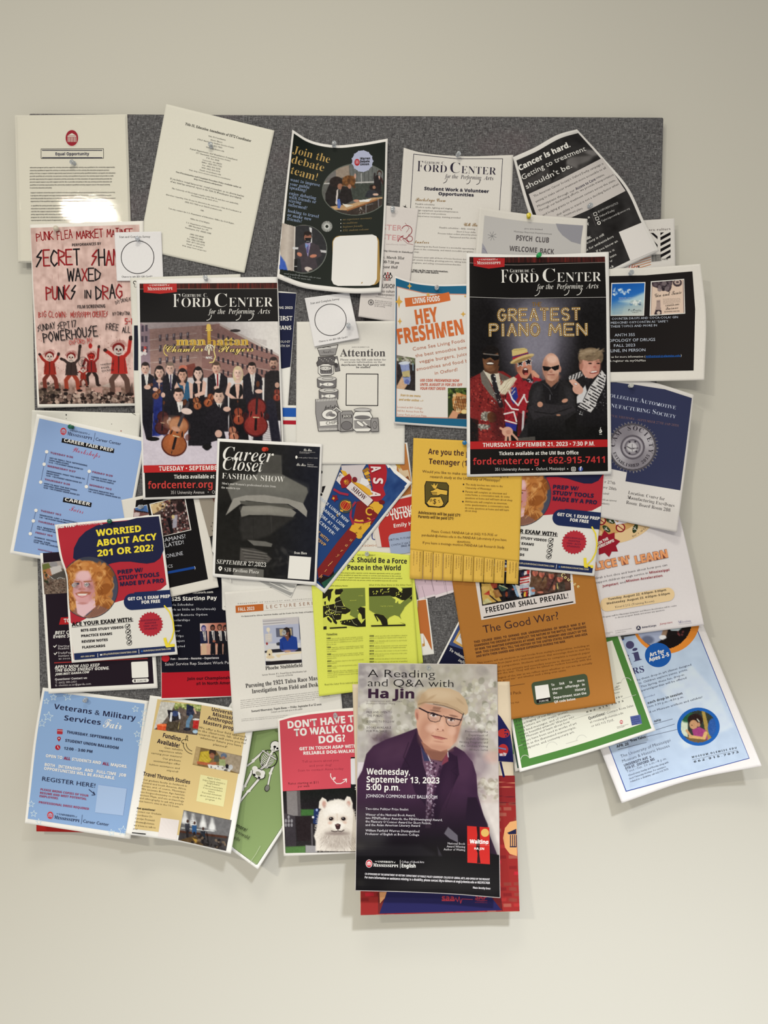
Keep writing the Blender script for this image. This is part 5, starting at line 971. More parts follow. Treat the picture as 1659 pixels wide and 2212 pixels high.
# red card, then the lower left group
f = Sheet('card', 'plain red card peeking out below the light blue veterans flyer', 'card', [(78, 1570), (300, 1570), (300, 1800), (78.5, 1796)], (178, 40, 36)); f.done()
f = Sheet('veterans_flyer', 'light blue flyer with white outlined stars, bottom left', 'flyer', [(92.4, 1485), (321.4, 1514), (282, 1813), (53.6, 1778)], OFF, fr=CR['C3'], l=[(76, 1580), (62, 1700)], curl={'l': 12, 'bl': 14, 'b': 22, 'br': 6})
f.inset(.022, .025, .965, .965, (142, 172, 212))
f.t('Veterans & Military', 435, 292, 62, NAVY, w=1020, fn='B', a=8.2); f.t('Services', 562, 434, 62, NAVY, w=455, fn='B', a=7.5); f.t('Fair', 1040, 520, 120, OFF, w=235, fn='c', a=7)
SB = (208, 224, 240)
for x, y, R_ in ((432, 150, 42), (605, 140, 55), (368, 388, 62), (1445, 295, 42), (1565, 345, 58), (1530, 470, 58), (1465, 605, 40), (1510, 705, 55), (158, 1470, 42), (188, 1590, 42), (250, 1690, 40), (1150, 1822, 42), (1290, 1800, 62), (345, 200, 36), (290, 470, 50)):
 an = random.Random(x).uniform(-100, -80); q = [(x + (R_ if i % 2 == 0 else R_ * .42) * math.cos(math.radians(an + 36 * i)), y + (R_ if i % 2 == 0 else R_ * .42) * math.sin(math.radians(an + 36 * i))) for i in range(11)]
 f.ln(q, 6, SB)
f.rrect(478, 544, 68, 60, 8, (176, 48, 56), a=3); f.ln([(482, 562), (548, 566)], 5, SB); f.e(500, 658, 22, 22, RED); f.p([(480, 668), (520, 668), (498, 698)], RED); f.e(500, 658, 8, 8, SB); f.e(484, 770, 31, 31, (176, 32, 46)); f.ln([(484, 750), (484, 772), (500, 782)], 6, SB)
f.t('THURSDAY, SEPTEMBER 14TH', 594, 594, 33, NAVY, w=695, fn='B', a=8.4); f.t('STUDENT UNION BALLROOM', 575, 698, 33, NAVY, w=665, fn='B', a=8.2); f.t('12:00 – 3:00 PM', 560, 795, 33, NAVY, w=352, fn='B', a=7)
f.t('OPEN TO', 336, 888, 34, OFF, w=205, fn='H', a=7); f.t('ALL', 556, 918, 34, (150, 40, 70), w=82, fn='H', a=7); f.t('STUDENTS AND', 658, 930, 34, OFF, w=362, fn='H', a=7.5); f.t('ALL', 1036, 984, 34, (150, 40, 70), w=80, fn='H', a=7); f.t('MAJORS.', 1138, 996, 34, OFF, w=206, fn='H', a=8)
f.t('BOTH   INTERNSHIP   AND   FULL-TIME   JOB', 322, 996, 34, OFF, w=1015, fn='H', a=7.7); f.t('OPPORTUNITIES WILL BE AVAILABLE.', 314, 1044, 34, OFF, w=885, fn='H', a=8)
f.t('REGISTER HERE!', 290, 1180, 52, NAVY, w=660, fn='s', a=7.6, off=.01); f.ln([(870, 1290), (935, 1345)], 8, NAVY); f.ln([(905, 1358), (945, 1356), (925, 1318)], 8, NAVY)
for s_, x, y, w_ in (('PLEASE BRING COPIES OF YOUR', 270, 1300, 598), ('RESUME AND MEET POTENTIAL', 264, 1342, 580), ('EMPLOYERS.', 258, 1382, 235), ('PROFESSIONAL DRESS REQUIRED.', 250, 1458, 632)): f.t(s_, x, y, 26, (164, 56, 84), w=w_, fn='B', a=7.8)
f.p([(985, 1232), (1338, 1280), (1292, 1612), (945, 1572)], (168, 190, 222))
um(f, 440, 1650, 316, NAVY, (196, 56, 66), 'Career Center', NAVY, bg=(170, 180, 205)); f.done()

f = Sheet('job_flyer', 'dark flyer with aerial stadium photo and red tag, behind the left tutoring flyer', 'flyer', [(86.6, 1195), (322, 1180), (341, 1486.7), (105, 1498.5)], OFF, fr=CR['B8'], curl={'l': 8, 'bl': 4, 'b': 3})
f.inset(.025, -.0, .965, .965, (34, 24, 34))
def town(p):
 p.fill((112, 96, 84)); p.pg([(110, 50), (420, 60), (420, 170), (120, 120)], (176, 164, 156), 8); p.pg([(125, 110), (200, 90), (230, 150), (130, 190)], (110, 116, 62), 8); p.pg([(130, 180), (240, 150), (260, 260), (150, 300)], (180, 120, 90), 8); p.e(262, 110, 50, 40, (150, 146, 146), 8); p.pg([(215, 150), (350, 120), (365, 190), (240, 240)], (206, 200, 194), 6); p.pg([(200, 260), (400, 180), (410, 270), (270, 310)], (86, 80, 74), 6); p.ln([(190, 240), (280, 305), (340, 270), (400, 290)], 5, (226, 222, 214)); p.blobs((140, 300, 410, 470), 200, 7, [(84, 64, 54), (150, 128, 112), (120, 96, 82), (60, 46, 40)], 3, 4); p.blobs((130, 170, 210, 340), 20, 12, [(40, 50, 36), (170, 120, 60)], 3)
f.photo([(118, 92), (440, 55), (440, 462), (148, 480)], 1.4, town)
f.p([(352, 765), (520, 755), (520, 848), (328, 855)], (176, 34, 38)); f.t('TOP', 390, 828, 44, OFF, fn='H', a=-3, w=120)
f.t('BEST COMPANY', 280, 975, 40, OFF, w=410, fn='O', a=-2); f.t('Event Staffing', 258, 1022, 40, OFF, w=390, fn='O', a=-3); f.t('!', 455, 1055, 34, OFF, fn='O', a=-3)
for x, y in ((262, 1118), (268, 1208)): f.ln([(x, y), (x + 12, y + 16), (x + 36, y - 12)], 9, OFF)
for s_, x, y, w_ in (('Starting at $14,', 316, 1132, 280), ('flexible shifts', 316, 1162, 250), ('DailyPay and', 320, 1216, 240), ('instant access', 322, 1252, 270), ('as soon as shift', 324, 1286, 290)): f.t(s_, x, y, 26, (204, 196, 196), w=w_, a=-2)
f.ln([(272, 1326), (1422, 1272)], 12, (166, 50, 50)); f.t('APPLY NOW AND KEEP', 275, 1398, 36, OFF, w=558, fn='O', a=-3); f.t('THE GOOD ENERGY GOING.', 282, 1438, 36, OFF, w=668, fn='O', a=-2.6); f.t('JOBS.BEST.GARDA.COM', 280, 1482, 26, OFF, w=425, fn='O', a=-4)
f.t('Questions? Contact us:', 280, 1544, 25, (220, 214, 212), w=400, fn='B', a=-3); f.t('T: (662) 380-2431', 284, 1584, 25, (196, 188, 188), w=262, a=-3); f.t('E: olemiss.ss.us@garda.com', 286, 1618, 25, (196, 188, 188), w=438, a=-3)
f.rrect(1220, 1316, 205, 200, 12, OFF, a=-3); f.rrect(1232, 1528, 205, 46, 22, OFF, a=-3); f.t('SCAN ME', 1292, 1562, 24, GREY, w=118, a=-3, lift=2); f.rrect(1256, 1533, 20, 32, 4, GREY, a=-3); f.done()

f = Sheet('anatomy_flyer', 'sage green flyer with drawn skeleton, tilted, lower edge of the board', 'flyer', [(533, 1466), (730, 1609), (557, 1878), (360, 1735)], OFF, fr=CR['C5'], curl={'br': 14, 'b': 18, 'r': 6})
f.inset(.028, .02, .972, .978, (134, 154, 100));
f.ln([(80, 1722), (345, 1920), (365, 1915), (655, 1475)], 5, (84, 100, 62))
BO = (226, 222, 214)
def bone(*q, w=26):
 f.ln(q, w + 8, K); f.k += .6; f.ln(q, w, BO)
 for x, y in (q[0], q[-1]): f.e(x, y, w * .75, w * .62, BO)
bone((440, 570), (315, 680)); bone((315, 690), (245, 740), w=20); bone((580, 680), (520, 830)); bone((520, 840), (490, 980), w=18); bone((300, 810), (215, 985)); bone((205, 990), (190, 1030), w=20); bone((400, 880), (265, 1040)); bone((250, 1050), (150, 1180), w=22)
f.e(480, 1010, 30, 42, K, a=15); f.e(482, 1008, 24, 36, (120, 118, 110), a=15)
f.e(498, 660, 108, 108, K, a=35); f.e(498, 660, 98, 98, (134, 154, 100), a=35)
for i in range(9):
 t_ = i * 21 - 78; c_, s_ = math.cos(math.radians(30)), math.sin(math.radians(30)); cx, cy = 498 - t_ * s_, 650 + t_ * c_; L = 84 - abs(t_) * .35
 f.arc(cx, cy, L, 20, 160, 13, K, ry=34, rot=30, n=10); f.k += .3; f.arc(cx, cy, L, 20, 160, 8, BO, ry=34, rot=30, n=10); f.k += .3
bone((535, 590), (470, 730), w=18); bone((455, 740), (385, 800), w=24);
for i in range(8): f.ln([(448 - i * 9 - 14, 722 + i * 11 - 8), (448 - i * 9 + 14, 722 + i * 11 + 8)], 4, K)
f.e(380, 838, 84, 60, K, a=30); f.e(380, 838, 76, 52, BO, a=30); f.e(335, 775, 34, 30, BO); f.e(425, 830, 32, 34, BO, a=20); f.e(375, 835, 34, 24, (150, 150, 130), a=30); f.e(330, 850, 16, 12, K, a=30); f.e(385, 882, 16, 12, K, a=30)
f.ln([(425, 560), (590, 665)], 18, K); f.k += .5; f.ln([(425, 560), (590, 665)], 11, BO); bone((530, 600), (548, 565), w=22)
f.e(582, 505, 66, 62, K, a=30); f.e(582, 505, 59, 55, BO, a=30); f.e(555, 545, 36, 26, BO, a=30); f.e(572, 516, 17, 15, K); f.e(604, 535, 13, 13, K); f.e(566, 540, 7, 9, K); f.ln([(535, 550), (585, 568)], 4, K)
f.t('more?', 105, 1470, 46, (46, 52, 34), fn='B', a=27, w=140); f.t('Freiwald', 90, 1530, 46, (62, 68, 46), a=29, w=190); f.t('edu', 80, 1612, 46, (62, 68, 46), a=25, w=75); f.ln([(400, 1700), (345, 1800), (275, 1900)], 4, (196, 204, 170)); f.t('ABC', 560, 322, 24, K, a=27, fn='i'); f.done()

f = Sheet('anthropology_flyer', 'sandy yellow flyer with three field photos, bottom left next to the star flyer', 'flyer', [(324, 1502), (552, 1541), (498.7, 1844.4), (271, 1802)], OFF, fr=CR['C4'], t=[(415.5, 1514), (500, 1529)], r=[(545.7, 1580)], b=[(380, 1817)], curl={'b': 20, 'bl': 8, 'r': 5, 'br': 5, 't': 1})
f.inset(.075, .02, .935, .955, (216, 190, 132))
def dig(p):
 p.fill((92, 80, 72)); p.pg([(480, 140), (660, 150), (610, 260), (500, 400), (395, 480), (400, 400)], (206, 202, 192), 8)
 for i in range(9): p.ln([(500 + i * 17, 150), (440 + i * 14, 400)], 3, (160, 156, 148), 3, .7)
 p.pg([(655, 145), (970, 180), (960, 260), (860, 250), (640, 220)], (150, 158, 90), 12); p.blobs((660, 150, 960, 240), 40, 12, [(200, 206, 140), (90, 110, 56)], 2, 5); p.pg([(560, 240), (740, 260), (700, 360), (590, 380)], (40, 38, 44), 8); p.e(655, 285, 40, 34, (60, 74, 116), 6); p.ln([(610, 280), (600, 370)], 26, (220, 220, 222), 5); p.ln([(700, 270), (710, 340)], 22, (220, 220, 222), 5)
 p.pg([(790, 170), (870, 200), (900, 260), (850, 330), (790, 300)], (42, 48, 70), 8); p.ln([(845, 320), (810, 380), (800, 460)], 44, (96, 130, 160), 8); p.e(800, 470, 44, 20, (40, 40, 50), 6); p.ln([(880, 230), (900, 280)], 20, (206, 170, 150), 5); p.pg([(870, 370), (940, 360), (930, 470), (865, 460)], (188, 46, 44), 6); p.e(905, 355, 42, 12, (220, 220, 216), 5); p.pg([(436, 420), (574, 420), (550, 490), (440, 480)], (214, 84, 44), 5); p.e(505, 420, 68, 14, (236, 120, 70), 4); p.e(895, 500, 34, 20, (170, 196, 214), 6); p.pg([(560, 380), (720, 390), (700, 500), (540, 480)], (74, 64, 50), 14); p.pg([(700, 200), (790, 240), (780, 330), (690, 260)], (110, 96, 88), 12); p.ln([(705, 380), (690, 470)], 5, (190, 170, 110)); p.nz(18, 28)
f.photo([(482, 140), (970, 182), (918, 542), (397, 472)], 1.2, dig)
def lab(p):
 p.fill((122, 98, 62)); p.pg([(1140, 730), (1450, 790), (1420, 1000), (1330, 970)], (158, 142, 120), 10); p.pg([(900, 680), (960, 690), (920, 900), (862, 890)], (176, 150, 104), 6); p.pg([(960, 740), (1060, 730), (1100, 820), (1050, 880), (930, 870)], (196, 170, 56), 8)
 for i in range(7): p.ln([(950, 762 + i * 16), (1090, 768 + i * 16)], 4, (140, 120, 44), 3, .6)
 p.ln([(930, 870), (1060, 890), (1130, 880)], 34, (176, 96, 62), 6); p.e(1100, 750, 42, 46, (60, 44, 36), 7); p.e(1095, 790, 32, 36, (150, 96, 72), 6); p.e(1235, 790, 36, 34, (92, 104, 124), 6); p.e(1230, 820, 26, 24, (156, 112, 90), 5); p.pg([(1180, 830), (1250, 830), (1260, 930), (1180, 920)], (150, 160, 110), 6); p.pg([(1040, 890), (1330, 920), (1310, 980), (1060, 940)], (216, 212, 204), 6); p.blobs((1060, 900, 1300, 970), 12, 12, [(60, 56, 60), (120, 110, 100)], 4); p.e(1275, 915, 20, 28, (34, 32, 38), 4); p.e(1318, 925, 26, 30, (190, 190, 190), 5); p.pg([(1120, 790), (1180, 780), (1180, 860), (1120, 860)], (60, 70, 66), 6, .7); p.nz(24, 20)
f.photo([(905, 678), (1452, 790), (1418, 1004), (862, 895)], 1.2, lab)
def room(p):
 p.fill((62, 58, 58)); p.pg([(750, 1440), (1330, 1560), (1300, 1750), (700, 1680)], (106, 104, 104), 12)
 for x, y in ((770, 1560), (868, 1590), (988, 1610), (1095, 1640)): p.pg([(x - 10, y - 110), (x + 12, y - 108), (x + 44, y + 40), (x - 44, y + 30)], (206, 204, 200), 30, .9); p.e(x, y, 34, 40, (222, 220, 216), 26, 0, .8)
 for i in range(6): p.ln([(850, 1510 + i * 22), (890, 1510 + i * 22)], 4, (90, 86, 86))
 p.ln([(730, 1650), (1120, 1690)], 10, (200, 200, 196), 4); p.ln([(700, 1690), (1260, 1760)], 26, (74, 44, 32), 8)
 for x, y, c in ((800, 1600, (56, 56, 64)), (882, 1620, (46, 84, 128)), (985, 1690, (40, 44, 52))): p.e(x + 4, y - 30, 15, 20, (70, 50, 44), 4); p.pg([(x - 28, y), (x + 30, y), (x + 26, y + 100), (x - 24, y + 90)], c, 6); p.ln([(x, y + 90), (x, y + 150)], 30, (38, 34, 36), 6)
 p.pg([(690, 1800), (900, 1740), (960, 1830), (1100, 1900), (700, 1800)], (86, 66, 42), 14); p.pg([(860, 1770), (940, 1800), (900, 1830)], (180, 140, 60), 8); p.blobs((780, 1740, 1260, 1900), 40, 14, [(40, 32, 30), (120, 100, 80), (30, 26, 26)], 5); p.ln([(1030, 1700), (1060, 1860)], 9, (24, 22, 24)); p.nz(26, 14)
f.photo([(755, 1437), (1330, 1558), (1262, 1925), (690, 1795)], 1.2, room)
for s_, x, y, w_ in (('University of', 1088, 250, 370), ('Mississippi', 1102, 310, 340), ('Anthropology', 1038, 352, 415), ('Masters program', 990, 405, 480)): f.t(s_, x, y, 42, (44, 30, 50), w=w_, fn='B', a=12)
DG = (84, 72, 52)
for s_, x, y, w_ in (('We offer a four field approach', 935, 460, 578), ('in the classroom, lab, and field', 930, 496, 585), ('research that will serve you for', 915, 535, 595), ('whatever future you have', 952, 582, 500), ('planned!', 1108, 662, 168)): f.t(s_, x, y, 26, DG, w=w_, a=11.5)
f.t('Funding', 505, 566, 50, (36, 26, 44), w=215, fn='B', a=13, off=.01); f.t('Available!', 436, 634, 50, (36, 26, 44), w=272, fn='B', a=13, off=.01); f.t('Travel Through Studies', 270, 1024, 46, (36, 26, 44), w=568, fn='B', a=10.5, off=.005)
for s_, x, y, w_ in (('Gain valuable', 745, 732, 225), ('experience while', 738, 772, 280), ('earning your masters!', 732, 815, 368), ('Our graduate', 720, 860, 220), ('assistantships offer', 714, 902, 322), ('tuition assistance and', 706, 950, 368), ('stipend!', 690, 990, 140)): f.t(s_, x, y, 22, DG, w=w_, al='r', a=8)
for i, s_ in enumerate(('Our graduate faculty do fieldwork in', 'Central and South America, Africa,', 'Europe, and, of course, Mississippi.', 'We excavate Bronze Age hamlets,', 'use biogeochemistry to study the', 'ancient Maya, and use archaeology', 'and ethnography to ask why people', 'visit historic sites in the US South.')): f.t(s_, 268 - i * 7, 1082 + i * 36.5, 22, DG, w=530 - (i == 7) * 40, a=8.5)
f.t('Got questions?', 196, 1424, 22, K, w=220, fn='H', a=7)
for i, (s_, w_) in enumerate((('Contact our Graduate', 300), ('Coordinator Dr.', 205), ('Carolyn Freiwald:', 240), ('crfreiwa@olemiss.', 245), ('we’d love to talk to', 265), ('you!', 55))): f.t(s_, 190 - i * 8, 1462 + i * 41, 22, DG, w=w_, a=7)
f.p([(958, 1012), (1282, 1080), (1232, 1398), (906, 1330)], (226, 218, 160))
for s_, x, y, w_ in (('Apply Online:', 1035, 1058, 165), ('https://apply.olemiss.e', 985, 1085, 270), ('du/graduate/', 1030, 1120, 160), ('· Official Transcripts', 982, 1148, 242), ('· 3 recommendation', 972, 1176, 250), ('letters', 1050, 1220, 78), ('· Personal statement', 960, 1232, 250), ('about interest in the', 952, 1268, 255), ('program', 1018, 1312, 108)): f.t(s_, x, y, 20, (96, 88, 56), w=w_, a=10, lift=2)
f.p([(482, 1528), (704, 1558), (668, 1792), (448, 1755)], (232, 222, 216)); f.ln([(142, 1708), (300, 1724)], 12, K)
f.arc(770, 620, 40, 100, 340, 6, K, ry=26); f.ln([(775, 610), (792, 548), (804, 552), (800, 600)], 6, K); f.arc(880, 640, 130, 185, 100, 6, K, n=8); f.arc(880, 640, 95, 180, 105, 6, K, n=8); f.done()

f = Sheet('job_flyer', 'black and red student work flyer with small photo of four people in suits', 'flyer', [(345, 1240), (497, 1234), (518, 1504), (348.6, 1512.8)], OFF, fr=CR['B7'], curl={'b': 2})
f.p([(100, -160), (1262, -180), (1275, 480), (1340, 490), (1440, 1620), (162, 1640)], (18, 18, 30)); f.p([(162, 1642), (1440, 1608), (1480, 2068), (163, 2110)], (176, 26, 40)); f.e(235, 1378, 74, 66, (186, 36, 46))
f.t('network.com', 1108, 178, 40, OFF, w=370, al='r', fn='B', a=-2); f.t('$25 Starting Pay', 1178, 300, 68, OFF, w=830, al='r', fn='B', a=-1.5, off=.006)
for s_, x, y, w_ in (('Flexible Schedules', 745, 408, 540), ('(work as little as 5hrs/week)', 1155, 488, 920), ('Virtual/ Remote Option', 1003, 592, 740), ('Scholarships', 682, 692, 370), ('Income', 530, 790, 200), ('Career', 502, 890, 190), ('Trips', 565, 985, 150), ('All majors', 585, 1075, 280), ('accepted', 588, 1172, 250)): f.t(s_, x, y, 42, (208, 208, 212), w=w_, al='r', a=-1, off=.008)
f.t('Fun – Income – Resume – Experience', 330, 1408, 36, (226, 222, 220), w=885, fn='B', a=-1.4); f.t('Sales/ Service Rep Student Work Pu', 226, 1512, 52, (204, 200, 200), w=1170, a=-1.6); f.t('Join our Championsh', 628, 1780, 50, (62, 10, 22), w=790, fn='H', a=-1.5); f.t('#1 in North Ameri', 800, 1868, 50, (62, 10, 22), w=640, fn='H', a=-1.3)
def team(p):
 p.grad([(865, 900), (1340, 900)], [(226, 206, 200), (196, 130, 110), (150, 84, 70)]); p.pg([(870, 1150), (1360, 1120), (1380, 1320), (870, 1320)], (196, 150, 130), 20)
 for x, y, hc, sk_, su, pa in ((935, 830, (60, 60, 110), (170, 150, 190), (30, 32, 60), (204, 170, 140)), (1100, 820, (30, 24, 26), (120, 76, 62), (24, 24, 36), (20, 20, 26)), (1228, 810, (60, 40, 34), (150, 100, 80), (28, 24, 30), (18, 16, 22)), (1335, 825, (30, 24, 26), (130, 80, 66), (22, 22, 30), (20, 20, 26))):
  p.ln([(x - 10, 1090), (x - 16, 1290)], 50, pa, 6); p.ln([(x + 26, 1090), (x + 32, 1290)], 46, pa, 6); p.pg([(x - 70, 880), (x + 60, 870), (x + 76, 1100), (x - 66, 1110)], su, 8); p.pg([(x - 22, 875), (x + 30, 870), (x + 40, 1050), (x + 12, 1060)], (226, 220, 214), 6); p.ln([(x + 8, 885), (x + 22, 1040)], 14, (60, 40, 44), 4); p.e(x, y - 5, 46, 58, hc, 7); p.face(x, y, 56, 84, sk_, hc)
 p.e(1125, 1065, 28, 22, (150, 90, 70), 5); p.e(1220, 950, 14, 20, (200, 180, 170), 4)
f.photo([(866, 738), (1342, 724), (1378, 1300), (880, 1318)], 1.0, team); f.done()

f = Sheet('course_flyer', 'black course flyer with two street photos, left of the fashion show poster', 'flyer', [(262, 1080), (433, 1045), (472.4, 1268.4), (300, 1304)], (222, 216, 205), fr=CR['B6'], curl={'br': 5, 'r': 3, 'b': 2})
f.p([(90, 130), (865, -20), (880, 115), (1080, 1220), (300, 1395), (60, 400)], (20, 18, 20))
def st1(p): p.fill((120, 80, 76)); p.pg([(70, 230), (240, 190), (262, 300), (80, 265)], (76, 112, 166), 6); p.pg([(70, 262), (262, 296), (262, 312), (70, 285)], (40, 28, 30), 4); p.pg([(60, 300), (140, 300), (130, 360), (55, 360)], (200, 180, 176), 6)
def st2(p): p.fill((70, 52, 50)); p.pg([(280, 190), (560, 120), (560, 190), (330, 320), (290, 290)], (206, 178, 132), 6); p.blobs((300, 150, 540, 280), 24, 13, [(150, 116, 78), (230, 206, 160)], 3, 3); p.ln([(340, 330), (600, 180)], 12, (96, 84, 80)); p.blobs((440, 130, 830, 590), 300, 11, [(40, 28, 30), (150, 108, 104), (206, 190, 184), (90, 60, 60), (28, 20, 22), (120, 60, 56)], 8, 4, 1.3, .85); p.pg([(600, 340), (660, 330), (650, 500), (590, 520)], (176, 176, 190), 10, .8); p.ln([(540, 390), (580, 560)], 46, (20, 18, 22), 8); p.e(600, 360, 22, 26, (200, 180, 130), 6); p.e(700, 230, 60, 70, (36, 26, 26), 20)
f.p([(55, 235), (240, 190), (275, 380), (50, 400)], OFF); f.photo([(60, 242), (235, 198), (268, 330), (50, 370)], 1.5, st1); f.p([(272, 182), (760, 60), (850, 542), (455, 632), (330, 460)], OFF); f.photo([(285, 190), (750, 74), (838, 535), (400, 640)], 1.2, st2)
f.t('SHAMANS?', 775, 650, 56, (196, 196, 200), w=385, al='r', a=-11); f.t('RELATED!', 748, 732, 56, (196, 196, 200), w=340, al='r', a=-11); f.t('ONLINE', 738, 884, 52, (186, 186, 192), w=235, al='r', a=-11); f.t('TOPICS', 594, 1058, 44, (186, 186, 192), w=200, al='r', a=-5); f.ln([(470, 1140), (890, 1060)], 34, (24, 66, 140)); f.t(')', 896, 1076, 38, OFF, a=-10); f.done()
f = Sheet('blank_sheet', 'white sheet edge showing under the bottom of the fashion show poster', 'paper', [(477, 1225), (580, 1232), (592, 1330), (482, 1318)], fr=CR['C1'])
f.ln([(95, 488), (95, 500)], 4, K); f.done()
f = Sheet('lecture_flyer', 'white lecture flyer with orange label and photo of a person in a blue jumper', 'flyer', [(484.6, 1279), (716, 1258), (742, 1556), (505, 1585)], (226, 221, 212), fr=CR['C1'], curl={'b': 4, 'br': 3})
f.p([(237, 483), (606, 457), (609, 548), (242, 577)], (190, 102, 46)); f.t('FALL 2023', 276, 553, 44, OFF, w=214, fn='B', a=-4, lift=2)
f.t('D E P A R T M E N T   O F   S O C I O L O G Y   A N D   A N T H R O P O L O G Y', 270, 462, 12, GREY, w=1060, a=-4); f.t('L E C T U R E  S E R I E S', 648, 520, 44, (150, 104, 76), w=720, fn='t', a=-4.6, off=.008); f.ln([(620, 455), (1300, 405)], 2, (180, 170, 160)); f.ln([(612, 548), (1300, 492)], 2, (180, 170, 160))
f.t('Co-Sponsored by African American Studies and the Center for the Study of Southern Culture', 316, 632, 17, INK, w=1060, fn='R', a=-3.8)
def anth(p):
 p.fill((176, 180, 200)); p.pg([(600, 660), (1080, 625), (1090, 720), (608, 745)], (196, 190, 190), 6)
 for i in range(4): p.ln([(600, 690 + i * 18), (900, 670 + i * 16)], 6, (226, 224, 222) if i % 2 else (140, 136, 140), 4)
 p.pg([(1075, 640), (1110, 900), (1090, 950)], (60, 64, 86), 6); p.pg([(775, 780), (1000, 768), (1005, 895), (780, 900)], (96, 98, 116), 5); p.pg([(820, 795), (980, 785), (985, 870), (830, 880)], (190, 170, 130), 8); p.pg([(615, 985), (1100, 975), (1110, 1060), (620, 1080)], (206, 204, 206), 8)
 p.e(672, 800, 24, 30, (226, 214, 190), 5); p.ln([(680, 830), (685, 960)], 12, (214, 196, 170), 6); p.pg([(625, 860), (720, 850), (725, 960), (630, 980)], (206, 196, 186), 18, .7)
 for i in range(5): p.ln([(640, 865 + i * 18), (712, 862 + i * 18)], 5, (226, 214, 196), 4)
 p.e(655, 985, 14, 18, (150, 50, 50), 5); p.pg([(780, 975), (830, 960), (830, 1010), (785, 1010)], (56, 58, 70), 6)
 p.pg([(622, 1085), (720, 1060), (1110, 1040), (1115, 1110), (630, 1130)], (40, 38, 46), 6); p.pg([(630, 1110), (1112, 1085), (1118, 1195), (635, 1220)], (226, 220, 212), 5); p.pg([(635, 1220), (1118, 1195), (1122, 1238), (640, 1275)], (34, 30, 34), 4)
 p.pg([(825, 930), (870, 895), (980, 880), (1050, 900), (1068, 1060), (1010, 1080), (860, 1085), (825, 1050)], (34, 62, 140), 7); p.pg([(845, 930), (860, 1070), (880, 1075)], (24, 44, 110), 10, .7); p.pg([(890, 890), (968, 880), (930, 955)], (120, 76, 60), 6)
 p.e(916, 830, 50, 62, (36, 26, 26), 6); p.e(912, 850, 40, 52, (128, 84, 66), 7); p.e(905, 875, 20, 8, (200, 180, 170), 4); p.e(910, 815, 42, 24, (50, 40, 40), 8); p.e(958, 870, 14, 40, (40, 28, 28), 8)
 p.pg([(840, 1070), (950, 1060), (1055, 1065), (1020, 1090), (900, 1105)], (120, 110, 150), 8); p.e(930, 1088, 44, 14, (190, 150, 120), 6); p.e(690, 1110, 38, 54, (224, 206, 170), 6); p.e(690, 1130, 12, 12, (60, 40, 40), 4); p.e(700, 1165, 56, 22, (220, 200, 166), 6); p.ln([(780, 1140), (1060, 1105), (1110, 1100)], 22, (226, 208, 176), 5); p.e(810, 1150, 26, 20, (222, 204, 170), 5)
f.photo([(598, 665), (1080, 628), (1122, 1238), (637, 1275)], 1.1, anth, label='colour photograph of a person at a laboratory table')
f.t('Phoebe Stubblefield', 637, 1335, 48, INK, w=492, fn='R', a=-5); f.t('Interim Director, C.A. Pound Human Identification Lab', 592, 1412, 22, GREY, w=590, fn='r', a=-5); f.t('University of Florida', 782, 1428, 22, GREY, w=218, fn='r', a=-5)
f.t('Pursuing the 1921 Tulsa Race Massacre', 374, 1572, 56, INK, w=1100, fn='R', a=-6.3); f.t('Investigation from Field and Desk', 458, 1645, 56, INK, w=885, fn='R', a=-6)
for i, (x, w_) in enumerate(((302, 1190), (304, 1190), (305, 1200), (306, 1190), (308, 985))): lines(f, x, 1745 + i * 25, w_, 11, 0, (96, 90, 86), 1, a=-6.6, seed=i, last=1, fn='r')
f.t('Barnard Observatory, Tupelo Room — Friday, September 8 at 12 noon', 450, 1895, 28, INK, w=935, fn='R', a=-5.8); f.t('Lectures are free and open to the public', 712, 1905, 22, GREY, w=418, fn='r', a=-6)
for i in range(2): lines(f, 316, 1992 + i * 22, 620, 10, 0, (96, 90, 86), 1, a=-5, seed=i + 9, last=1, fn='i')
f.done()
f = Sheet('blank_sheet', 'shaded grey-beige sheet in the gap under the musicians poster', 'paper', [(425, 1060), (482, 1060), (478, 1150), (452, 1160)], (150, 140, 126)); f.p([(458, 1075), (470, 1075), (466, 1092)], (110, 70, 60)); f.done()  # shadow over this beige sheet is put into its paper colour
f = Sheet('blank_sheet', 'narrow white sheet with three black specks left of the fashion show poster', 'paper', [(464, 1075), (500, 1065), (500, 1260), (458, 1190)], fr=CR['B6'])
for x, y in ((1143, 442), (1125, 490), (1140, 550)): f.e(x, y, 6, 6, K)
f.done()
f = Sheet('peace_flyer', 'second bright yellow sheet showing as a strip right of the world map flyer', 'flyer', [(860, 1200), (890, 1201), (914, 1432), (870, 1450)], (216, 222, 92), fr=CR['C2'], curl={'r': 2}); f.ln([(1465, 600), (1480, 915)], 3, (130, 130, 60)); f.done()
YW = (222, 226, 96)
f = Sheet('peace_flyer', 'bright yellow flyer with two black maps and timeline columns, centre', 'flyer', [(668, 1192), (886, 1199), (906, 1478), (689, 1504)], YW, fr=CR['C2'], t=[(793, 1191)], curl={'bl': 6, 'b': 4, 'l': 2})
f.t('PAID ADVERTISEMENT', 892, 196, 18, (96, 98, 60), w=250, al='r', a=1)
f.t('The U.S. Should Be a Force', 1320, 300, 66, (34, 30, 44), w=1000, al='r', fn='B', a=1.6, off=.008); f.t('for Peace in the World', 1236, 392, 66, (34, 30, 44), w=870, al='r', fn='B', a=.6, off=.008)
for i, w_ in enumerate((870, 900, 940, 860)): lines(f, 1236 + (0, 5, 22, -48)[i], 446 + i * 32, w_, 15, 0, (84, 84, 40), 1, al='r', fn='J', a=1, seed=i, last=1)
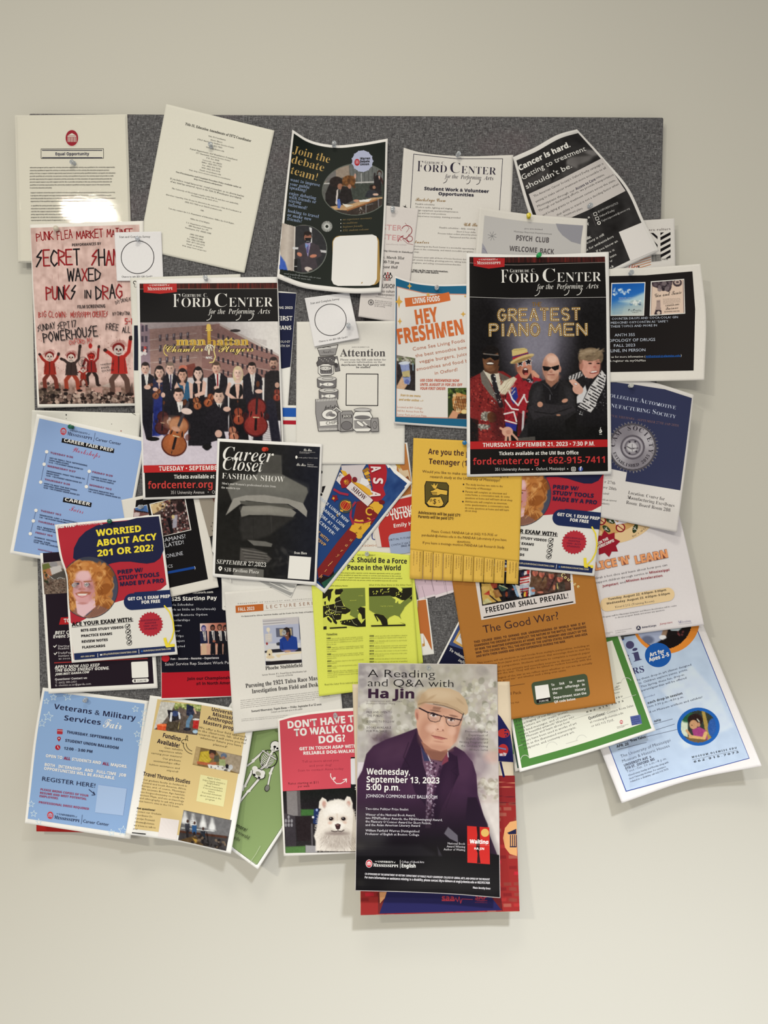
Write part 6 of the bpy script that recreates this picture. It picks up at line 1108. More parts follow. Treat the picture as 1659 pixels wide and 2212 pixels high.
f.t('Russia & U.S./NATO Military Bases', 512, 612, 19, (140, 140, 56), w=420, al='r', fn='B', a=-.5); f.t('What if the Shoe Were on the Other Foot?', 802, 602, 19, (140, 140, 56), w=582, fn='B', a=0)
OL = (116, 128, 60); BKM = (36, 34, 24)
f.p([(165, 655), (320, 640), (748, 628), (758, 1160), (700, 1165), (420, 1180), (180, 1190)], (212, 216, 92))
f.p([(400, 640), (748, 630), (755, 880), (690, 890), (640, 940), (680, 960), (650, 1000), (655, 1060), (610, 1040), (540, 1000), (552, 940), (480, 890), (430, 810), (400, 740), (440, 690)], OL)
for q in ([(170, 660), (300, 645), (320, 650), (290, 690), (285, 760), (262, 825), (240, 790), (235, 740), (205, 770), (170, 780)], [(345, 650), (440, 645), (450, 670), (415, 720), (345, 725), (335, 690)], [(190, 820), (215, 815), (212, 865), (195, 860)], [(175, 880), (250, 865), (345, 845), (335, 800), (350, 770), (400, 745), (430, 810), (460, 880), (552, 930), (545, 955), (480, 990), (430, 985), (420, 1060), (370, 1070), (320, 1060), (285, 1040), (250, 1010), (205, 1030), (178, 1040)], [(228, 1035), (250, 1030), (300, 1090), (285, 1110), (240, 1070)], [(300, 1050), (345, 1060), (370, 1110), (355, 1130), (320, 1100)], [(405, 1085), (480, 1070), (560, 1062), (640, 1040), (700, 1120), (755, 1050), (758, 1160), (640, 1165), (520, 1145), (430, 1130)], [(650, 920), (690, 890), (750, 905), (752, 1050), (710, 1060), (700, 1000), (665, 960)], [(182, 1160), (222, 1155), (224, 1198), (180, 1200)]): f.p(q, BKM)
for q in ([(250, 870), (265, 925), (350, 950), (360, 900), (330, 850)], [(360, 880), (430, 890), (460, 880)], [(340, 830), (420, 800)], [(270, 930), (200, 980), (280, 1000), (300, 950)], [(345, 960), (430, 960)], [(300, 1000), (330, 1060)], [(565, 1065), (600, 1120), (640, 1140)], [(350, 950), (340, 1000)]): f.ln(q, 4, (206, 206, 150))
for i in range(26): r = random.Random(i); f.e(r.uniform(190, 340), r.uniform(880, 1000), 5, 7, YW, n=6, up=0)
for x, y in ((362, 995), (382, 990), (402, 992), (505, 1080), (540, 1090), (425, 1100), (470, 1100)): f.e(x, y, 5, 9, YW, n=6, a=30, up=0)
f.p([(265, 1172), (500, 1160), (500, 1178), (268, 1190)], BKM); f.t('MOSCOW', 545, 812, 13, YW, w=86, a=-3); f.t('RUSSIA', 665, 745, 12, YW, w=58, a=0); f.t('UKRAINE', 428, 918, 11, YW, w=60, a=0)
f.p([(800, 628), (1390, 625), (1392, 800), (1330, 850), (1290, 890), (1270, 930), (1230, 990), (1225, 1010), (1245, 1060), (1210, 1020), (1150, 1000), (1080, 1030), (1055, 1060), (1000, 1000), (900, 985), (850, 960), (806, 930)], OL)
f.p([(803, 628), (1150, 625), (1200, 650), (1215, 625), (1240, 650), (1250, 700), (1262, 640), (1390, 626), (1390, 720), (1355, 760), (1300, 800), (1260, 800), (1230, 780), (1160, 760), (1090, 738), (806, 748)], BKM)
f.p([(1115, 760), (1165, 752), (1210, 780), (1240, 800), (1285, 800), (1230, 850), (1205, 845), (1200, 805), (1175, 840), (1160, 835), (1165, 790)], YW); f.p([(1180, 625), (1240, 625), (1262, 660), (1230, 690), (1205, 655)], YW); f.p([(1352, 770), (1390, 745), (1392, 795)], BKM)
f.p([(868, 990), (900, 985), (1000, 1005), (1050, 1060), (1060, 1135), (985, 1140), (960, 1080), (910, 1020)], BKM); f.p([(870, 995), (890, 1000), (930, 1080), (920, 1090)], BKM); f.p([(830, 1142), (1300, 1130), (1300, 1150), (832, 1160)], BKM); f.p([(1215, 1100), (1290, 1120), (1300, 1130)], BKM)
for i in range(22):
 r = random.Random(i + 50); f.e(r.uniform(850, 1080), r.uniform(640, 715), 5, 13, YW, n=6, a=30, up=0) if i < 13 else f.e(r.uniform(1170, 1260), r.uniform(665, 750), 5, 11, YW, n=6, a=30, up=0)
f.t('UNITED STATES', 955, 890, 16, YW, w=178, a=0, fn='t', lift=2); f.t('CANADA', 1000, 692, 11, YW, w=60, a=0, lift=2)
f.t('Timeline', 222, 1282, 26, INK, w=148, fn='B', a=-3)
TX = (96, 96, 44)
y = 1330
for yr, n_ in (('1990', 4), ('1996', 3), ('1999', 3), ('2001', 2), ('2004', 2), ('2004', 4)):
 f.t(yr, 222 + (y - 1330) * .03, y, 17, INK, w=58, fn='H', a=-3)
 for k in range(n_): w_ = 430 if k == 0 else (500 if k < n_ - 1 else 130); lines(f, (292 if k == 0 else 222) + (y - 1330) * .03, y, w_, 14, 0, TX, 1, a=-3.4, seed=int(y), last=1, fn='r'); y += 27.5
 y += 12
y = 1296
for yr, n_ in (('2008', 2), ('2009', 2), ('2014', 2), ('2016', 1), ('2019', 2), ('2020', 1), ('2021', 2)):
 f.t(yr, 808, y, 17, INK, w=62, fn='H', a=-1)
 for k in range(n_): w_ = 440 if k == 0 else (500 if yr in ('2008', '2014') else 200); lines(f, 885 if k == 0 else 808, y, w_, 14, 0, TX, 1, a=-1.4, seed=int(y), last=1, fn='r'); y += 28
 y += 12
f.t('Read the letter from national security', 200, 1962, 24, (104, 104, 50), w=500, a=-4); f.done()

YO = (226, 182, 76)
f = Sheet('study_flyer', 'golden yellow research study flyer with money bag drawing and tear-off tabs', 'flyer', [(893, 946), (1130, 958), (1121.6, 1213), (886, 1187)], YO, fr=CR['B2'], gap=.0024, curl={'b': 1, 'l': 1})
f.t('Are you the parent of a', 370, 290, 66, (64, 36, 44), fn='s', a=3, w=880, off=.012); f.t('Teenager (14-18)?', 378, 412, 66, (64, 36, 44), a=3.2, w=700, off=.012)
f.t('Would you like to make some money participating in a', 298, 520, 34, (70, 44, 40), w=1065, a=3.4, off=.01); f.t('research study at the University of Mississippi?', 395, 584, 34, (70, 44, 40), w=865, a=3.2, off=.01)
f.p([(345, 625), (600, 642), (628, 680), (622, 880), (570, 945), (520, 955), (370, 945), (330, 900), (325, 680)], K); f.p([(350, 634), (598, 651), (618, 685), (612, 870), (565, 935), (518, 945), (376, 936), (340, 895), (334, 684)], (92, 80, 40))
f.p([(400, 820), (530, 815), (570, 900), (550, 940), (500, 950), (380, 935), (345, 900)], K); f.p([(404, 828), (525, 822), (560, 900), (545, 930), (500, 940), (385, 928), (354, 895)], YO); f.p([(395, 745), (430, 735), (480, 705), (520, 720), (615, 735), (610, 805), (520, 790), (505, 812), (420, 800), (405, 770)], K); f.p([(402, 750), (432, 742), (482, 714), (516, 730), (608, 744), (603, 797), (525, 785), (495, 800), (425, 795), (412, 770)], YO)
f.p([(440, 715), (405, 665), (430, 680), (446, 650), (460, 685), (492, 652), (475, 700), (465, 722)], YO); f.t('$', 450, 905, 62, (64, 44, 30), al='c', fn='B', a=3, lift=2)
for q in ([(405, 765), (480, 768)], [(410, 782), (480, 786)], [(395, 850), (400, 880)], [(410, 845), (418, 875)], [(495, 870), (508, 860)], [(505, 888), (515, 880)]): f.ln(q, 7, (64, 44, 30))
f.t('Adolescents will be paid $71!', 248, 1028, 34, (58, 36, 34), w=525, a=4, off=.014); f.t('Parents will be paid $71!', 248, 1078, 34, (58, 36, 34), w=438, a=3.6, off=.014)
T2 = (98, 66, 40)
for i, (s_, x, y, w_) in enumerate((('The study involves two visits to the', 835, 676, 458), ('University of Mississippi', 832, 718, 318), ('Parents will complete an interview and', 832, 765, 508), ('some forms, a conversation task, do some', 830, 802, 548), ('questions at home and will learn about sleep', 828, 842, 585), ('Adolescents will complete an interview,', 828, 886, 520), ('some questionnaires, a conversation task,', 828, 926, 545), ('do some questions at home and will learn', 826, 966, 542), ('about sleep', 826, 1000, 148))): f.t(s_, x, y, 24, T2, w=w_, a=3, off=.006)
for x, y in ((808, 665), (805, 752), (800, 878)): f.e(x, y, 9, 9, INK)
for s_, x, y, w_ in (('Please Contact: PANDAA Lab at (662) 915-7035 or', 412, 1258, 815), ('pandaalab@olemiss.edu in the PANDAA Laboratory if you have', 292, 1304, 1048), ('questions.', 726, 1382, 172), ('If you leave a message mention PANDAA Lab Research Study.', 304, 1398, 1015)): f.t(s_, x, y, 31, T2, w=w_, a=3.4, off=.004)
f.done()
# ten tear-off tabs, each a strip of paper of its own below the cuts
TB = [0, .122, .213, .305, .398, .49, .585, .68, .775, .885, 1.0]
TL_, TR_, BL2, BR2 = np.array([886, 1187.]), np.array([1121.6, 1213.]), np.array([884.5, 1250.]), np.array([1119.6, 1262.])
i0, j0 = int((870 + 60) // ST), int((1175 + 60) // ST); i1, j1 = int((1140 + 60) // ST), int((1275 + 60) // ST)
under = HM[j0:j1, i0:i1].max()
dtop = f.depth(np.array([900., 1110.]), np.array([1188., 1211.]))
for k in range(10):
 u0, u1 = TB[k] + .002, TB[k + 1] - (.002 if k != 8 else .016); rr = random.Random(k)
 gl_ = []
 for v in np.linspace(0, 1, 7):
  for u in np.linspace(u0, u1, 4):
   p_ = (1 - v) * ((1 - u) * TL_ + u * TR_) + v * ((1 - u) * BL2 + u * BR2); gl_.append((p_[0], p_[1], v, u))
 gl_ = np.array(gl_); lift = rr.uniform(.0005, .0022)
 base_ = f.depth(gl_[:, 0], np.minimum(gl_[:, 1], TL_[1] - 3 + (gl_[:, 0] - 886) * .11)); need = np.maximum(under + .0006, base_)
 dd = base_ * (1 - gl_[:, 2]) + need * gl_[:, 2] + gl_[:, 2] ** 2 * lift
 f_, b_ = P3(gl_[:, 0], gl_[:, 1], dd), P3(gl_[:, 0], gl_[:, 1], dd - .00025)
 tab = f.solid('tab', f_, b_, 3, 6, mat_paper(YO))
 for n_, (txt, wv) in enumerate((('PANDAA Lab Research Study', .72), ('(662) 915-7035 or', .55), ('pandaalab@olemiss.edu', .62))):
  v_, t_ = text_tris(txt, 's', 1, .004); uu = u0 + (u1 - u0) * (.72 - n_ * .24); X = v_[:, 0] - v_[:, 0].min(); X = X / X.max() * wv * (.8 if n_ else .95) ; Y = v_[:, 1]
  vv = X; px = (1 - vv[:, None]) * ((1 - uu) * TL_ + uu * TR_) + vv[:, None] * ((1 - uu) * BL2 + uu * BR2) + Y[:, None] / .7 * np.array([2.6, .25]) + np.array([0, 3.])
  idx_ = np.clip((vv * 6), 0, 5.99); dv = np.interp(vv, np.linspace(0, 1, 7), dd.reshape(7, 4)[:, 1:3].mean(1)) + .0003
  mesh_np('lettering', P3(px[:, 0], px[:, 1], dv) - f.o, t_, mat_print(f.rough, f.spec), np.broadcast_to(alb(T2), (len(px), 3)), tab)
HM[j0:j1, i0:i1] = np.where(inpoly(HX[j0:j1, i0:i1], HY[j0:j1, i0:i1], [TL_, TR_, BR2, BL2]), under + .0035, HM[j0:j1, i0:i1])

f = Sheet('lunar_flyer', 'deep blue lunar show flyer with red scroll and lantern, standing on its corner', 'flyer', [(698, 892), (890, 1042.6), (701, 1282), (509, 1132)], OFF, fr=CR['B1'], curl={'tr': 3})
f.inset(.03, .025, .97, .975, (36, 66, 120)); RS = (150, 36, 40); GD = (222, 170, 56)
f.photo([(600, 380), (1040, 380), (1310, 640), (190, 2030)], 3, lambda p: (p.fill((36, 66, 120)), p.blobs((900, 500, 1250, 1000), 40, 60, [(60, 92, 146), (28, 52, 104), (70, 100, 150)], 4, 30, .8, .3), p.blobs((140, 1200, 900, 2000), 40, 60, [(30, 56, 104), (44, 78, 128)], 5, 30, .8, .3)), mask=lambda p: p.sd([(700, 390), (1020, 396), (1308, 640), (190, 2032), (100, 1900), (150, 1300), (400, 500)]) > 0, name='printed_ground')
f.p([(770, 380), (1000, 380), (1020, 480), (1010, 600), (970, 700), (1000, 790), (940, 860), (860, 900), (800, 860), (830, 700), (800, 560)], (172, 38, 48))
f.p([(410, 400), (740, 390), (690, 470), (720, 560), (800, 680), (830, 790), (780, 850), (700, 800), (560, 700), (430, 540)], (206, 196, 196)); f.p([(400, 460), (470, 480), (520, 560), (600, 620), (700, 660), (790, 720), (830, 790), (780, 800), (640, 720), (500, 640)], GD)
for i in range(6): f.p([(690 + i * 20, 470 + i * 38), (760 + i * 8, 425 + i * 48), (790 + i * 5, 460 + i * 48), (715 + i * 16, 500 + i * 38)], GD if i % 2 else (160, 110, 40))
f.p([(680, 560), (760, 590), (790, 650), (740, 680), (660, 640)], (226, 222, 222))
f.p([(620, 880), (760, 870), (900, 980), (900, 1060), (820, 1180), (700, 1260), (560, 1420), (320, 1760), (300, 1830), (240, 1870), (180, 1850), (110, 1900), (95, 1780), (360, 1420), (560, 1180)], (128, 38, 38))
f.p([(90, 1920), (170, 1860), (250, 1880), (310, 1800), (320, 1860), (190, 2030)], (34, 22, 26)); f.p([(150, 1960), (280, 1880), (420, 1740), (190, 2032)], (40, 84, 66))
f.p([(600, 1110), (650, 1130), (700, 1120), (720, 1160), (790, 1120), (800, 1200), (690, 1330), (640, 1370), (600, 1300), (520, 1260), (560, 1180)], GD); f.p([(780, 940), (850, 880), (940, 890), (970, 950), (900, 1050), (850, 1010), (830, 960)], GD)
f.arc(790, 1010, 46, 60, 330, 20, GD); f.arc(760, 1140, 40, -90, 120, 18, GD); f.arc(650, 1330, 36, -60, 150, 16, GD); f.e(950, 890, 40, 30, (110, 30, 34)); f.e(590, 590, 34, 36, (120, 34, 44))
f.p([(345, 600), (395, 490), (470, 560), (400, 660)], (218, 208, 204)); f.t('E', 372, 540, 34, K, a=45, fn='R'); f.p([(395, 620), (420, 570), (520, 510), (550, 560), (545, 620), (500, 690), (420, 705)], RS); f.t('✳', 440, 635, 50, GD, a=20); f.star(465, 612, 26, 8, 8, GD)
f.p([(470, 700), (545, 610), (845, 862), (765, 955)], (120, 34, 40)); f.p([(478, 698), (548, 620), (835, 862), (764, 945)], (218, 208, 204)); f.t('SHOW', 548, 722, 62, (70, 26, 34), w=220, fn='R', a=41, lift=2)
f.arc(700, 800, 370, 120, 170, 20, (160, 44, 66), ry=330, rot=-60, n=10); f.ln([(600, 890), (545, 960), (535, 1080), (570, 1180)], 28, (160, 44, 66)); f.ln([(315, 720), (400, 770), (500, 790)], 30, (160, 44, 66)); f.star(325, 835, 52, 34, 5, (128, 30, 44), a=20); f.e(310, 838, 14, 16, GD)
f.e(470, 940, 90, 95, (70, 74, 70)); f.e(470, 935, 72, 66, GD, a=30); f.e(470, 935, 66, 62, (166, 34, 38), a=30)
for r_ in (20, 44): f.arc(470, 935, r_, 0, 360, 4, GD, ry=62, rot=30)
f.p([(475, 880), (530, 880), (540, 900), (500, 895)], GD); f.p([(400, 985), (440, 1000), (430, 1020), (395, 1005)], GD); f.ln([(395, 1030), (350, 1060), (370, 1080)], 8, GD)
for s_, x, y, w_ in (('CELEBRATE LUNAR NEW', 495, 1165, 640), ('DANCES, LION', 440, 1228, 375), ('AND MORE AT THE', 365, 1275, 500), ('THE CENTER!', 310, 1330, 400)): f.t(s_, x, y, 38, (206, 212, 220), w=w_, al='r', fn='B', a=40.5)
f.t('EAT WITH', 228, 1415, 38, (206, 160, 96), w=240, al='r', fn='B', a=40.5); f.t('RSVP', 190, 1478, 38, (206, 160, 96), w=140, al='r', fn='B', a=40)
for c_, x, y, a_ in (('A', 805, 425, 80), ('S', 840, 575, 92), ('A', 812, 745, 98)): f.t(c_, x, y - 10, 122, (230, 214, 212), w=80, fn='H', a=a_ , lift=2)
for c_, x, y in (('e', 695, 1175), ('b', 640, 1245), ('r', 590, 1310), ('u', 520, 1400), ('a', 460, 1470), ('r', 400, 1545), ('y', 345, 1600), ('l', 235, 1735), ('l', 262, 1710), ('t', 190, 1810), ('h', 120, 1885)): f.t(c_, x, y, 50, (222, 160, 100) if y > 1330 else (120, 60, 34), fn='i', a=28, lift=2, off=.006)
f.done()
f = Sheet('blank_sheet', 'white sheet with a black exclamation mark between the fashion show poster and lunar flyer', 'paper', [(600, 985), (739, 1000), (679, 1155), (600, 1130)], (214, 210, 202), fr=CR['B1'])
f.p([(160, 680), (205, 672), (170, 765), (150, 760)], K); f.e(148, 788, 14, 18, K); f.e(152, 490, 12, 20, K); f.done()

# ---- musicians poster
f = Sheet('concert_poster', 'tall concert poster with a group of musicians holding string instruments, left of centre', 'poster', [(294.7, 604.5), (600, 598), (617, 1072), (309, 1079.5)], (236, 232, 226), fr=CR[7], t=[(440, 600)], curl={'bl': 6, 'b': 2, 'r': 4}, rough=.35)
f.p([(95, 100), (1410, 92), (1420, 465), (1425, 800), (1470, 2100), (150, 2145), (100, 470)], (22, 20, 22))
def curtain(p): p.fill((70, 24, 20)); p.nz(10, 60, sx=1.5, sy=.05, tint=(1.5, .4, .35)); p.ln([(742, 95), (742, 150)], 10, (150, 40, 30), 5); p.ln([(1042, 95), (1042, 150)], 12, (150, 40, 30), 5)
f.photo([(97, 102), (1410, 94), (1412, 148), (98, 152)], 1.2, curtain, name='printed_ground'); f.ln([(98, 153), (1412, 148)], 4, (150, 140, 130))
f.p([(130, 104), (450, 100), (452, 180), (292, 198), (134, 184)], (182, 42, 40)); um(f, 172, 165, 240, OFF, crestc=False)
ford(f, 415, 325, 955, OFF, a=-.3)
def mus(p):
 p.grad([(100, 470), (1420, 480)], [(190, 180, 184), (206, 200, 200), (222, 216, 210)])
 BK_ = (146, 112, 106)
 p.pg([(98, 470), (210, 500), (200, 900), (100, 900)], (150, 128, 138), 6); p.pg([(190, 520), (700, 480), (700, 1000), (200, 1000)], (156, 124, 116), 5); p.pg([(690, 470), (860, 480), (1430, 790), (1430, 1000), (690, 1000)], (140, 104, 98), 5); p.pg([(98, 470), (850, 470), (860, 482), (700, 500), (190, 535)], (176, 164, 164), 5)
 p.pg([(860, 480), (1180, 640), (1430, 780), (1430, 800), (860, 500)], (190, 178, 172), 5); p.pg([(1180, 620), (1310, 640), (1310, 700), (1180, 640)], (200, 192, 188), 6); p.e(1010, 550, 50, 14, (40, 36, 38), 5)
 for y, dx in ((590, 0), (690, 0), (810, 0), (925, 0)):
  p.ln([(190, y + 50), (640, y - 10 + (y - 700) * .05)], 7, (196, 178, 170), 4, .8); p.ln([(700, y - 10), (1425, y + 110 + (925 - y) * .25)], 6, (190, 172, 164), 4, .8)
  for i in range(5):
   x = 280 + i * 66; p.pg([(x, y - i * 6), (x + 26, y - 3 - i * 6), (x + 26, y + 60 - i * 6), (x, y + 62 - i * 6)], (62, 54, 62), 4); p.pg([(x + 3, y + 4 - i * 6), (x + 12, y + 3 - i * 6), (x + 12, y + 30 - i * 6), (x + 3, y + 31 - i * 6)], (190, 186, 196), 3, .7)
  for i in range(12):
   x = 840 + i * 46; yy = y + 10 + i * 14 * (1 if y < 900 else .9); p.pg([(x, yy - 26), (x + 19, yy - 21), (x + 19, yy + 26), (x, yy + 20)], (56, 48, 54), 4)
 for x, y in ((112, 500), (150, 495), (112, 600), (148, 600), (110, 700), (150, 700)): p.pg([(x, y), (x + 22, y), (x + 22, y + 60), (x, y + 60)], (70, 64, 80), 4)
 for i in range(34): p.ln([(200 + (i % 2) * 4, 560 + i * 13), (640, 540 + i * 13)], 2, (120, 90, 84), 2, .35)
 p.e(560, 600, 480, 190, (60, 44, 46), 160, 0, .35); p.pg([(540, 880), (620, 860), (650, 960), (560, 1000)], (120, 64, 56), 8); p.e(510, 905, 40, 26, (190, 110, 90), 8); p.blobs((105, 700, 150, 790), 8, 14, [(190, 60, 54), (230, 226, 220), (60, 40, 40)], 3)
 p.grad if 0 else None
 m = np.clip((p.Y - 1330) / 250, 0, 1); p.mix(m, (206, 196, 206)); p.pg([(100, 1560), (1460, 1540), (1460, 1850), (110, 1850)], (206, 196, 206), 30); p.nz(80, 8, np.clip((p.Y - 1560) / 40, 0, 1)); p.pg([(1110, 1450), (1460, 1300), (1460, 1620), (1140, 1620)], (216, 210, 212), 12)
 for i in range(12): p.ln([(1130 + i * 4, 1470 + i * 12), (1400, 1440 + i * 14)], 4, (80, 70, 72), 3, .8)
 SU = (26, 24, 34); SK_ = (214, 176, 160)
 def torso(x, y, w, h, c=SU, shirt=None, tie=None, b=8):
  p.pg([(x - w * .2, y), (x - w * .5, y + h * .08), (x - w * .55, y + h), (x + w * .55, y + h), (x + w * .5, y + h * .08), (x + w * .2, y)], c, b)
  if shirt: p.pg([(x - w * .15, y), (x + w * .15, y), (x + w * .03, y + h * .4)], shirt, 5)
  if tie: p.ln([(x, y + 14), (x + 2, y + h * .34)], w * .08, tie, 4)
 # back row, left to right
 torso(160, 960, 150, 380, SU, (226, 220, 216), (200, 196, 190)); p.pg([(105, 1300), (225, 1300), (215, 1580), (160, 1590), (120, 1420)], SU, 8); p.e(225, 1585, 60, 20, (18, 16, 18), 6)
 torso(280, 990, 110, 330, (30, 34, 66), (206, 170, 156)); p.pg([(235, 1180), (330, 1180), (360, 1540), (215, 1560)], (32, 42, 110), 10); p.blobs((235, 1300, 340, 1550), 12, 24, [(44, 58, 140), (22, 30, 84)], 2, 10, 2, .5)
 torso(392, 960, 150, 420, SU, (226, 222, 218), (60, 50, 80)); torso(520, 1030, 120, 300, (46, 88, 120), (214, 176, 160)); p.pg([(450, 1040), (480, 1100), (440, 1180), (428, 1090)], SK_, 8); p.pg([(565, 1040), (605, 1060), (600, 1200), (578, 1210)], SK_, 8)
 torso(660, 1010, 110, 640, (24, 22, 28), SK_); p.pg([(700, 1020), (735, 1050), (720, 1160), (620, 1190), (615, 1160), (690, 1130)], SK_, 8); torso(840, 955, 190, 560, (30, 27, 34), (224, 218, 214), (140, 36, 44)); torso(1030, 1060, 150, 560, (22, 20, 24), SK_)
 p.ln([(955, 1060), (930, 1150), (1010, 1210), (1060, 1220)], 34, SK_, 8); p.ln([(1090, 1060), (1105, 1150), (1060, 1215)], 32, SK_, 8); torso(1175, 950, 180, 520, SU, (222, 216, 212), (190, 186, 180)); torso(1380, 930, 180, 480, (34, 30, 34)); p.ln([(1350, 1250), (1400, 1600)], 90, (34, 32, 44), 10); p.ln([(1235, 1380), (1225, 1610)], 90, (28, 26, 34), 10)
 p.pg([(560, 1200), (760, 1180), (780, 1640), (560, 1650)], (24, 22, 28), 12); p.pg([(960, 1200), (1110, 1200), (1140, 1610), (1000, 1610)], (24, 22, 26), 12)
 for x, y, hs, hc, sk_ in ((150, 915, 'short', (44, 34, 34), SK_), (285, 950, 'long', (34, 26, 28), SK_), (385, 915, 'short', (120, 104, 92), SK_), (505, 975, 'long', (36, 26, 28), (206, 160, 140)), (655, 960, 'long', (26, 22, 26), (224, 190, 176)), (828, 910, 'short', (84, 66, 56), (212, 170, 150)), (1035, 955, 'long', (206, 186, 150), (226, 190, 174)), (1168, 915, 'short', (34, 26, 26), (212, 172, 156)), (1375, 865, 'short', (54, 44, 42), (190, 150, 132))): p.face(x, y, 74, 104, sk_, hc, hairstyle=hs, beard=(50, 38, 36) if x > 1300 else None)
 def cello(x, y, s, r, c, c2, neck=True):
  g = math.radians(r); q = lambda a, b: (x + (a * math.cos(g) - b * math.sin(g)) * s, y + (a * math.sin(g) + b * math.cos(g)) * s)
  p.e(*q(0, 52), 62 * s, 56 * s, c2, 5, r); p.e(*q(0, -42), 48 * s, 48 * s, c2, 5, r); p.e(*q(0, 50), 56 * s, 50 * s, c, 8, r); p.e(*q(0, -40), 43 * s, 43 * s, c, 8, r); p.pg([q(-34, -30), q(34, -30), q(40, 40), q(-40, 40)], c, 6)
  p.e(*q(-16, 30), 26 * s, 40 * s, np.minimum(np.array(c) * 1.35, 255), 26 * s, r, .5); p.e(*q(-26, -6), 4 * s, 16 * s, (40, 20, 18), 3, r + 10); p.e(*q(26, -6), 4 * s, 16 * s, (40, 20, 18), 3, r - 10); p.e(*q(-54, 2), 12 * s, 16 * s, c2, 6, r, .6); p.e(*q(54, 2), 12 * s, 16 * s, c2, 6, r, .6)
  p.ln([q(0, 70), q(0, 20)], 13 * s, (30, 20, 22), 4); p.ln([q(0, -10), q(0, -150)], 11 * s, (40, 30, 34), 4); p.ln([q(-14, 10), q(14, 10)], 5 * s, (206, 186, 150), 3)
  if neck: p.e(*q(0, -158), 9 * s, 16 * s, (90, 50, 34), 4, r)
 cello(1210, 1360, 1.9, 3, (126, 44, 40), (70, 22, 26)); cello(315, 1420, 1.15, 4, (70, 34, 36), (40, 20, 24)); cello(640, 1240, .62, -16, (150, 88, 56), (96, 48, 32)); cello(765, 1210, .7, 25, (150, 80, 50), (90, 40, 28)); cello(262, 1150, .55, 30, (130, 76, 50), (80, 40, 30)); cello(1040, 1360, .85, -3, (142, 66, 46), (84, 30, 26)); cello(1408, 1160, .6, 0, (130, 56, 44), (70, 28, 26)); cello(200, 1070, .3, 70, (120, 70, 50), (70, 40, 30))
 p.e(1235, 1130, 36, 20, SK_, 7); p.e(320, 1165, 20, 24, SK_, 6); p.e(170, 1090, 32, 22, SK_, 7); p.e(245, 1110, 24, 18, SK_, 6); p.e(830, 1095, 24, 18, SK_, 6); p.e(1410, 1070, 22, 26, (190, 150, 132), 6); p.ln([(700, 960), (790, 1010)], 0, SK_)
 # the two sitting in front
 p.pg([(380, 1240), (440, 1210), (540, 1210), (600, 1260), (600, 1400), (540, 1500), (400, 1480)], (24, 22, 28), 10); p.pg([(450, 1230), (512, 1225), (500, 1320), (470, 1330)], (226, 220, 214), 6); p.ln([(484, 1270), (490, 1310)], 16, (150, 146, 146), 5); p.face(468, 1170, 88, 118, (220, 178, 162), (40, 30, 30))
 p.pg([(735, 1290), (800, 1250), (910, 1250), (960, 1320), (900, 1500), (920, 1580), (760, 1620), (740, 1450)], (28, 25, 32), 10); p.pg([(825, 1240), (885, 1240), (862, 1300)], (226, 220, 214), 5); p.ln([(855, 1262), (858, 1300)], 14, (30, 28, 34), 4); p.face(852, 1180, 94, 124, (222, 184, 164), (30, 26, 30)); p.ln([(800, 1480), (740, 1560), (740, 1660)], 70, (24, 22, 28), 8); p.e(740, 1660, 46, 24, (20, 18, 20), 6); p.ln([(745, 1370), (880, 1330), (925, 1300)], 44, (30, 27, 34), 8); p.e(930, 1300, 36, 24, (214, 176, 160), 7); p.e(850, 1535, 34, 36, (206, 166, 150), 7)
 p.ln([(955, 1320), (1000, 1480)], 10, (60, 40, 40), 4); cello(990, 1530, .75, -12, (170, 110, 86), (110, 50, 40), False)
 cello(450, 1540, 2.0, 14, (150, 84, 48), (84, 36, 26)); p.e(440, 1440, 110, 60, (200, 150, 116), 50, 14, .7); p.ln([(470, 1455), (560, 1240)], 26, (60, 54, 60), 6); p.e(545, 1320, 54, 30, (220, 196, 186), 8, 10); p.e(440, 1490, 44, 22, (196, 146, 120), 10, 20); p.ln([(405, 1700), (400, 1725)], 8, (40, 30, 30))
 p.nz(16, 10)
f.photo([(100, 472), (1418, 462), (1452, 1826), (132, 1838)], 1.15, mus, label='photograph of twelve formally dressed musicians before a brick building')
GO2 = (196, 156, 62)
for of, cc in ((.045, (74, 52, 34)), (.03, (226, 208, 140)), (.006, GO2)): f.t('man', 442, 690, 76, cc, w=290, fn='R', a=-.5, off=of, res=3, lift=1 + (of < .04) * .5 + (of < .01)); f.t('attan', 832, 690, 76, cc, w=308, fn='R', a=-.5, off=of, res=3, lift=1 + (of < .04) * .5 + (of < .01))
f.t('h', 742, 690, 76, GO2, w=90, fn='R', a=-.5, off=.006, res=3, lift=3)
f.k += 3
f.p([(742, 540), (775, 540), (772, 690), (745, 690)], GO2); f.p([(738, 490), (755, 484), (772, 492), (780, 530), (757, 560), (732, 532)], (214, 180, 90)); f.ln([(728, 550), (790, 545)], 8, (214, 190, 110)); f.arc(765, 735, 44, 0, 180, 9, (226, 220, 206), ry=-50); f.arc(760, 740, 26, 180, 360, 8, (226, 220, 206), ry=40); f.ln([(745, 690), (758, 780), (772, 690)], 10, (226, 214, 180)); f.ln([(815, 690), (805, 740), (820, 800), (800, 850), (765, 855)], 11, (220, 200, 130)); f.t('NYC', 730, 818, 20, OFF, w=60, fn='H', a=0)
for of, cc in ((.04, (60, 42, 30)), (0, (232, 206, 120))): f.t('Chamber', 345, 755, 66, cc, w=360, fn='c', a=-1, off=of); f.t('Players', 850, 755, 66, cc, w=335, fn='c', a=-1, off=of); f.k += 1
f.arc(360, 735, 34, 90, 250, 9, (222, 196, 110), ry=52)
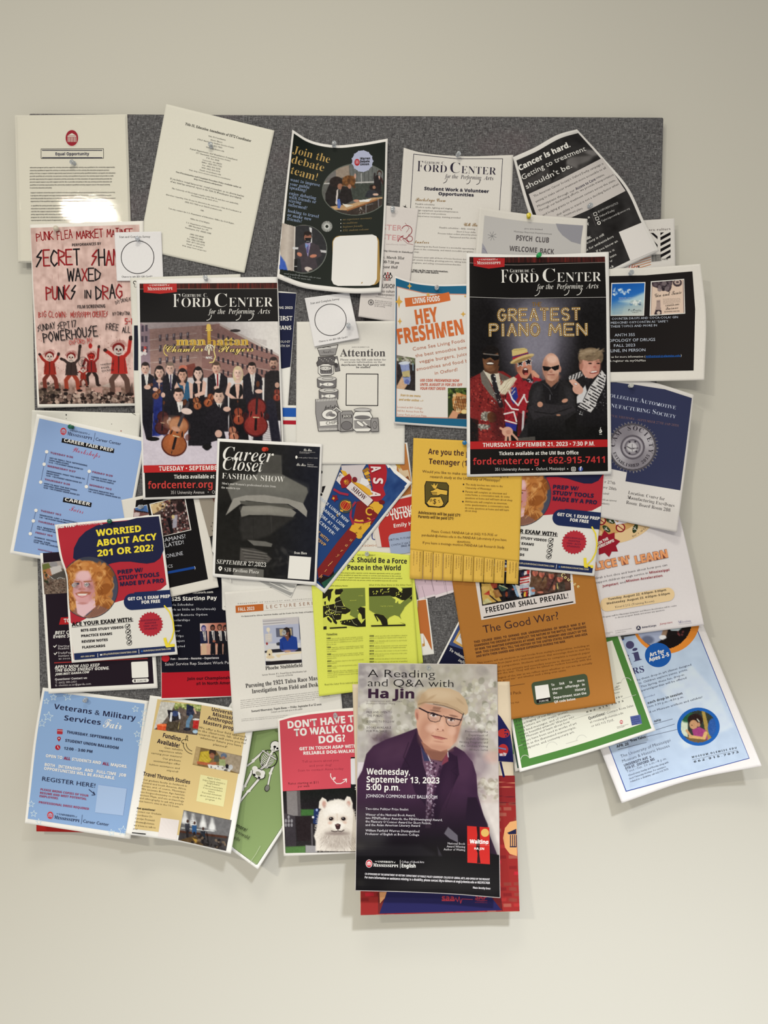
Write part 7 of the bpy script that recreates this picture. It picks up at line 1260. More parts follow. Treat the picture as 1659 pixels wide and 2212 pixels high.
f.p([(132, 1838), (1452, 1815), (1455, 1885), (135, 1908)], (184, 38, 40)); f.t('TUESDAY • SEPTEMBER 26, 2023 • 7:30 P.M.', 280, 1890, 42, OFF, w=1090, fn='B', a=-1, lift=2)
f.t('Tickets available at the UM Box Office', 425, 1965, 36, OFF, w=760, fn='B', a=-.6); f.t('fordcenter.org • 662-915-7411', 175, 2060, 66, (196, 62, 58), w=1240, fn='s', a=-.8, off=.022); f.t('351 University Avenue   •   Oxford, Mississippi', 395, 2112, 32, (190, 184, 180), w=660, a=-.6); f.done()

# ---- food pantry sheet
f = Sheet('pantry_notice', 'white food pantry notice with grey drawings of jars, cans and chips, centre', 'notice', [(640.8, 695), (876, 693), (874, 1003), (639, 1003)], (228, 223, 213), fr=CR['A1'], curl={'bl': 2, 'tr': 2})
AT = (86, 82, 82); LG = (150, 146, 144); MG = (120, 116, 116); DK = (70, 66, 66)
f.t('ANNOUNCEMENT FOR', 920, 878, 10, GREY, w=195, al='c', a=0); f.t('Attention', 690, 976, 84, AT, w=505, fn='R', a=0, res=5); f.fr(*CR['A1'])
for s_, y, w_, n_ in (('Please scan the QR code below for', 1022, 508, 'r'), ('accurate information on the', 1048, 418, 'r'), ('days/hours the food pantry will', 1080, 488, 'R'), ('be staffed', 1106, 156, 'R')): f.t(s_, 948, y, 20, MG if n_ == 'r' else AT, w=w_, fn=n_, a=0, al='c', off=.01)
f.frame_(762, 1170, 352, 350, 9, INK, a=.5)
def o(pts, c, lw=6): f.p(pts, c); f.ln(list(pts) + [pts[0]], lw, DK)
o([(440, 885), (670, 845), (640, 960), (470, 972)], LG); f.p([(445, 890), (660, 850), (655, 880), (450, 905)], (210, 206, 200)); f.t('Noodles', 555, 940, 38, DK, w=130, al='c', fn='d', a=-2, lift=2); f.ln([(500, 880), (540, 870), (590, 872)], 7, DK)
o([(610, 985), (660, 975), (692, 1135), (640, 1145)], MG); f.e(640, 1035, 26, 40, OFF, a=-20); f.e(650, 1075, 18, 28, DK, a=-10)
o([(450, 1060), (615, 1060), (622, 1165), (590, 1185), (480, 1190), (448, 1160)], OFF); f.p([(465, 1080), (605, 1080), (608, 1160), (470, 1165)], LG); f.p([(470, 1120), (600, 1120), (600, 1170), (480, 1172)], MG)
for i in range(5): f.arc(485 + i * 27, 1155, 10, 180, 360, 4, DK, ry=28)
o([(450, 985), (620, 970), (640, 1000), (625, 1035), (640, 1060), (600, 1075), (540, 1050), (500, 1060), (440, 1085), (430, 1050), (450, 1020)], (96, 92, 92))
for i in range(9): f.e(465 + i * 19, 1000 + (i % 3) * 14, 5, 5, (190, 186, 180), up=.1)
f.e(532, 1110, 66, 26, DK); f.e(532, 1110, 60, 21, OFF); f.t('PICKLES', 532, 1122, 24, DK, w=100, al='c', a=-2, lift=2)
for y, x in ((1225, 545), (1355, 565)):
 f.p([(x - 108, y), (x + 105, y), (x + 102, y + 85), (x - 105, y + 90)], MG); f.e(x, y + 82, 104, 24, MG); f.e(x, y, 108, 30, DK); f.e(x, y, 102, 25, (206, 202, 196)); f.arc(x + 10, y - 2, 60, 0, 360, 4, DK, ry=14); f.ln([(x - 108, y), (x - 105, y + 85)], 5, DK); f.ln([(x + 106, y), (x + 102, y + 85)], 5, DK); f.arc(x, y + 84, 104, 5, 175, 5, DK, ry=24)
 f.e(x + 15, y + 62, 60, 19, OFF); f.p([(x - 78, y + 45), (x - 40, y + 62), (x - 78, y + 82)], OFF); f.arc(x + 18, y + 62, 10, 90, 270, 4, DK)
o([(420, 1455), (650, 1440), (660, 1500), (690, 1580), (690, 1800), (450, 1805), (420, 1600)], LG)
for i in range(14): f.ln([(430 + i * 17, 1452 - i), (434 + i * 17, 1478 - i)], 6, OFF); f.ln([(460 + i * 15, 1778 - i * .5), (463 + i * 15, 1802 - i * .5)], 6, OFF)
f.t('potato', 515, 1560, 46, DK, w=150, fn='d', a=-4, off=.01); f.e(575, 1622, 88, 60, DK); f.e(575, 1622, 82, 54, OFF); f.e(570, 1615, 42, 22, LG, a=-30); f.e(605, 1628, 40, 18, MG, a=5); f.p([(465, 1700), (660, 1690), (660, 1735), (470, 1750)], OFF); f.t('CHIPS', 535, 1735, 34, DK, w=140, a=-4, lift=2)
o([(665, 1600), (690, 1585), (820, 1580), (838, 1605), (835, 1800), (700, 1812), (662, 1790)], LG); f.ln([(695, 1605), (700, 1810)], 5, DK); f.p([(712, 1625), (822, 1622), (822, 1662), (715, 1665)], DK); f.t('JUICE', 767, 1655, 26, OFF, w=90, al='c', fn='B', a=0, lift=2); f.e(765, 1745, 62, 50, DK); f.e(765, 1745, 56, 45, MG); f.ln([(615, 1575), (650, 1540), (715, 1595)], 16, DK); f.ln([(618, 1573), (650, 1545), (712, 1592)], 9, OFF)
o([(860, 1590), (1020, 1590), (1050, 1640), (1050, 1780), (1010, 1812), (870, 1812), (835, 1780), (835, 1640)], OFF); f.p([(845, 1685), (1040, 1680), (1030, 1775), (850, 1780)], LG); f.e(940, 1655, 90, 24, MG); f.e(942, 1570, 98, 22, DK); f.e(942, 1570, 92, 17, (190, 186, 182)); f.e(915, 1725, 52, 20, DK, a=35); f.e(915, 1725, 47, 16, OFF, a=35); f.ln([(950, 1705), (995, 1745)], 15, OFF); f.ln([(990, 1745), (1030, 1770)], 13, DK)
o([(1035, 1662), (1115, 1660), (1122, 1808), (1035, 1812)], LG); f.e(1078, 1738, 26, 44, DK); f.e(1078, 1738, 21, 38, LG); f.t('Candy', 1072, 1715, 20, DK, a=80, w=44, fn='d', lift=2); f.done()

f = Sheet('blank_sheet', 'grey banded sheet corner sticking out below the fashion show poster', 'paper', [(552, 1210), (648, 1248), (629, 1291), (520, 1235)], (226, 222, 214), fr=CR['C1'])
f.p([(540, 150), (780, 160), (1000, 310), (965, 350)], (160, 158, 154)); f.ln([(690, 175), (980, 300)], 9, OFF); f.p([(760, 165), (1035, 215), (1020, 245), (960, 240)], (166, 164, 160)); f.done()

# ---- fashion show poster
f = Sheet('fashion_poster', 'black fashion show poster with a grey upside-down jacket collar, centre left', 'poster', [(469.7, 947), (696.7, 959), (683.2, 1265), (459, 1246)], (236, 232, 226), fr=CR['A8'], gap=.003, curl={'b': 2, 'bl': 2}, rough=.4)
def jac(p):
 p.fill((28, 27, 25)); p.grad([(200, 500), (1550, 500)], [(28, 27, 25), (28, 27, 26), (26, 28, 40)]) ; p.grad([(1100, 200), (1550, 300)], [(28, 27, 26), (24, 28, 46)]) if 0 else None
 p.pg([(900, 300), (1050, 320), (1060, 560), (1380, 730), (1395, 790), (1330, 940), (1000, 900), (560, 880), (420, 900), (365, 760), (380, 690), (740, 560), (800, 470)], (104, 102, 96), 16); p.pg([(860, 300), (1060, 320), (1055, 560), (760, 560), (820, 440)], (66, 64, 60), 40, .8); p.e(900, 680, 420, 90, (120, 118, 110), 90, 8, .6)
 p.pg([(340, 1085), (440, 870), (600, 830), (840, 825), (1120, 870), (1330, 930), (1385, 1030), (1375, 1108), (1260, 1010), (1140, 940), (900, 930), (600, 895), (500, 960)], (150, 146, 138), 10); p.pg([(520, 900), (640, 905), (900, 935), (1130, 945), (1240, 1010), (1000, 980), (620, 960), (540, 940)], (84, 82, 76), 10)
 p.pg([(530, 1030), (560, 965), (900, 960), (1180, 1000), (1245, 1050), (1200, 1110), (900, 1085), (640, 1080), (540, 1110)], (132, 128, 120), 14); p.e(800, 1010, 260, 36, (150, 146, 136), 30, 3, .6)
 p.pg([(530, 1110), (860, 1085), (1230, 1110), (1100, 1200), (900, 1340), (700, 1400), (560, 1400), (520, 1250)], (48, 46, 44), 40, .9); p.ln([(690, 1090), (700, 1380)], 8, (36, 34, 33), 10, .8); p.ln([(920, 1090), (930, 1300)], 10, (62, 60, 57), 10, .8)
 p.pg([(620, 1400), (850, 1420), (940, 1450), (925, 1488), (700, 1470)], (104, 101, 96), 12); p.pg([(530, 1500), (700, 1510), (840, 1560), (930, 1640), (880, 1690), (700, 1700), (520, 1660)], (84, 80, 76), 18)
 for i in range(8): p.ln([(540 + i * 8, 1500 + i * 22), (700, 1530 + i * 18), (870, 1560 + i * 16)], 9, (128, 124, 118) if i % 2 else (48, 46, 44), 9, .7)
 p.pg([(450, 1760), (740, 1760), (730, 1900), (430, 1885)], (104, 101, 96), 14); p.pg([(740, 1770), (830, 1780), (825, 1905), (735, 1900)], (120, 117, 110), 8, .8); p.blobs((850, 1500, 1200, 1900), 22, 40, [(60, 58, 56), (40, 38, 37), (80, 77, 74)], 3, 24, .4, .5); p.nz(40, 6)
f.photo(None, 1.25, jac, uv=(.022, .022, .978, .975), label='grey photograph of a folded jacket and collar')
f.t('Career', 302, 375, 178, OFF, w=650, fn='i', a=3, off=.004, bow=0, res=6); f.t('Closet', 300, 500, 172, OFF, w=520, fn='i', a=3.4, off=.004, res=6, lift=2)
f.e(852, 240, 36, 28, (206, 66, 40)); f.t('FASHION SHOW', 292, 612, 74, OFF, w=800, fn='r', a=3.6, res=4); f.t("Men's and Women's professional attire from", 292, 688, 28, (206, 202, 196), w=690, fn='R', a=3.4); f.t('the modern eye', 285, 740, 28, (206, 202, 196), w=240, fn='R', a=3.4)
f.t('SEPTEMBER 27,2023', 222, 1702, 56, OFF, w=635, fn='J', a=4, res=3, off=-.01); f.t('SJB Pavilion Plaza', 322, 1800, 50, OFF, w=442, fn='r', a=4.4); f.e(272, 1762, 24, 25, OFF); f.p([(250, 1770), (294, 1774), (268, 1802)], OFF); f.e(272, 1762, 9, 9, K)
f.t('Scan Here', 1218, 1578, 32, OFF, w=162, fn='R', a=3); f.p([(1158, 1602), (1435, 1622), (1412, 1912), (1134, 1892)], OFF)
f.t('Ole Miss', 1340, 262, 36, OFF, w=102, fn='c', a=2); lines(f, 1285, 278, 212, 12, 14, (190, 186, 184), 2, a=2); f.e(1246, 341, 14, 20, OFF); lines(f, 1270, 352, 118, 14, 14, (200, 196, 194), 1, a=2, last=1); f.t('Career Center', 1400, 355, 16, (200, 196, 194), w=120, a=2); f.t('Ole Miss', 1250, 452, 38, OFF, w=115, fn='c', a=2); f.t('School of', 1388, 416, 11, GREY, w=55, a=3); f.t('Business', 1388, 442, 18, (206, 202, 200), w=78, a=3); f.t('Administration', 1386, 466, 18, (206, 202, 200), w=130, a=3); f.done()

worried([(118.6, 1133.4), (346.3, 1111.3), (384, 1413.7), (155, 1431.8)], CR['A7'], 'accounting tutoring flyer, left hand copy, complete, over the light blue timeline flyer', {'l': 12, 'bl': 3, 'b': 3, 'r': 3}, l=[(123.5, 1171), (130.7, 1207.5), (142.5, 1243.7), (145.5, 1298), (150.6, 1379)])

survey([(658, 644), (754.6, 631), (776, 730.7), (679, 749)], 'small white survey slip with an empty black circle, centre, over the food pantry notice', CR['A1'], 586, 570, 175, (525, 372), (617, 795), {'b': 3, 'tl': 3, 't': 2})

f = Sheet('food_flyer', 'cream and teal bordered flyer with orange hand-drawn headline and gold stars', 'flyer', [(852.7, 596), (1082, 612), (1084, 932), (850.6, 915.4)], (232, 226, 220), fr=CR['A2'], t=[(889, 607.7), (929.5, 613.5), (1006, 613.5)], curl={'tl': 8, 'l': 4, 'bl': 3})
f.inset(.01, .012, .99, .985, (34, 100, 134)); f.p([(104, 235), (240, 270), (450, 318), (620, 330), (1300, 342), (1300, 2000), (1100, 2000), (98, 1968)], (204, 142, 120)); f.p([(110, 248), (240, 283), (450, 331), (620, 343), (1290, 354), (1290, 1988), (1100, 1986), (106, 1960)], (226, 220, 212))
ORG = (210, 110, 58)
f.p([(208, 392), (600, 355), (798, 312), (818, 425), (600, 470), (222, 510)], ORG); f.t('LIVING FOODS', 318, 466, 66, OFF, w=362, fn='H', a=-6, off=.0, lift=2)
for x, y, a_, b_ in ((275, 233, 32, 44), (135, 440, 50, 88), (520, 350, 30, 34), (146, 700, 28, 48), (986, 605, 36, 38), (1012, 368, 16, 20)): f.p([(x, y - b_), (x + a_ * .3, y - b_ * .28), (x + a_, y), (x + a_ * .3, y + b_ * .28), (x, y + b_), (x - a_ * .3, y + b_ * .28), (x - a_, y), (x - a_ * .3, y - b_ * .28)], (216, 170, 80))
def hand(txt, x, y, h, cw, th, a): f.sk(txt, x, y, h, cw, th, ORG, a=a, gap=.62, jit=.04)
f.t('HEY', 362, 738, 182, ORG, w=300, fn='H', a=-8, res=3); f.t('FRESHMEN', 128, 1000, 190, ORG, w=880, fn='H', a=-8.8, res=3)
for s_, x, y, w_, h_ in (('Come See Living Foods', 320, 1090, 700, 46), ('the best smoothie bowls,', 355, 1178, 760, 44), ('veggie burgers, juices,', 405, 1258, 700, 44), ('smoothies and food bar', 368, 1358, 760, 44), ('in Oxford!', 612, 1408, 305, 44)): f.t(s_, x, y, h_, (190, 122, 96), w=w_, a=-9.6, fn='s')
for s_, x, y, w_ in (('USE CODE: FRESHMEN25 NOW', 415, 1500, 520), ('UNTIL AUGUST 31 FOR 25% OFF', 415, 1555, 560), ('YOUR FIRST ORDER!', 415, 1608, 340)): f.t(s_, x, y, 34, (196, 82, 52), w=w_, fn='O', a=.5)
for s_, x, y, w_ in (('Scan to see menu', 152, 1692, 268), ('and order online --->', 132, 1750, 325)): f.t(s_, x, y, 28, (196, 156, 80), w=w_, fn='O', a=3)
for s_, x, y, w_ in (('Located at 809 College', 112, 1848, 332), ('Hill Rd. Across from Pat', 112, 1898, 345), ('Lamar Park and Lost Pizza', 112, 1948, 388)): f.t(s_, x, y, 27, (206, 150, 130), w=w_, a=3)
def cup(p):
 p.fill((48, 42, 42)); p.pg([(105, 1150), (350, 1190), (350, 1260), (105, 1230)], (130, 124, 110), 16); p.blobs((110, 1160, 340, 1270), 30, 16, [(200, 196, 180), (70, 66, 56), (110, 120, 84)], 3, 5); p.pg([(105, 1560), (190, 1400), (260, 1520), (200, 1610), (105, 1600)], (206, 168, 136), 10); p.pg([(148, 1270), (268, 1260), (290, 1480), (270, 1540), (205, 1530)], (140, 150, 190), 8); p.pg([(175, 1370), (275, 1350), (280, 1440), (185, 1440)], (186, 170, 120), 8); p.e(205, 1255, 75, 22, (206, 212, 222), 8, -4); p.ln([(180, 1440), (260, 1440)], 8, (60, 60, 60)); p.e(240, 1500, 30, 30, (100, 110, 170), 12); p.ln([(318, 1260), (322, 1350)], 10, (160, 190, 206)); p.nz(20, 16)
f.photo([(105, 1150), (350, 1190), (350, 1622), (103, 1590)], 1.2, cup)
def waf(p):
 p.fill((48, 60, 34)); p.blobs((785, 1590, 1030, 1720), 60, 12, [(110, 130, 60), (30, 40, 22), (70, 90, 40)], 3, 5, 2); p.pg([(840, 1730), (920, 1650), (1030, 1680), (1030, 1920), (900, 1920), (850, 1850)], (190, 130, 76), 12); p.blobs((850, 1670, 1030, 1900), 26, 20, [(214, 160, 104), (160, 96, 50), (226, 196, 150)], 4, 6)
 for i in range(7): p.ln([(860 + i * 24, 1880), (900 + i * 22, 1700)], 9, (50, 24, 18), 4)
 p.pg([(785, 1990), (850, 1880), (940, 1920), (900, 1990)], (206, 150, 116), 10); p.e(1000, 1900, 40, 30, (226, 200, 140), 8); p.pg([(920, 1930), (1030, 1930), (1030, 1995), (900, 1990)], (50, 40, 40), 10)
f.photo([(783, 1585), (1030, 1582), (1030, 1992), (783, 1985)], 1.2, waf)
f.done()
# ---- debate poster
f = Sheet('debate_poster', 'dark green debate poster with gold headline, curled top edge, two round photos', 'poster', [(631.5, 280), (837.7, 299.3), (823.5, 632), (598, 601)], (236, 231, 224), fr=CR[3], t=[(665, 301), (721, 313.5), (780, 309)], b=[(650, 620.5), (706.6, 629), (770, 634)], l=[(616, 416)], r=[(834, 450)], curl={'tl': 16, 't': 5, 'tr': 8, 'b': 6, 'bl': 3, 'l': 2}, rough=.4)
f.inset(.022, .018, .978, .965, (26, 32, 28))
GL = (190, 156, 92)
for s_, x, y, w_, a_, bw in (('Join the', 285, 335, 455, 15.5, -4), ('debate', 268, 452, 400, 15, -3), ('team!', 258, 578, 325, 16, -2)): f.t(s_, x, y, 96, GL, w=w_, fn='r', a=a_, res=4, off=.004)
BLU = (140, 156, 186)
for s_, x, y, w_ in (('want to improve', 258, 668, 360), ('your public', 252, 718, 242), ('speaking?', 250, 762, 205), ('enjoy debating', 246, 830, 325), ('with friends or', 242, 876, 330), ('staying', 240, 918, 150), ('informed?', 236, 968, 225), ('looking to travel', 228, 1040, 375), ('or make new', 224, 1088, 292), ('friends?', 220, 1135, 178)): f.t(s_, x, y, 40, BLU, w=w_, fn='r', a=11, off=.006, res=3)
def deb(p):
 p.fill((92, 92, 88)); p.pg([(640, 560), (960, 480), (970, 620), (760, 640), (660, 700)], (150, 134, 120), 12); p.pg([(640, 500), (800, 520), (810, 640), (640, 690)], (110, 106, 104), 10); p.pg([(965, 480), (1390, 460), (1390, 700), (1000, 690)], (104, 106, 104), 12)
 for i in range(9): p.ln([(1010 + i * 46, 470), (1010 + i * 46, 690)], 5, (64, 66, 66), 4)
 p.ln([(640, 700), (1010, 690), (1260, 680)], 14, (196, 192, 188), 6); p.ln([(1108, 580), (1110, 830)], 10, (180, 178, 176), 5); p.pg([(1000, 700), (1390, 700), (1390, 880), (980, 900)], (60, 66, 60), 10)
 for i in range(8): p.ln([(1020 + i * 48, 700), (1020 + i * 48, 860)], 4, (44, 50, 46), 4)
 p.pg([(680, 980), (680, 820), (730, 700), (800, 640), (890, 660), (850, 760), (850, 980)], (26, 22, 24), 8); p.e(810, 680, 80, 64, (34, 24, 24), 10); p.e(855, 735, 32, 36, (150, 104, 84), 8); p.pg([(815, 780), (835, 760), (820, 960), (800, 940)], (206, 196, 190), 5)
 p.pg([(850, 960), (850, 820), (880, 730), (980, 750), (1010, 900), (900, 960)], (28, 22, 24), 8); p.e(960, 670, 80, 68, (104, 66, 34), 12); p.blobs((890, 620, 1030, 740), 30, 14, [(130, 84, 44), (80, 48, 24)], 2, 6); p.e(968, 735, 20, 26, (170, 120, 96), 6); p.e(1035, 610, 12, 30, (196, 150, 130), 6)
 p.pg([(1260, 620), (1310, 590), (1345, 620), (1350, 840), (1260, 840)], (28, 24, 28), 8); p.e(1325, 575, 28, 34, (60, 36, 30), 8); p.e(1325, 585, 18, 26, (120, 120, 120), 6); p.ln([(1262, 640), (1268, 580)], 20, (40, 32, 36), 6); p.ln([(1345, 640), (1380, 720)], 24, (60, 34, 34), 8); p.pg([(1310, 610), (1335, 610), (1325, 660)], (196, 160, 146), 6)
 p.pg([(1150, 860), (1180, 790), (1240, 760), (1300, 800), (1290, 880)], (40, 42, 50), 8); p.e(1245, 745, 40, 36, (34, 24, 24), 8); p.e(1262, 745, 18, 20, (150, 110, 90), 6)
 p.pg([(700, 980), (1000, 940), (1230, 870), (1385, 860), (1385, 880), (1080, 960), (930, 1020), (730, 1010)], (186, 150, 110), 6); p.pg([(720, 1010), (930, 1020), (1090, 960), (1330, 880), (1390, 880), (1390, 1070), (900, 1080)], (54, 44, 40), 8); p.pg([(930, 1015), (1300, 880), (1310, 895), (940, 1030)], (150, 96, 56), 4); p.ln([(1310, 890), (1320, 1040)], 12, (120, 116, 120), 4); p.ln([(1165, 950), (1165, 1060)], 6, (150, 150, 150), 4); p.ln([(1170, 960), (1250, 940)], 5, (130, 130, 130), 3)
 p.pg([(820, 890), (850, 880), (868, 960), (850, 1000), (825, 990)], (80, 104, 170), 5); p.pg([(1080, 900), (1230, 880), (1200, 915), (1090, 920)], (226, 222, 216), 5); p.e(1050, 905, 34, 16, (190, 140, 116), 6); p.pg([(880, 940), (1010, 960), (930, 985)], (220, 214, 200), 5); p.e(1280, 830, 34, 14, (206, 170, 150), 6); p.blobs((1080, 990, 1150, 1060), 14, 8, [(190, 180, 170), (90, 80, 76)], 4); p.nz(20, 14)
f.p([(min(1052 + 415 * math.cos(g) * .995 + 312 * math.sin(g) * .104, 1378 - (768 + 312 * math.sin(g) - 460) * .035), 768 - 415 * math.cos(g) * .104 + 312 * math.sin(g) * .995) for g in np.linspace(0, 6.283, 60, False)], (96, 100, 92))
f.photo([(640, 460), (1400, 460), (1385, 1090), (640, 1090)], 1.1, deb, mask=lambda p: ((((p.X - 1050) * .995 - (p.Y - 768) * .1) / 408) ** 2 + (((p.Y - 768) * .995 + (p.X - 1050) * .1) / 305) ** 2 < 1) & (p.X < 1380 - (p.Y - 460) * .035), label='photograph of students in dark clothes at a table')
f.star(1122, 432, 134, 116, 13, (178, 182, 206)); f.e(1122, 432, 122, 128, (178, 182, 206)); f.e(1058, 446, 32, 42, (176, 44, 50)); f.rect(1042, 425, 32, 7, (214, 160, 170), a=0);
for i in range(4): f.rect(1043 + i * 9, 436, 5, 26, (214, 160, 170), a=0)
for i, s_ in enumerate(('Warren', 'Debate', 'Union')): f.t(s_, 1094, 414 + i * 34, 26, K, w=120 - i * 6, fn='H', a=-2, lift=2)
for i in range(28): g_ = math.radians(i * 360 / 28); f.ln([(698 + 20 * math.cos(g_), 1212 + 20 * math.sin(g_)), (698 + 64 * math.cos(g_), 1212 + 64 * math.sin(g_))], 6, (196, 196, 190), up=.02)
for i, (s_, w_) in enumerate((('no experience necessary', 348), ('no auditions', 176), ('beginner friendly', 238), ('ESL students welcome', 312))): f.t(s_, 888, 1140 + i * 44, 24, (120, 104, 70), w=w_, fn='i', a=-3, off=.012); f.e(864, 1132 + i * 44, 5, 5, OFF)
def man(p):
 p.fill((40, 40, 44)); p.grad([(130, 1200), (340, 1210)], [(176, 162, 150), (196, 184, 172), (150, 138, 130)]); p.pg([(325, 1200), (700, 1200), (700, 1780), (300, 1780)], (44, 44, 48), 6); p.ln([(316, 1200), (300, 1780)], 16, (206, 196, 186), 5); p.pg([(488, 1220), (518, 1230), (520, 1420), (500, 1420)], (206, 204, 204), 4); p.ln([(300, 1470), (360, 1475)], 26, (206, 204, 204), 4); p.ln([(610, 1505), (700, 1515)], 28, (196, 194, 194), 4); p.pg([(310, 1600), (345, 1600), (340, 1740), (305, 1740)], (24, 24, 26), 4); p.ln([(310, 1690), (340, 1690)], 6, (190, 190, 190)); p.pg([(130, 1540), (200, 1640), (240, 1780), (125, 1780)], (52, 88, 176), 16)
 p.pg([(360, 1450), (430, 1410), (520, 1405), (600, 1440), (640, 1560), (560, 1600), (590, 1700), (400, 1760), (380, 1600), (330, 1580)], (64, 56, 62), 8); p.pg([(435, 1410), (505, 1405), (470, 1580)], (150, 140, 176), 6); p.ln([(468, 1440), (466, 1520)], 22, (90, 84, 130), 4); p.pg([(440, 1415), (475, 1440), (440, 1470)], (120, 150, 200), 4); p.e(468, 1330, 50, 62, (40, 28, 28), 7); p.e(470, 1345, 42, 52, (176, 120, 98), 7); p.pg([(436, 1345), (512, 1345), (505, 1400), (470, 1412), (440, 1395)], (24, 22, 26), 5); p.ln([(455, 1390), (488, 1390)], 7, (150, 150, 150), 3); p.e(468, 1295, 48, 24, (34, 24, 24), 6); p.ln([(438, 1328), (505, 1325)], 8, (90, 50, 44), 4)
 p.e(370, 1545, 32, 22, (190, 124, 100), 6, 30); p.e(535, 1565, 42, 20, (190, 124, 100), 6, -10); p.e(480, 1725, 50, 28, (206, 190, 180), 8, 20); p.e(520, 1750, 40, 24, (60, 50, 48), 10); p.nz(30, 8)
f.e(420, 1485, 282, 292, (100, 104, 98), n=50); f.k += .5
f.photo([(150, 1160), (720, 1160), (700, 1780), (125, 1780)], 1.1, man, mask=lambda p: (((p.X - 415) / 280) ** 2 + ((p.Y - 1480) / 286) ** 2 < 1) & (p.X > 160 - (p.Y - 1160) * .06) | ((p.X > 160 - (p.Y - 1160) * .06) & (p.X < 400) & (p.Y > 1166 + (p.X - 160) * .27) & (p.Y < 1725 + (p.X - 130) * .14)), label='round photograph of a man with a black face mask')
f.rrect(760, 1325, 560, 600, 90, (170, 136, 76), a=-1.5, n=8); f.p([(800, 1345), (860, 1325), (1240, 1308), (1290, 1330), (1305, 1390), (1295, 1840), (1265, 1900), (1210, 1920), (830, 1922), (775, 1900), (752, 1850), (772, 1390)], (230, 226, 220))
f.t('email jvquallo@olemiss.edu or scan', 182, 1782, 22, (146, 150, 148), w=445, a=7.5); f.t('the QR code for more info', 182, 1815, 22, (146, 150, 148), w=325, a=7.5); f.done()

# ---- piano poster
f = Sheet('concert_poster', 'tall black concert poster with four showmen in costume under a bulb-lit title, right of centre', 'poster', [(1007.3, 547), (1315, 543.8), (1321, 1024.6), (1008.5, 1030)], (236, 232, 226), fr=CR['A3'], t=[(1162, 550.5)], curl={'tl': 3, 'tr': 4, 'b': 4, 'r': 2}, rough=.35)
f.p([(104, 108), (750, 122), (1374, 105), (1385, 500), (1402, 2115), (112, 2145), (106, 1000)], (20, 18, 18))
f.photo([(106, 112), (1374, 108), (1376, 156), (107, 164)], 1.2, lambda p: (p.fill((62, 26, 24)), p.nz(10, 55, sx=1.5, sy=.05, tint=(1.3, .35, .3)), p.ln([(712, 120), (712, 180)], 10, (120, 36, 32), 5), p.ln([(1004, 120), (1004, 175)], 12, (110, 36, 30), 5)), name='printed_ground'); f.ln([(107, 164), (300, 180), (560, 184), (1376, 158)], 4, (150, 140, 134))
f.p([(140, 114), (436, 120), (432, 200), (285, 218), (144, 192)], (178, 40, 42)); um(f, 176, 178, 222, OFF, crestc=False); ford(f, 400, 352, 940, OFF, a=-1.0); f.ln([(107, 484), (500, 496), (1382, 486)], 4, (190, 186, 182))
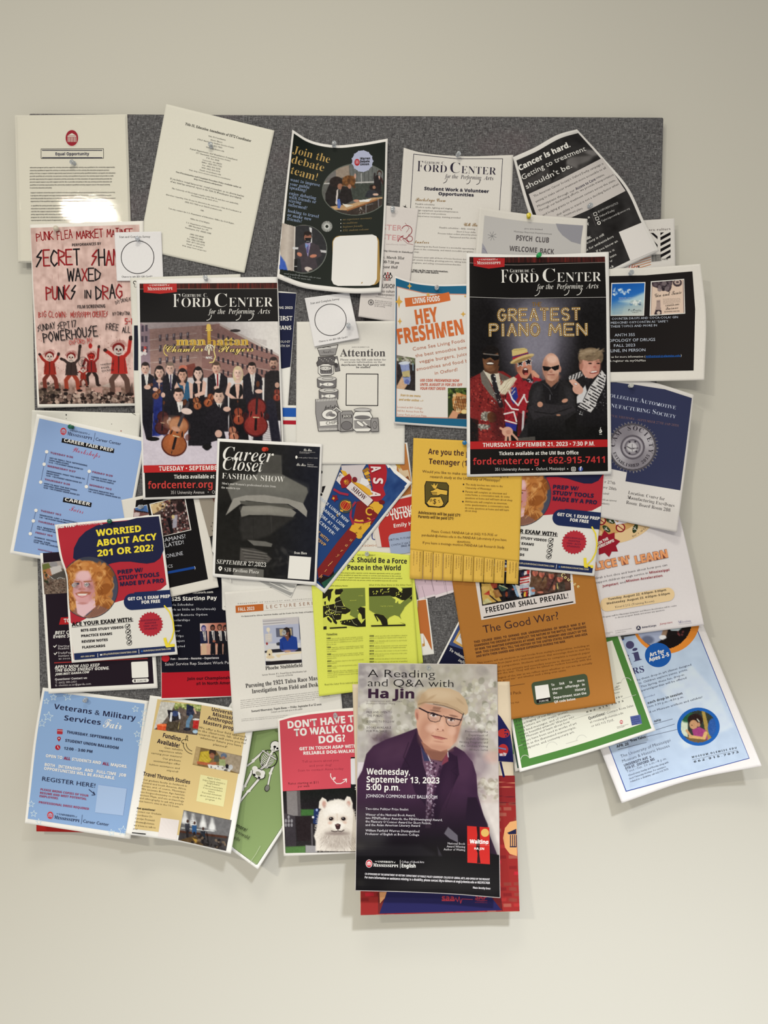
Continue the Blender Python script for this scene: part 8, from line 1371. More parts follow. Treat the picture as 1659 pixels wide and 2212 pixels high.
def pm(p):
 p.fill((20, 18, 20)); p.e(740, 760, 300, 520, (130, 126, 140), 260, 0, .8); p.mix(np.clip((640 - p.Y) / 160, 0, 1), (60, 58, 64), .7); p.e(735, 900, 170, 330, (150, 146, 160), 140, 0, .5); p.mix(np.clip((np.abs(p.X - 740) - 330) / 160, 0, 1), (20, 18, 20), .8); p.mix(np.clip((p.Y - 1350) / 100, 0, 1), (18, 16, 17))
 # first man: red sequin jacket
 p.pg([(105, 1250), (170, 1215), (260, 1170), (420, 1180), (500, 1230), (440, 1400), (430, 1560), (440, 1840), (170, 1840), (180, 1700), (105, 1600)], (122, 34, 34), 10); p.blobs((105, 1230, 440, 1830), 420, 7, [(82, 20, 24), (156, 52, 48), (60, 18, 20), (176, 70, 60)], 3, 4, 1, .7)
 p.mix(((p.X > 105) & (p.Y > 1620) & (p.X < 190)).astype(float), (20, 16, 18), .8); p.pg([(205, 1200), (240, 1165), (350, 1400), (440, 1540), (300, 1400), (220, 1290)], (108, 100, 92), 6); p.pg([(380, 1190), (480, 1240), (440, 1300), (400, 1260)], (96, 84, 76), 8); p.pg([(232, 1170), (330, 1200), (380, 1195), (395, 1270), (400, 1380), (330, 1330)], (206, 198, 180), 7); p.ln([(325, 1225), (345, 1320), (400, 1500)], 44, (34, 32, 36), 6); p.blobs((310, 1220, 410, 1480), 22, 5, [(206, 204, 200)], 4, 3, 1, 1)
 p.pg([(105, 1530), (230, 1560), (240, 1650), (120, 1620)], (126, 36, 36), 12, .8); p.e(255, 1600, 44, 44, (130, 124, 112), 6); p.blobs((215, 1560, 300, 1650), 30, 6, [(196, 190, 176), (80, 76, 70)], 2); p.e(315, 1610, 44, 52, (92, 54, 32), 12, -20); p.e(240, 1700, 55, 24, (130, 124, 114), 8); p.blobs((190, 1680, 300, 1730), 24, 7, [(190, 186, 176), (70, 66, 62)], 5); p.e(380, 1650, 60, 200, (50, 16, 20), 60, 0, .6)
 p.pg([(235, 1130), (385, 1130), (370, 1200), (300, 1205), (245, 1180)], (88, 56, 38), 8); p.e(303, 1020, 84, 82, (24, 20, 20), 8); p.e(304, 1065, 76, 118, (112, 74, 50), 9); p.e(304, 985, 74, 42, (22, 18, 18), 12); p.e(280, 1120, 40, 30, (140, 96, 66), 20, 0, .7); p.e(355, 1090, 26, 70, (78, 48, 32), 18, 0, .7); p.pg([(222, 1018), (300, 1030), (382, 1028), (380, 1068), (340, 1080), (300, 1050), (250, 1068), (225, 1055)], (16, 14, 16), 5); p.ln([(235, 1015), (375, 1030)], 8, (120, 116, 112), 5); p.e(298, 1108, 40, 14, (60, 34, 28), 5); p.e(298, 1106, 33, 8, (232, 226, 216), 4); p.e(300, 1080, 18, 10, (80, 50, 36), 6); p.ln([(268, 1092), (330, 1092)], 4, (40, 24, 20), 4)
 # second man: boater, star glasses, flag coat
 p.pg([(520, 1240), (560, 1200), (700, 1210), (760, 1250), (700, 1290), (660, 1400), (640, 1520), (600, 1780), (555, 1790), (560, 1560), (540, 1700), (440, 1680), (430, 1560), (450, 1400), (480, 1300)], (150, 32, 42), 8); p.blobs((450, 1250, 680, 1700), 160, 8, [(120, 22, 34), (176, 50, 56), (104, 20, 30)], 7, 5, 1, .6)
 p.pg([(500, 1330), (545, 1330), (560, 1420), (520, 1490), (490, 1440)], (36, 50, 130), 6); p.ln([(470, 1350), (505, 1440), (560, 1500), (620, 1400)], 15, (222, 218, 214), 5); p.ln([(440, 1450), (500, 1530), (560, 1540)], 14, (222, 218, 214), 5); p.ln([(430, 1580), (520, 1560), (545, 1650)], 14, (222, 218, 214), 5); p.ln([(440, 1640), (545, 1670)], 12, (222, 218, 214), 5); p.pg([(440, 1655), (548, 1680), (540, 1745), (445, 1700)], (40, 44, 130), 6); p.ln([(610, 1560), (600, 1740)], 22, (190, 186, 186), 6); p.ln([(612, 1400), (640, 1470), (670, 1460)], 12, (214, 210, 206), 5); p.pg([(560, 1560), (600, 1580), (590, 1780), (555, 1780)], (84, 20, 26), 8)
 p.pg([(385, 1330), (430, 1270), (520, 1230), (550, 1250), (500, 1320), (440, 1400), (400, 1390)], (206, 194, 168), 12)
 for i in range(60): r = random.Random(i); x = r.uniform(400, 540); y = r.uniform(1250, 1370) ; p.ln([(x, y), (x - 26, y + 34)], 4, r.choice([(232, 222, 200), (170, 154, 126)]), 3, .8)
 p.pg([(560, 1180), (680, 1170), (690, 1250), (610, 1270)], (60, 44, 44), 8); p.e(672, 1265, 38, 18, (34, 32, 38), 5); p.blobs((640, 1250, 710, 1285), 12, 5, [(170, 170, 176)], 3); p.pg([(535, 1080), (680, 1060), (692, 1180), (640, 1250), (590, 1240), (550, 1180)], (190, 128, 104), 8); p.e(560, 1130, 30, 60, (140, 84, 64), 20, 0, .6); p.e(628, 1180, 28, 36, (70, 26, 26), 5); p.e(630, 1160, 18, 8, (226, 214, 206), 4); p.e(636, 1205, 18, 12, (176, 80, 76), 5); p.e(616, 1115, 22, 20, (206, 140, 120), 8)
 for cx in (578, 656):
  st = [(cx + (44 if i % 2 == 0 else 22) * math.cos(math.radians(-95 + 36 * i)), 1103 + (44 if i % 2 == 0 else 22) * math.sin(math.radians(-95 + 36 * i)) - (cx - 578) * .15) for i in range(10)]; p.pg(st, (206, 202, 200), 4); c0 = np.array([cx, 1103 - (cx - 578) * .15]); p.pg([tuple(c0 + (np.array(q) - c0) * .74) for q in st], (24, 22, 30), 3)
 p.pg([(500, 985), (520, 970), (620, 960), (645, 975), (655, 1040), (510, 1070)], (206, 184, 120), 6); p.pg([(505, 1040), (655, 1000), (660, 1040), (512, 1078)], (166, 40, 48), 5); p.ln([(507, 1046), (655, 1012)], 8, (40, 50, 110), 4); p.e(598, 1062, 118, 26, (206, 180, 122), 5, -20); p.e(600, 1072, 96, 14, (140, 110, 70), 8, -20, .8); p.ln([(520, 985), (640, 970)], 6, (176, 150, 92), 5)
 p.ln([(700, 1190), (740, 1230)], 40, (206, 150, 124), 7); p.ln([(690, 1190), (700, 1240)], 13, (196, 140, 116), 5); p.ln([(712, 1250), (765, 1262)], 30, (160, 36, 46), 6)
 p.e(460, 1745, 52, 46, (206, 156, 134), 8); p.ln([(440, 1740), (395, 1712)], 22, (206, 156, 134), 6); p.ln([(450, 1780), (445, 1828)], 22, (200, 150, 128), 6); p.ln([(480, 1780), (485, 1832)], 22, (206, 156, 134), 6); p.ln([(505, 1765), (560, 1822)], 20, (200, 150, 128), 6); p.e(470, 1750, 24, 20, (176, 116, 98), 14, 0, .6)
 # third man: bald, dark glasses, crossed arms
 p.pg([(660, 1380), (690, 1300), (800, 1260), (950, 1255), (1040, 1290), (1090, 1420), (1110, 1560), (1000, 1640), (1010, 1800), (560, 1800), (640, 1660), (655, 1540)], (34, 32, 34), 10); p.pg([(780, 1270), (860, 1330), (950, 1260), (930, 1480), (820, 1480)], (26, 24, 27), 8); p.ln([(790, 1290), (850, 1340), (880, 1400)], 8, (66, 64, 68), 6, .7); p.ln([(945, 1270), (900, 1340)], 8, (66, 64, 68), 6, .7); p.e(735, 1400, 40, 90, (58, 56, 60), 30, 20, .6); p.e(1040, 1420, 34, 90, (54, 52, 55), 26, -14, .6)
 p.pg([(655, 1520), (740, 1470), (940, 1500), (1060, 1480), (1100, 1540), (1000, 1590), (800, 1600), (700, 1640)], (46, 43, 46), 10); p.ln([(720, 1560), (880, 1580), (1060, 1520)], 9, (20, 18, 20), 8, .8); p.e(766, 1490, 26, 26, (190, 140, 116), 7); p.e(998, 1455, 30, 18, (196, 144, 120), 7, -20); p.e(938, 1590, 20, 9, (170, 124, 100), 6); p.ln([(860, 1400), (858, 1445)], 6, (110, 108, 112), 4)
 p.pg([(810, 1200), (940, 1190), (940, 1270), (870, 1330), (820, 1280)], (150, 104, 84), 10); p.e(870, 1140, 82, 130, (206, 160, 138), 10); p.e(876, 1068, 54, 34, (226, 186, 166), 20); p.e(815, 1160, 26, 90, (160, 110, 90), 22, 0, .7); p.e(905, 1230, 50, 30, (176, 124, 102), 18, 0, .6); p.e(954, 1160, 10, 30, (190, 136, 116), 6); p.pg([(788, 1130), (870, 1140), (945, 1118), (942, 1160), (905, 1175), (872, 1150), (840, 1178), (800, 1172)], (18, 16, 18), 5); p.e(868, 1180, 18, 12, (190, 136, 116), 8); p.ln([(838, 1212), (900, 1212)], 7, (140, 76, 68), 5); p.ln([(860, 1190), (880, 1190)], 5, (150, 100, 84), 4)
 # fourth man: swept hair, piano-key shawl
 p.pg([(1030, 1240), (1160, 1180), (1340, 1170), (1390, 1240), (1392, 1700), (1110, 1700), (1105, 1480), (1120, 1420), (1100, 1300)], (26, 24, 27), 10); p.blobs((1290, 1290, 1390, 1550), 50, 4, [(110, 108, 112), (70, 68, 72)], 6, 3, 1, .7)
 sh = [(1180, 1440), (1230, 1330), (1290, 1250), (1345, 1170), (1385, 1220), (1370, 1320), (1300, 1450), (1290, 1500), (1240, 1565), (1120, 1510)]
 p.pg(sh, (206, 202, 200), 5); sdm = p.sd(sh) > 2; tt = ((p.X - 1180) * .5 - (p.Y - 1440) * .86) ; p.mix(sdm & (np.sin(tt / 4.3) > .15) & (vnoise(p.X / 25, p.Y / 25) > .3), (26, 24, 28), .95)
 sh2 = [(1030, 1230), (1150, 1180), (1170, 1215), (1100, 1260), (1040, 1260)]; p.pg(sh2, (190, 186, 184), 5); p.mix((p.sd(sh2) > 1) & (np.sin((p.X + p.Y * .3) / 4.2) > .1), (30, 28, 32), .95)
 p.pg([(1160, 1200), (1250, 1240), (1230, 1290), (1180, 1260)], (30, 28, 32), 6); p.pg([(1180, 1180), (1230, 1230), (1190, 1240)], (226, 222, 218), 5); p.pg([(1110, 1420), (1190, 1310), (1205, 1370), (1160, 1470), (1110, 1480)], (206, 204, 204), 10)
 p.e(1120, 1350, 52, 44, (206, 158, 138), 8, 30);
 for i in range(4): p.ln([(1090 + i * 14, 1320 - i * 4), (1048 + i * 12, 1270 - i * 2)], 19, (212, 166, 146), 5);
 p.e(1100, 1300, 10, 8, (210, 220, 230), 3); p.ln([(1075, 1300), (1110, 1310)], 4, (160, 110, 96), 3)
 p.pg([(1180, 1150), (1320, 1150), (1320, 1200), (1260, 1250), (1190, 1210)], (176, 120, 104), 8); p.e(1240, 1050, 118, 92, (112, 94, 72), 10); p.e(1240, 1130, 88, 116, (206, 150, 132), 10, 6); p.e(1150, 1120, 22, 50, (160, 106, 90), 14, 0, .6); p.e(1305, 1130, 30, 70, (176, 116, 100), 22, 0, .6); p.e(1245, 1030, 112, 52, (122, 102, 80), 12, -4); p.e(1210, 1000, 80, 26, (166, 144, 118), 16, -12, .7); p.blobs((1130, 970, 1360, 1070), 40, 20, [(140, 120, 94), (92, 76, 58), (168, 148, 120)], 9, 8, .4, .6, rot=-20); p.e(1148, 1140, 14, 34, (170, 116, 98), 6)
 for ex in (1235, 1312): p.e(ex, 1106, 19, 8, (90, 56, 50), 5); p.e(ex, 1106, 8, 6, (24, 18, 18), 3); p.ln([(ex - 22, 1086), (ex + 22, 1082)], 7, (110, 76, 60), 5, .8)
 p.e(1278, 1140, 15, 10, (176, 108, 96), 6); p.e(1270, 1188, 42, 15, (140, 62, 58), 6, -8); p.e(1270, 1184, 34, 7, (232, 222, 214), 4, -8); p.e(1225, 1165, 20, 26, (222, 160, 144), 12, 0, .6)
 p.blobs((1110, 1530, 1180, 1590), 10, 4, [(190, 190, 190)], 3, 3); p.mix(np.clip((p.Y - 1600) / 160, 0, 1) * (p.X > 650), (14, 13, 14), .85); p.pg([(560, 1805), (720, 1790), (722, 1835), (560, 1835)], (78, 74, 70), 8); p.nz(14, 9)
f.photo([(108, 500), (1382, 500), (1398, 1825), (112, 1836)], 1.15, pm, label='photograph of four men in stage costume against black')
f.sk('THE', 692, 572, 36, 24, 7, (128, 96, 52), a=-.5, table=SM, gap=.3)
for s_, x, y, h_, cw in (('GREATEST', 378, 705, 102, 66), ('PIANO', 298, 848, 106, 72), ('MEN', 856, 842, 102, 84)):
 f.sk(s_, x, y, h_, cw, 27, (176, 140, 74), a=-.8, table=SM, gap=.5 if s_ != 'MEN' else .42, dots=(15, 5.5, (98, 44, 26), (250, 240, 205)))
f.p([(111, 1838), (1397, 1818), (1398, 1888), (113, 1910)], (176, 34, 36)); f.t('THURSDAY • SEPTEMBER 21, 2023 • 7:30 P.M.', 230, 1890, 38, OFF, w=1048, fn='B', a=-.8, lift=2, bow=0)
f.t('Tickets available at the UM Box Office', 382, 1966, 32, OFF, w=744, fn='B', a=-.6); f.t('fordcenter.org • 662-915-7411', 138, 2056, 60, (192, 56, 56), w=1236, fn='s', a=-.9, off=.022); f.t('351 University Avenue', 345, 2112, 28, (200, 196, 192), w=322, a=-.6); f.t('•', 690, 2112, 28, OFF, a=0); f.t('Oxford, Mississippi', 728, 2108, 28, (200, 196, 192), w=270, a=-1); f.t('•', 1020, 2108, 28, OFF, a=0)
f.rrect(1058, 2076, 42, 40, 11, OFF, a=-1); f.rrect(1063, 2081, 32, 30, 8, K, a=-1); f.arc(1079, 2096, 8, 0, 360, 5, OFF, n=12); f.e(1146, 2095, 21, 21, (62, 84, 160)); f.t('f', 1147, 2108, 34, OFF, al='c', fn='B', a=0, lift=2)
f.t('♪', 1322, 1760, 48, OFF, fn='s', a=0); f.arc(1333, 1740, 12, 0, 300, 5, OFF); f.ln([(1338, 1758), (1330, 1712), (1336, 1706)], 4, OFF); f.ln([(1322, 1770), (1345, 1770)], 4, OFF); f.done()

# ---- dog walking flyer
f = Sheet('dog_flyer', 'pink dog walking flyer with chunky white headline above a fluffy white puppy', 'flyer', [(599.4, 1554), (830, 1526), (838, 1840), (613, 1849.5)], (236, 230, 220), fr=CR['C5'], t=[(625.6, 1546), (671, 1538), (725, 1531.8), (775, 1528)], curl={'tl': 7, 'bl': 4, 'b': 16}, rough=.45)
f.p([(630, 205), (760, 168), (1000, 128), (1300, 95), (1700, 82), (1700, 1010), (668, 1048)], (206, 78, 90)); f.p([(668, 1046), (1480, 1004), (1480, 640), (1700, 630), (1700, 1770), (700, 1785)], (26, 26, 28))
for s_, x, y, w_ in (("DON'T HAVE TIME", 730, 296, 1010), ('TO WALK YOUR', 806, 388, 880), ('DOG?', 1100, 474, 318)): f.t(s_, x, y, 82, OFF, w=w_, fn='H', a=-5.5 if y < 300 else -4.5)
f.t('GET IN TOUCH ASAP WITH A', 868, 558, 36, OFF, w=740, fn='H', a=-3); f.t('RELIABLE DOG-WALKER!', 915, 610, 36, OFF, w=660, fn='H', a=-2.6)
for s_, x, y, w_ in (('Tell us more about you', 900, 706, 435), ('and your dog!', 985, 755, 268), ('Scan to contact Anna today', 850, 812, 545)): f.t(s_, x, y, 28, (160, 56, 70), w=w_, a=-2.5, off=.008)
f.t('Rates starting at $11', 735, 968, 28, (96, 40, 46), w=358, a=-2.5, off=.01); f.t('per walk', 850, 1000, 28, (96, 40, 46), w=140, a=-2, off=.01)
f.ln([(1240, 835), (1240, 870), (1262, 905), (1292, 900), (1295, 882), (1275, 885), (1275, 920), (1310, 955), (1360, 955), (1405, 930), (1428, 900)], 9, OFF); f.ln([(1388, 908), (1430, 898), (1428, 940)], 9, OFF)
f.rrect(1478, 655, 200, 310, 14, (224, 220, 218), a=-1); f.t('SCAN', 1530, 1030, 40, OFF, fn='B', a=0, w=130)
def dog(p):
 p.fill((30, 29, 31)); p.grad([(670, 1050), (670, 1760)], [(26, 28, 26), (38, 32, 36), (46, 42, 44), (40, 38, 38)]); p.pg([(712, 1040), (872, 1036), (886, 1340), (722, 1340)], (126, 120, 118), 12); p.pg([(835, 1040), (872, 1036), (886, 1340), (850, 1340)], (88, 82, 82), 12); p.pg([(886, 1262), (1050, 1262), (1050, 1335), (886, 1340)], (64, 106, 54), 16); p.pg([(1040, 1260), (1100, 1250), (1100, 1450), (1030, 1430)], (34, 50, 92), 14); p.e(1075, 1270, 12, 16, (160, 180, 220), 8); p.pg([(686, 1310), (815, 1345), (830, 1700), (700, 1730)], (60, 54, 58), 14); p.pg([(820, 1350), (1000, 1350), (1000, 1640), (840, 1640)], (40, 32, 34), 14)
 for x, y in ((705, 1400), (740, 1400), (775, 1400), (705, 1450), (740, 1450), (775, 1450), (738, 1355)): p.e(x, y, 13, 22, (140, 136, 138), 8)
 p.e(1030, 1357, 14, 14, (226, 226, 224), 6); p.ln([(1015, 1440), (1020, 1740)], 16, (96, 90, 92), 8); p.pg([(700, 1710), (940, 1700), (940, 1790), (700, 1790)], (84, 120, 66), 16); p.pg([(940, 1690), (1080, 1700), (1080, 1780), (940, 1780)], (150, 146, 146), 14)
 W_ = (226, 216, 202)
 p.pg([(1060, 1760), (1060, 1640), (1040, 1580), (1070, 1500), (1085, 1400), (1100, 1300), (1180, 1180), (1330, 1140), (1480, 1190), (1530, 1320), (1560, 1500), (1570, 1770)], W_, 16)
 for i in range(260):
  r = random.Random(i); a = r.uniform(150, 400); g = math.radians(a); x = 1320 + 240 * math.cos(g) * r.uniform(.9, 1.02); y = 1480 + 320 * math.sin(g) * r.uniform(.9, 1.02); p.ln([(x, y), (x + 26 * math.cos(g) + r.uniform(-8, 8), y + 26 * math.sin(g) + 6)], 5, r.choice([(236, 228, 216), (210, 198, 184), (222, 212, 198)]), 4, .7)
 for cx, s_ in ((1148, -1), (1445, 1)):
  p.pg([(cx - 52, 1250), (cx - 44, 1170), (cx - 8, 1118), (cx + 40, 1145), (cx + 58, 1200), (cx + 30, 1270)] if s_ < 0 else [(cx - 58, 1190), (cx - 10, 1105), (cx + 30, 1115), (cx + 58, 1190), (cx + 55, 1240), (cx, 1230)], (230, 220, 206), 10); p.e(cx + (18 if s_ < 0 else 4), 1205, 26, 44, (190, 138, 122), 18, 14 * s_, .8); p.e(cx + (26 if s_ < 0 else -2), 1235, 18, 24, (120, 76, 66), 14, 0, .5)
 p.e(1320, 1300, 170, 150, (234, 226, 214), 40); p.e(1310, 1260, 90, 60, (244, 238, 228), 40, 0, .7); p.e(1320, 1440, 190, 120, (228, 218, 204), 40); p.e(1320, 1620, 190, 130, (176, 164, 152), 70, 0, .8); p.e(1320, 1550, 130, 20, (120, 104, 98), 24, 0, .6)
 for i in range(200): r = random.Random(i + 900); x = r.uniform(1120, 1540); y = r.uniform(1570, 1760); p.ln([(x, y), (x + (x - 1320) * .12, y + 30)], 5, r.choice([(206, 196, 184), (140, 126, 116), (226, 218, 206), (160, 148, 138)]), 4, .5)
 for ex in (1246, 1393): p.e(ex, 1375, 44, 32, (196, 176, 160), 26, 0, .8); p.e(ex, 1375, 27, 22, (40, 30, 30), 7, -8 if ex < 1300 else 8); p.e(ex - 6, 1368, 5, 5, (210, 206, 206), 3)
 p.e(1235, 1425, 26, 16, (206, 160, 140), 16, 0, .6); p.e(1410, 1420, 24, 16, (206, 166, 146), 16, 0, .6); p.ln([(1318, 1320), (1318, 1400)], 18, (206, 186, 166), 18, .6); p.e(1325, 1460, 74, 56, (236, 228, 216), 24); p.pg([(1290, 1445), (1325, 1430), (1362, 1445), (1350, 1495), (1328, 1508), (1305, 1495)], (62, 40, 42), 8); p.e(1322, 1448, 20, 8, (130, 96, 92), 8); p.ln([(1328, 1505), (1328, 1522)], 8, (40, 28, 28)); p.ln([(1250, 1520), (1290, 1530), (1328, 1520), (1370, 1528), (1400, 1510)], 9, (50, 36, 36), 5); p.nz(12, 8)
f.photo([(670, 1048), (1560, 1008), (1560, 1765), (702, 1786)], 1.1, dog, label='photograph of a fluffy white puppy'); f.done()

# ---- the red and navy poster behind the reading poster
f = Sheet('accounting_poster', 'red brick and navy poster mostly hidden behind the large portrait poster', 'poster', [(761, 1478), (1101, 1472), (1122, 1970), (779, 1977)], (222, 204, 176), fr=CR['C6'], b=[(860, 1973), (950, 1967), (1040, 1969)], curl={'b': 34, 'bl': 4}, rough=.45)
f.fr(*CR['C7'])
def brick(p):
 p.fill((150, 44, 42)); p.blobs((150, 100, 1600, 1330), 0, 1, [(0, 0, 0)])
 for j in range(22):
  for i in range(16):
   r = random.Random(i * 50 + j); x = 160 + i * 95 + (j % 2) * 46; y = 340 + j * 48
   if r.random() < .55: p.pg([(x, y), (x + 72, y), (x + 72, y + 30), (x, y + 30)], r.choice([(176, 52, 50), (140, 66, 56), (196, 40, 56), (126, 34, 36), (166, 96, 80)]), 2, .8)
 p.pg([(1400, 105), (1545, 105), (1545, 340), (1400, 340)], (140, 40, 42), 3)
 for y in (165, 205): p.ln([(1400, y), (1545, y + 6)], 5, (214, 140, 106), 3)
 for y in (290, 345): p.ln([(1400, y), (1545, y + 8)], 5, (84, 30, 40), 3)
f.photo([(155, 110), (1542, 105), (1586, 1320), (162, 1356)], 1.8, brick, name='printed_artwork')
f.e(1560, 665, 122, 158, (226, 164, 104), n=40) if 0 else f.p([(1560, 508), (1500, 520), (1455, 575), (1438, 665), (1455, 750), (1500, 808), (1563, 826)], (222, 164, 106)); f.p([(1475, 618), (1556, 582), (1557, 630), (1490, 632)], NAVY)
for x in (1500, 1518, 1536, 1552): f.p([(x, 636), (x + 8, 636), (x + 8, 740), (x, 740)], NAVY, up=0)
f.p([(1498, 738), (1560, 738), (1560, 748), (1498, 748)], NAVY)
f.p([(318, 1145), (420, 1140), (400, 1200), (330, 1340), (318, 1345)], (110, 40, 40)); f.p([(330, 1150), (395, 1148), (380, 1200), (335, 1250)], (222, 160, 110)); f.p([(400, 1140), (1320, 1150), (1425, 1312), (330, 1342)], (40, 38, 84)); f.p([(1330, 1190), (1420, 1190), (1435, 1318), (1425, 1312)], (96, 32, 36))
f.t('saa', 888, 1225, 50, (176, 60, 74), w=110, fn='H', a=2); f.ln([(890, 1226), (1000, 1228), (1015, 1200), (1030, 1235), (1045, 1190), (1058, 1250), (1070, 1210), (1165, 1216)], 6, (176, 60, 74)); f.t('SAP', 1188, 1212, 40, (176, 60, 74), w=105, fn='H', a=2); f.ln([(1186, 1218), (1296, 1226)], 4, (176, 60, 74)); f.t('STUDENT', 1200, 1234, 10, (150, 60, 80), w=75, a=2); f.t('ACCOUNTING SOC', 1186, 1246, 10, (150, 60, 80), w=110, a=2)
f.fr(*CR['C6']); f.p([(1500, 590), (1530, 620), (1620, 760), (1640, 880), (1652, 1010), (1655, 1060), (1500, 1050)], (32, 32, 82)); f.ln([(1530, 1060), (1562, 1200)], 20, (32, 32, 82)); f.e(1560, 780, 58, 44, (176, 48, 48)); f.e(1555, 940, 50, 56, (176, 48, 48)); f.p([(1515, 955), (1590, 975), (1580, 1000), (1520, 1000)], (214, 200, 200)); f.ln([(1508, 920), (1580, 935)], 14, (110, 120, 160))
f.p([(1652, 800), (1660, 980), (1650, 980)], (70, 110, 60)); f.done()

# ---- the reading poster
f = Sheet('reading_poster', 'large portrait poster of a man in flat cap, glasses and plum jacket, lowest in front', 'poster', [(774, 1432), (1073.9, 1435), (1081, 1940), (767, 1924.4)], (206, 198, 192), fr=CR['C6'], b=[(870, 1927), (980, 1932)], curl={'b': 44, 'bl': 6}, rough=.33)
def hj(p):
 p.fr(*CR['C6'])
 p.grad([(150, 100), (1500, 500)], [(176, 168, 168), (190, 184, 172), (184, 178, 164), (196, 184, 178)]);
 p.blobs((150, 150, 1510, 1000), 240, 44, [(206, 202, 190), (160, 154, 138), (176, 172, 150), (214, 208, 200), (150, 142, 138)], 11, 26, 1, .35); p.blobs((1150, 250, 1500, 760), 110, 22, [(232, 228, 216), (134, 132, 112), (196, 190, 166), (222, 218, 206)], 12, 10, 1, .5); p.blobs((160, 480, 720, 860), 90, 24, [(228, 224, 212), (140, 136, 116), (190, 184, 160)], 14, 11, 1, .45); p.blobs((150, 120, 720, 330), 50, 28, [(214, 208, 204), (150, 142, 144)], 13, 16, 1, .45); p.pg([(400, 560), (470, 560), (480, 760), (400, 800)], (150, 138, 146), 30, .5); p.e(1450, 1010, 80, 60, (206, 160, 146), 50, 0, .5)
 p.mix(np.clip((p.Y - 1180) / 120, 0, 1), (196, 182, 172), .8); p.blobs((1290, 1220, 1510, 1420), 60, 26, [(220, 214, 200), (150, 140, 120), (200, 192, 176)], 17, 12, .8, .55); p.mix(np.clip((p.Y - 1440) / 30, 0, 1), (206, 196, 188), .9); p.pg([(150, 1060), (230, 1060), (170, 1220), (140, 1220)], (214, 204, 206), 14); p.nz(60, 10)
 # jacket
 J = (62, 38, 60)
 p.pg([(140, 1230), (190, 1140), (230, 980), (300, 900), (420, 840), (560, 790), (720, 730), (820, 940), (1010, 960), (1090, 905), (1180, 960), (1260, 1060), (1296, 1180), (1310, 1380), (1380, 1620), (1430, 1780), (1500, 1960), (1540, 2340), (110, 2340)], J, 9)
 p.blobs((200, 800, 1300, 1500), 60, 90, [(78, 50, 74), (50, 30, 52), (66, 42, 66)], 21, 60, 1, .25); p.e(480, 960, 200, 90, (84, 56, 78), 80, -20, .5); p.e(1180, 1100, 80, 130, (84, 54, 78), 60, 20, .5)
 p.pg([(710, 760), (800, 960), (830, 1200), (820, 1500), (700, 1350), (640, 1150), (560, 1130)], (48, 30, 50), 14); p.ln([(640, 870), (590, 1010), (650, 1110), (560, 1130)], 6, (38, 24, 40), 8, .8); p.pg([(1030, 960), (1110, 1010), (1130, 1180), (960, 1500), (900, 1700), (880, 1400), (950, 1150)], (46, 28, 48), 14); p.ln([(1105, 1000), (1115, 1100), (1050, 1140), (1110, 1190), (1000, 1500)], 6, (38, 24, 40), 8, .8); p.e(1000, 1400, 60, 300, (70, 44, 66), 50, 8, .35)
 # shirt
 p.pg([(755, 900), (830, 1010), (960, 1060), (1025, 960), (1020, 1040), (930, 1120), (880, 1300), (860, 1500), (850, 1700), (800, 1700), (815, 1400), (820, 1200), (780, 1080)], (104, 74, 94), 7); p.pg([(755, 900), (830, 1020), (850, 1050), (790, 1050)], (56, 56, 88), 6); p.pg([(1020, 960), (1025, 1050), (960, 1090), (980, 1020)], (126, 60, 74), 6); p.ln([(822, 980), (850, 1050)], 7, (222, 214, 216), 4); p.ln([(1018, 960), (1024, 1010)], 7, (222, 214, 216), 4)
 for i in range(90):
  r = random.Random(i + 40); y = 1060 + i * 6.5; x = r.uniform(812, 960 - max(0, y - 1100) * .18) ; p.e(x, y, 9, 9, (196, 170, 190) if i % 2 else (52, 30, 50), 4); p.e(x, y, 4, 4, (60, 34, 56), 3)
 for i in range(7): p.ln([(818 + i * 8, 1150), (812 + i * 8, 1480)], 2.4, (206, 186, 200), 2, .5)
 for i in range(7): p.e(858, 1065 + i * 62, 6, 6, (226, 220, 226), 3)
 # neck and head
 SKN = np.array((212, 164, 138))
 p.pg([(760, 860), (800, 960), (860, 1030), (960, 1050), (1020, 960), (1000, 900)], (150, 100, 82), 14); p.pg([(800, 940), (1010, 950), (960, 1050), (870, 1040)], (120, 78, 66), 30, .5)
 p.pg([(725, 560), (760, 480), (1160, 570), (1165, 640), (1130, 760), (1100, 860), (1040, 925), (950, 955), (860, 930), (780, 870), (735, 790), (715, 700)], SKN, 10)
 p.e(722, 600, 22, 58, (206, 150, 128), 8, -6); p.e(722, 612, 10, 34, (160, 104, 88), 8, -6, .8); p.e(800, 760, 60, 120, (176, 122, 100), 50, 10, .55); p.e(1110, 780, 26, 110, (170, 118, 98), 30, 10, .6); p.e(930, 920, 120, 30, (184, 132, 110), 30, 6, .6); p.e(900, 540, 130, 34, (190, 140, 116), 40, 12, .7); p.e(870, 730, 60, 44, (228, 186, 164), 34, 0, .7); p.e(1060, 760, 40, 40, (224, 180, 158), 28, 0, .6); p.e(960, 700, 26, 60, (226, 182, 158), 20, 0, .7)
 p.pg([(880, 520), (960, 530), (940, 555), (870, 545)], (110, 76, 62), 10, .5); p.e(900, 562, 52, 9, (120, 84, 70), 9, 8, .7); p.e(1075, 612, 44, 9, (120, 84, 70), 9, 12, .7)
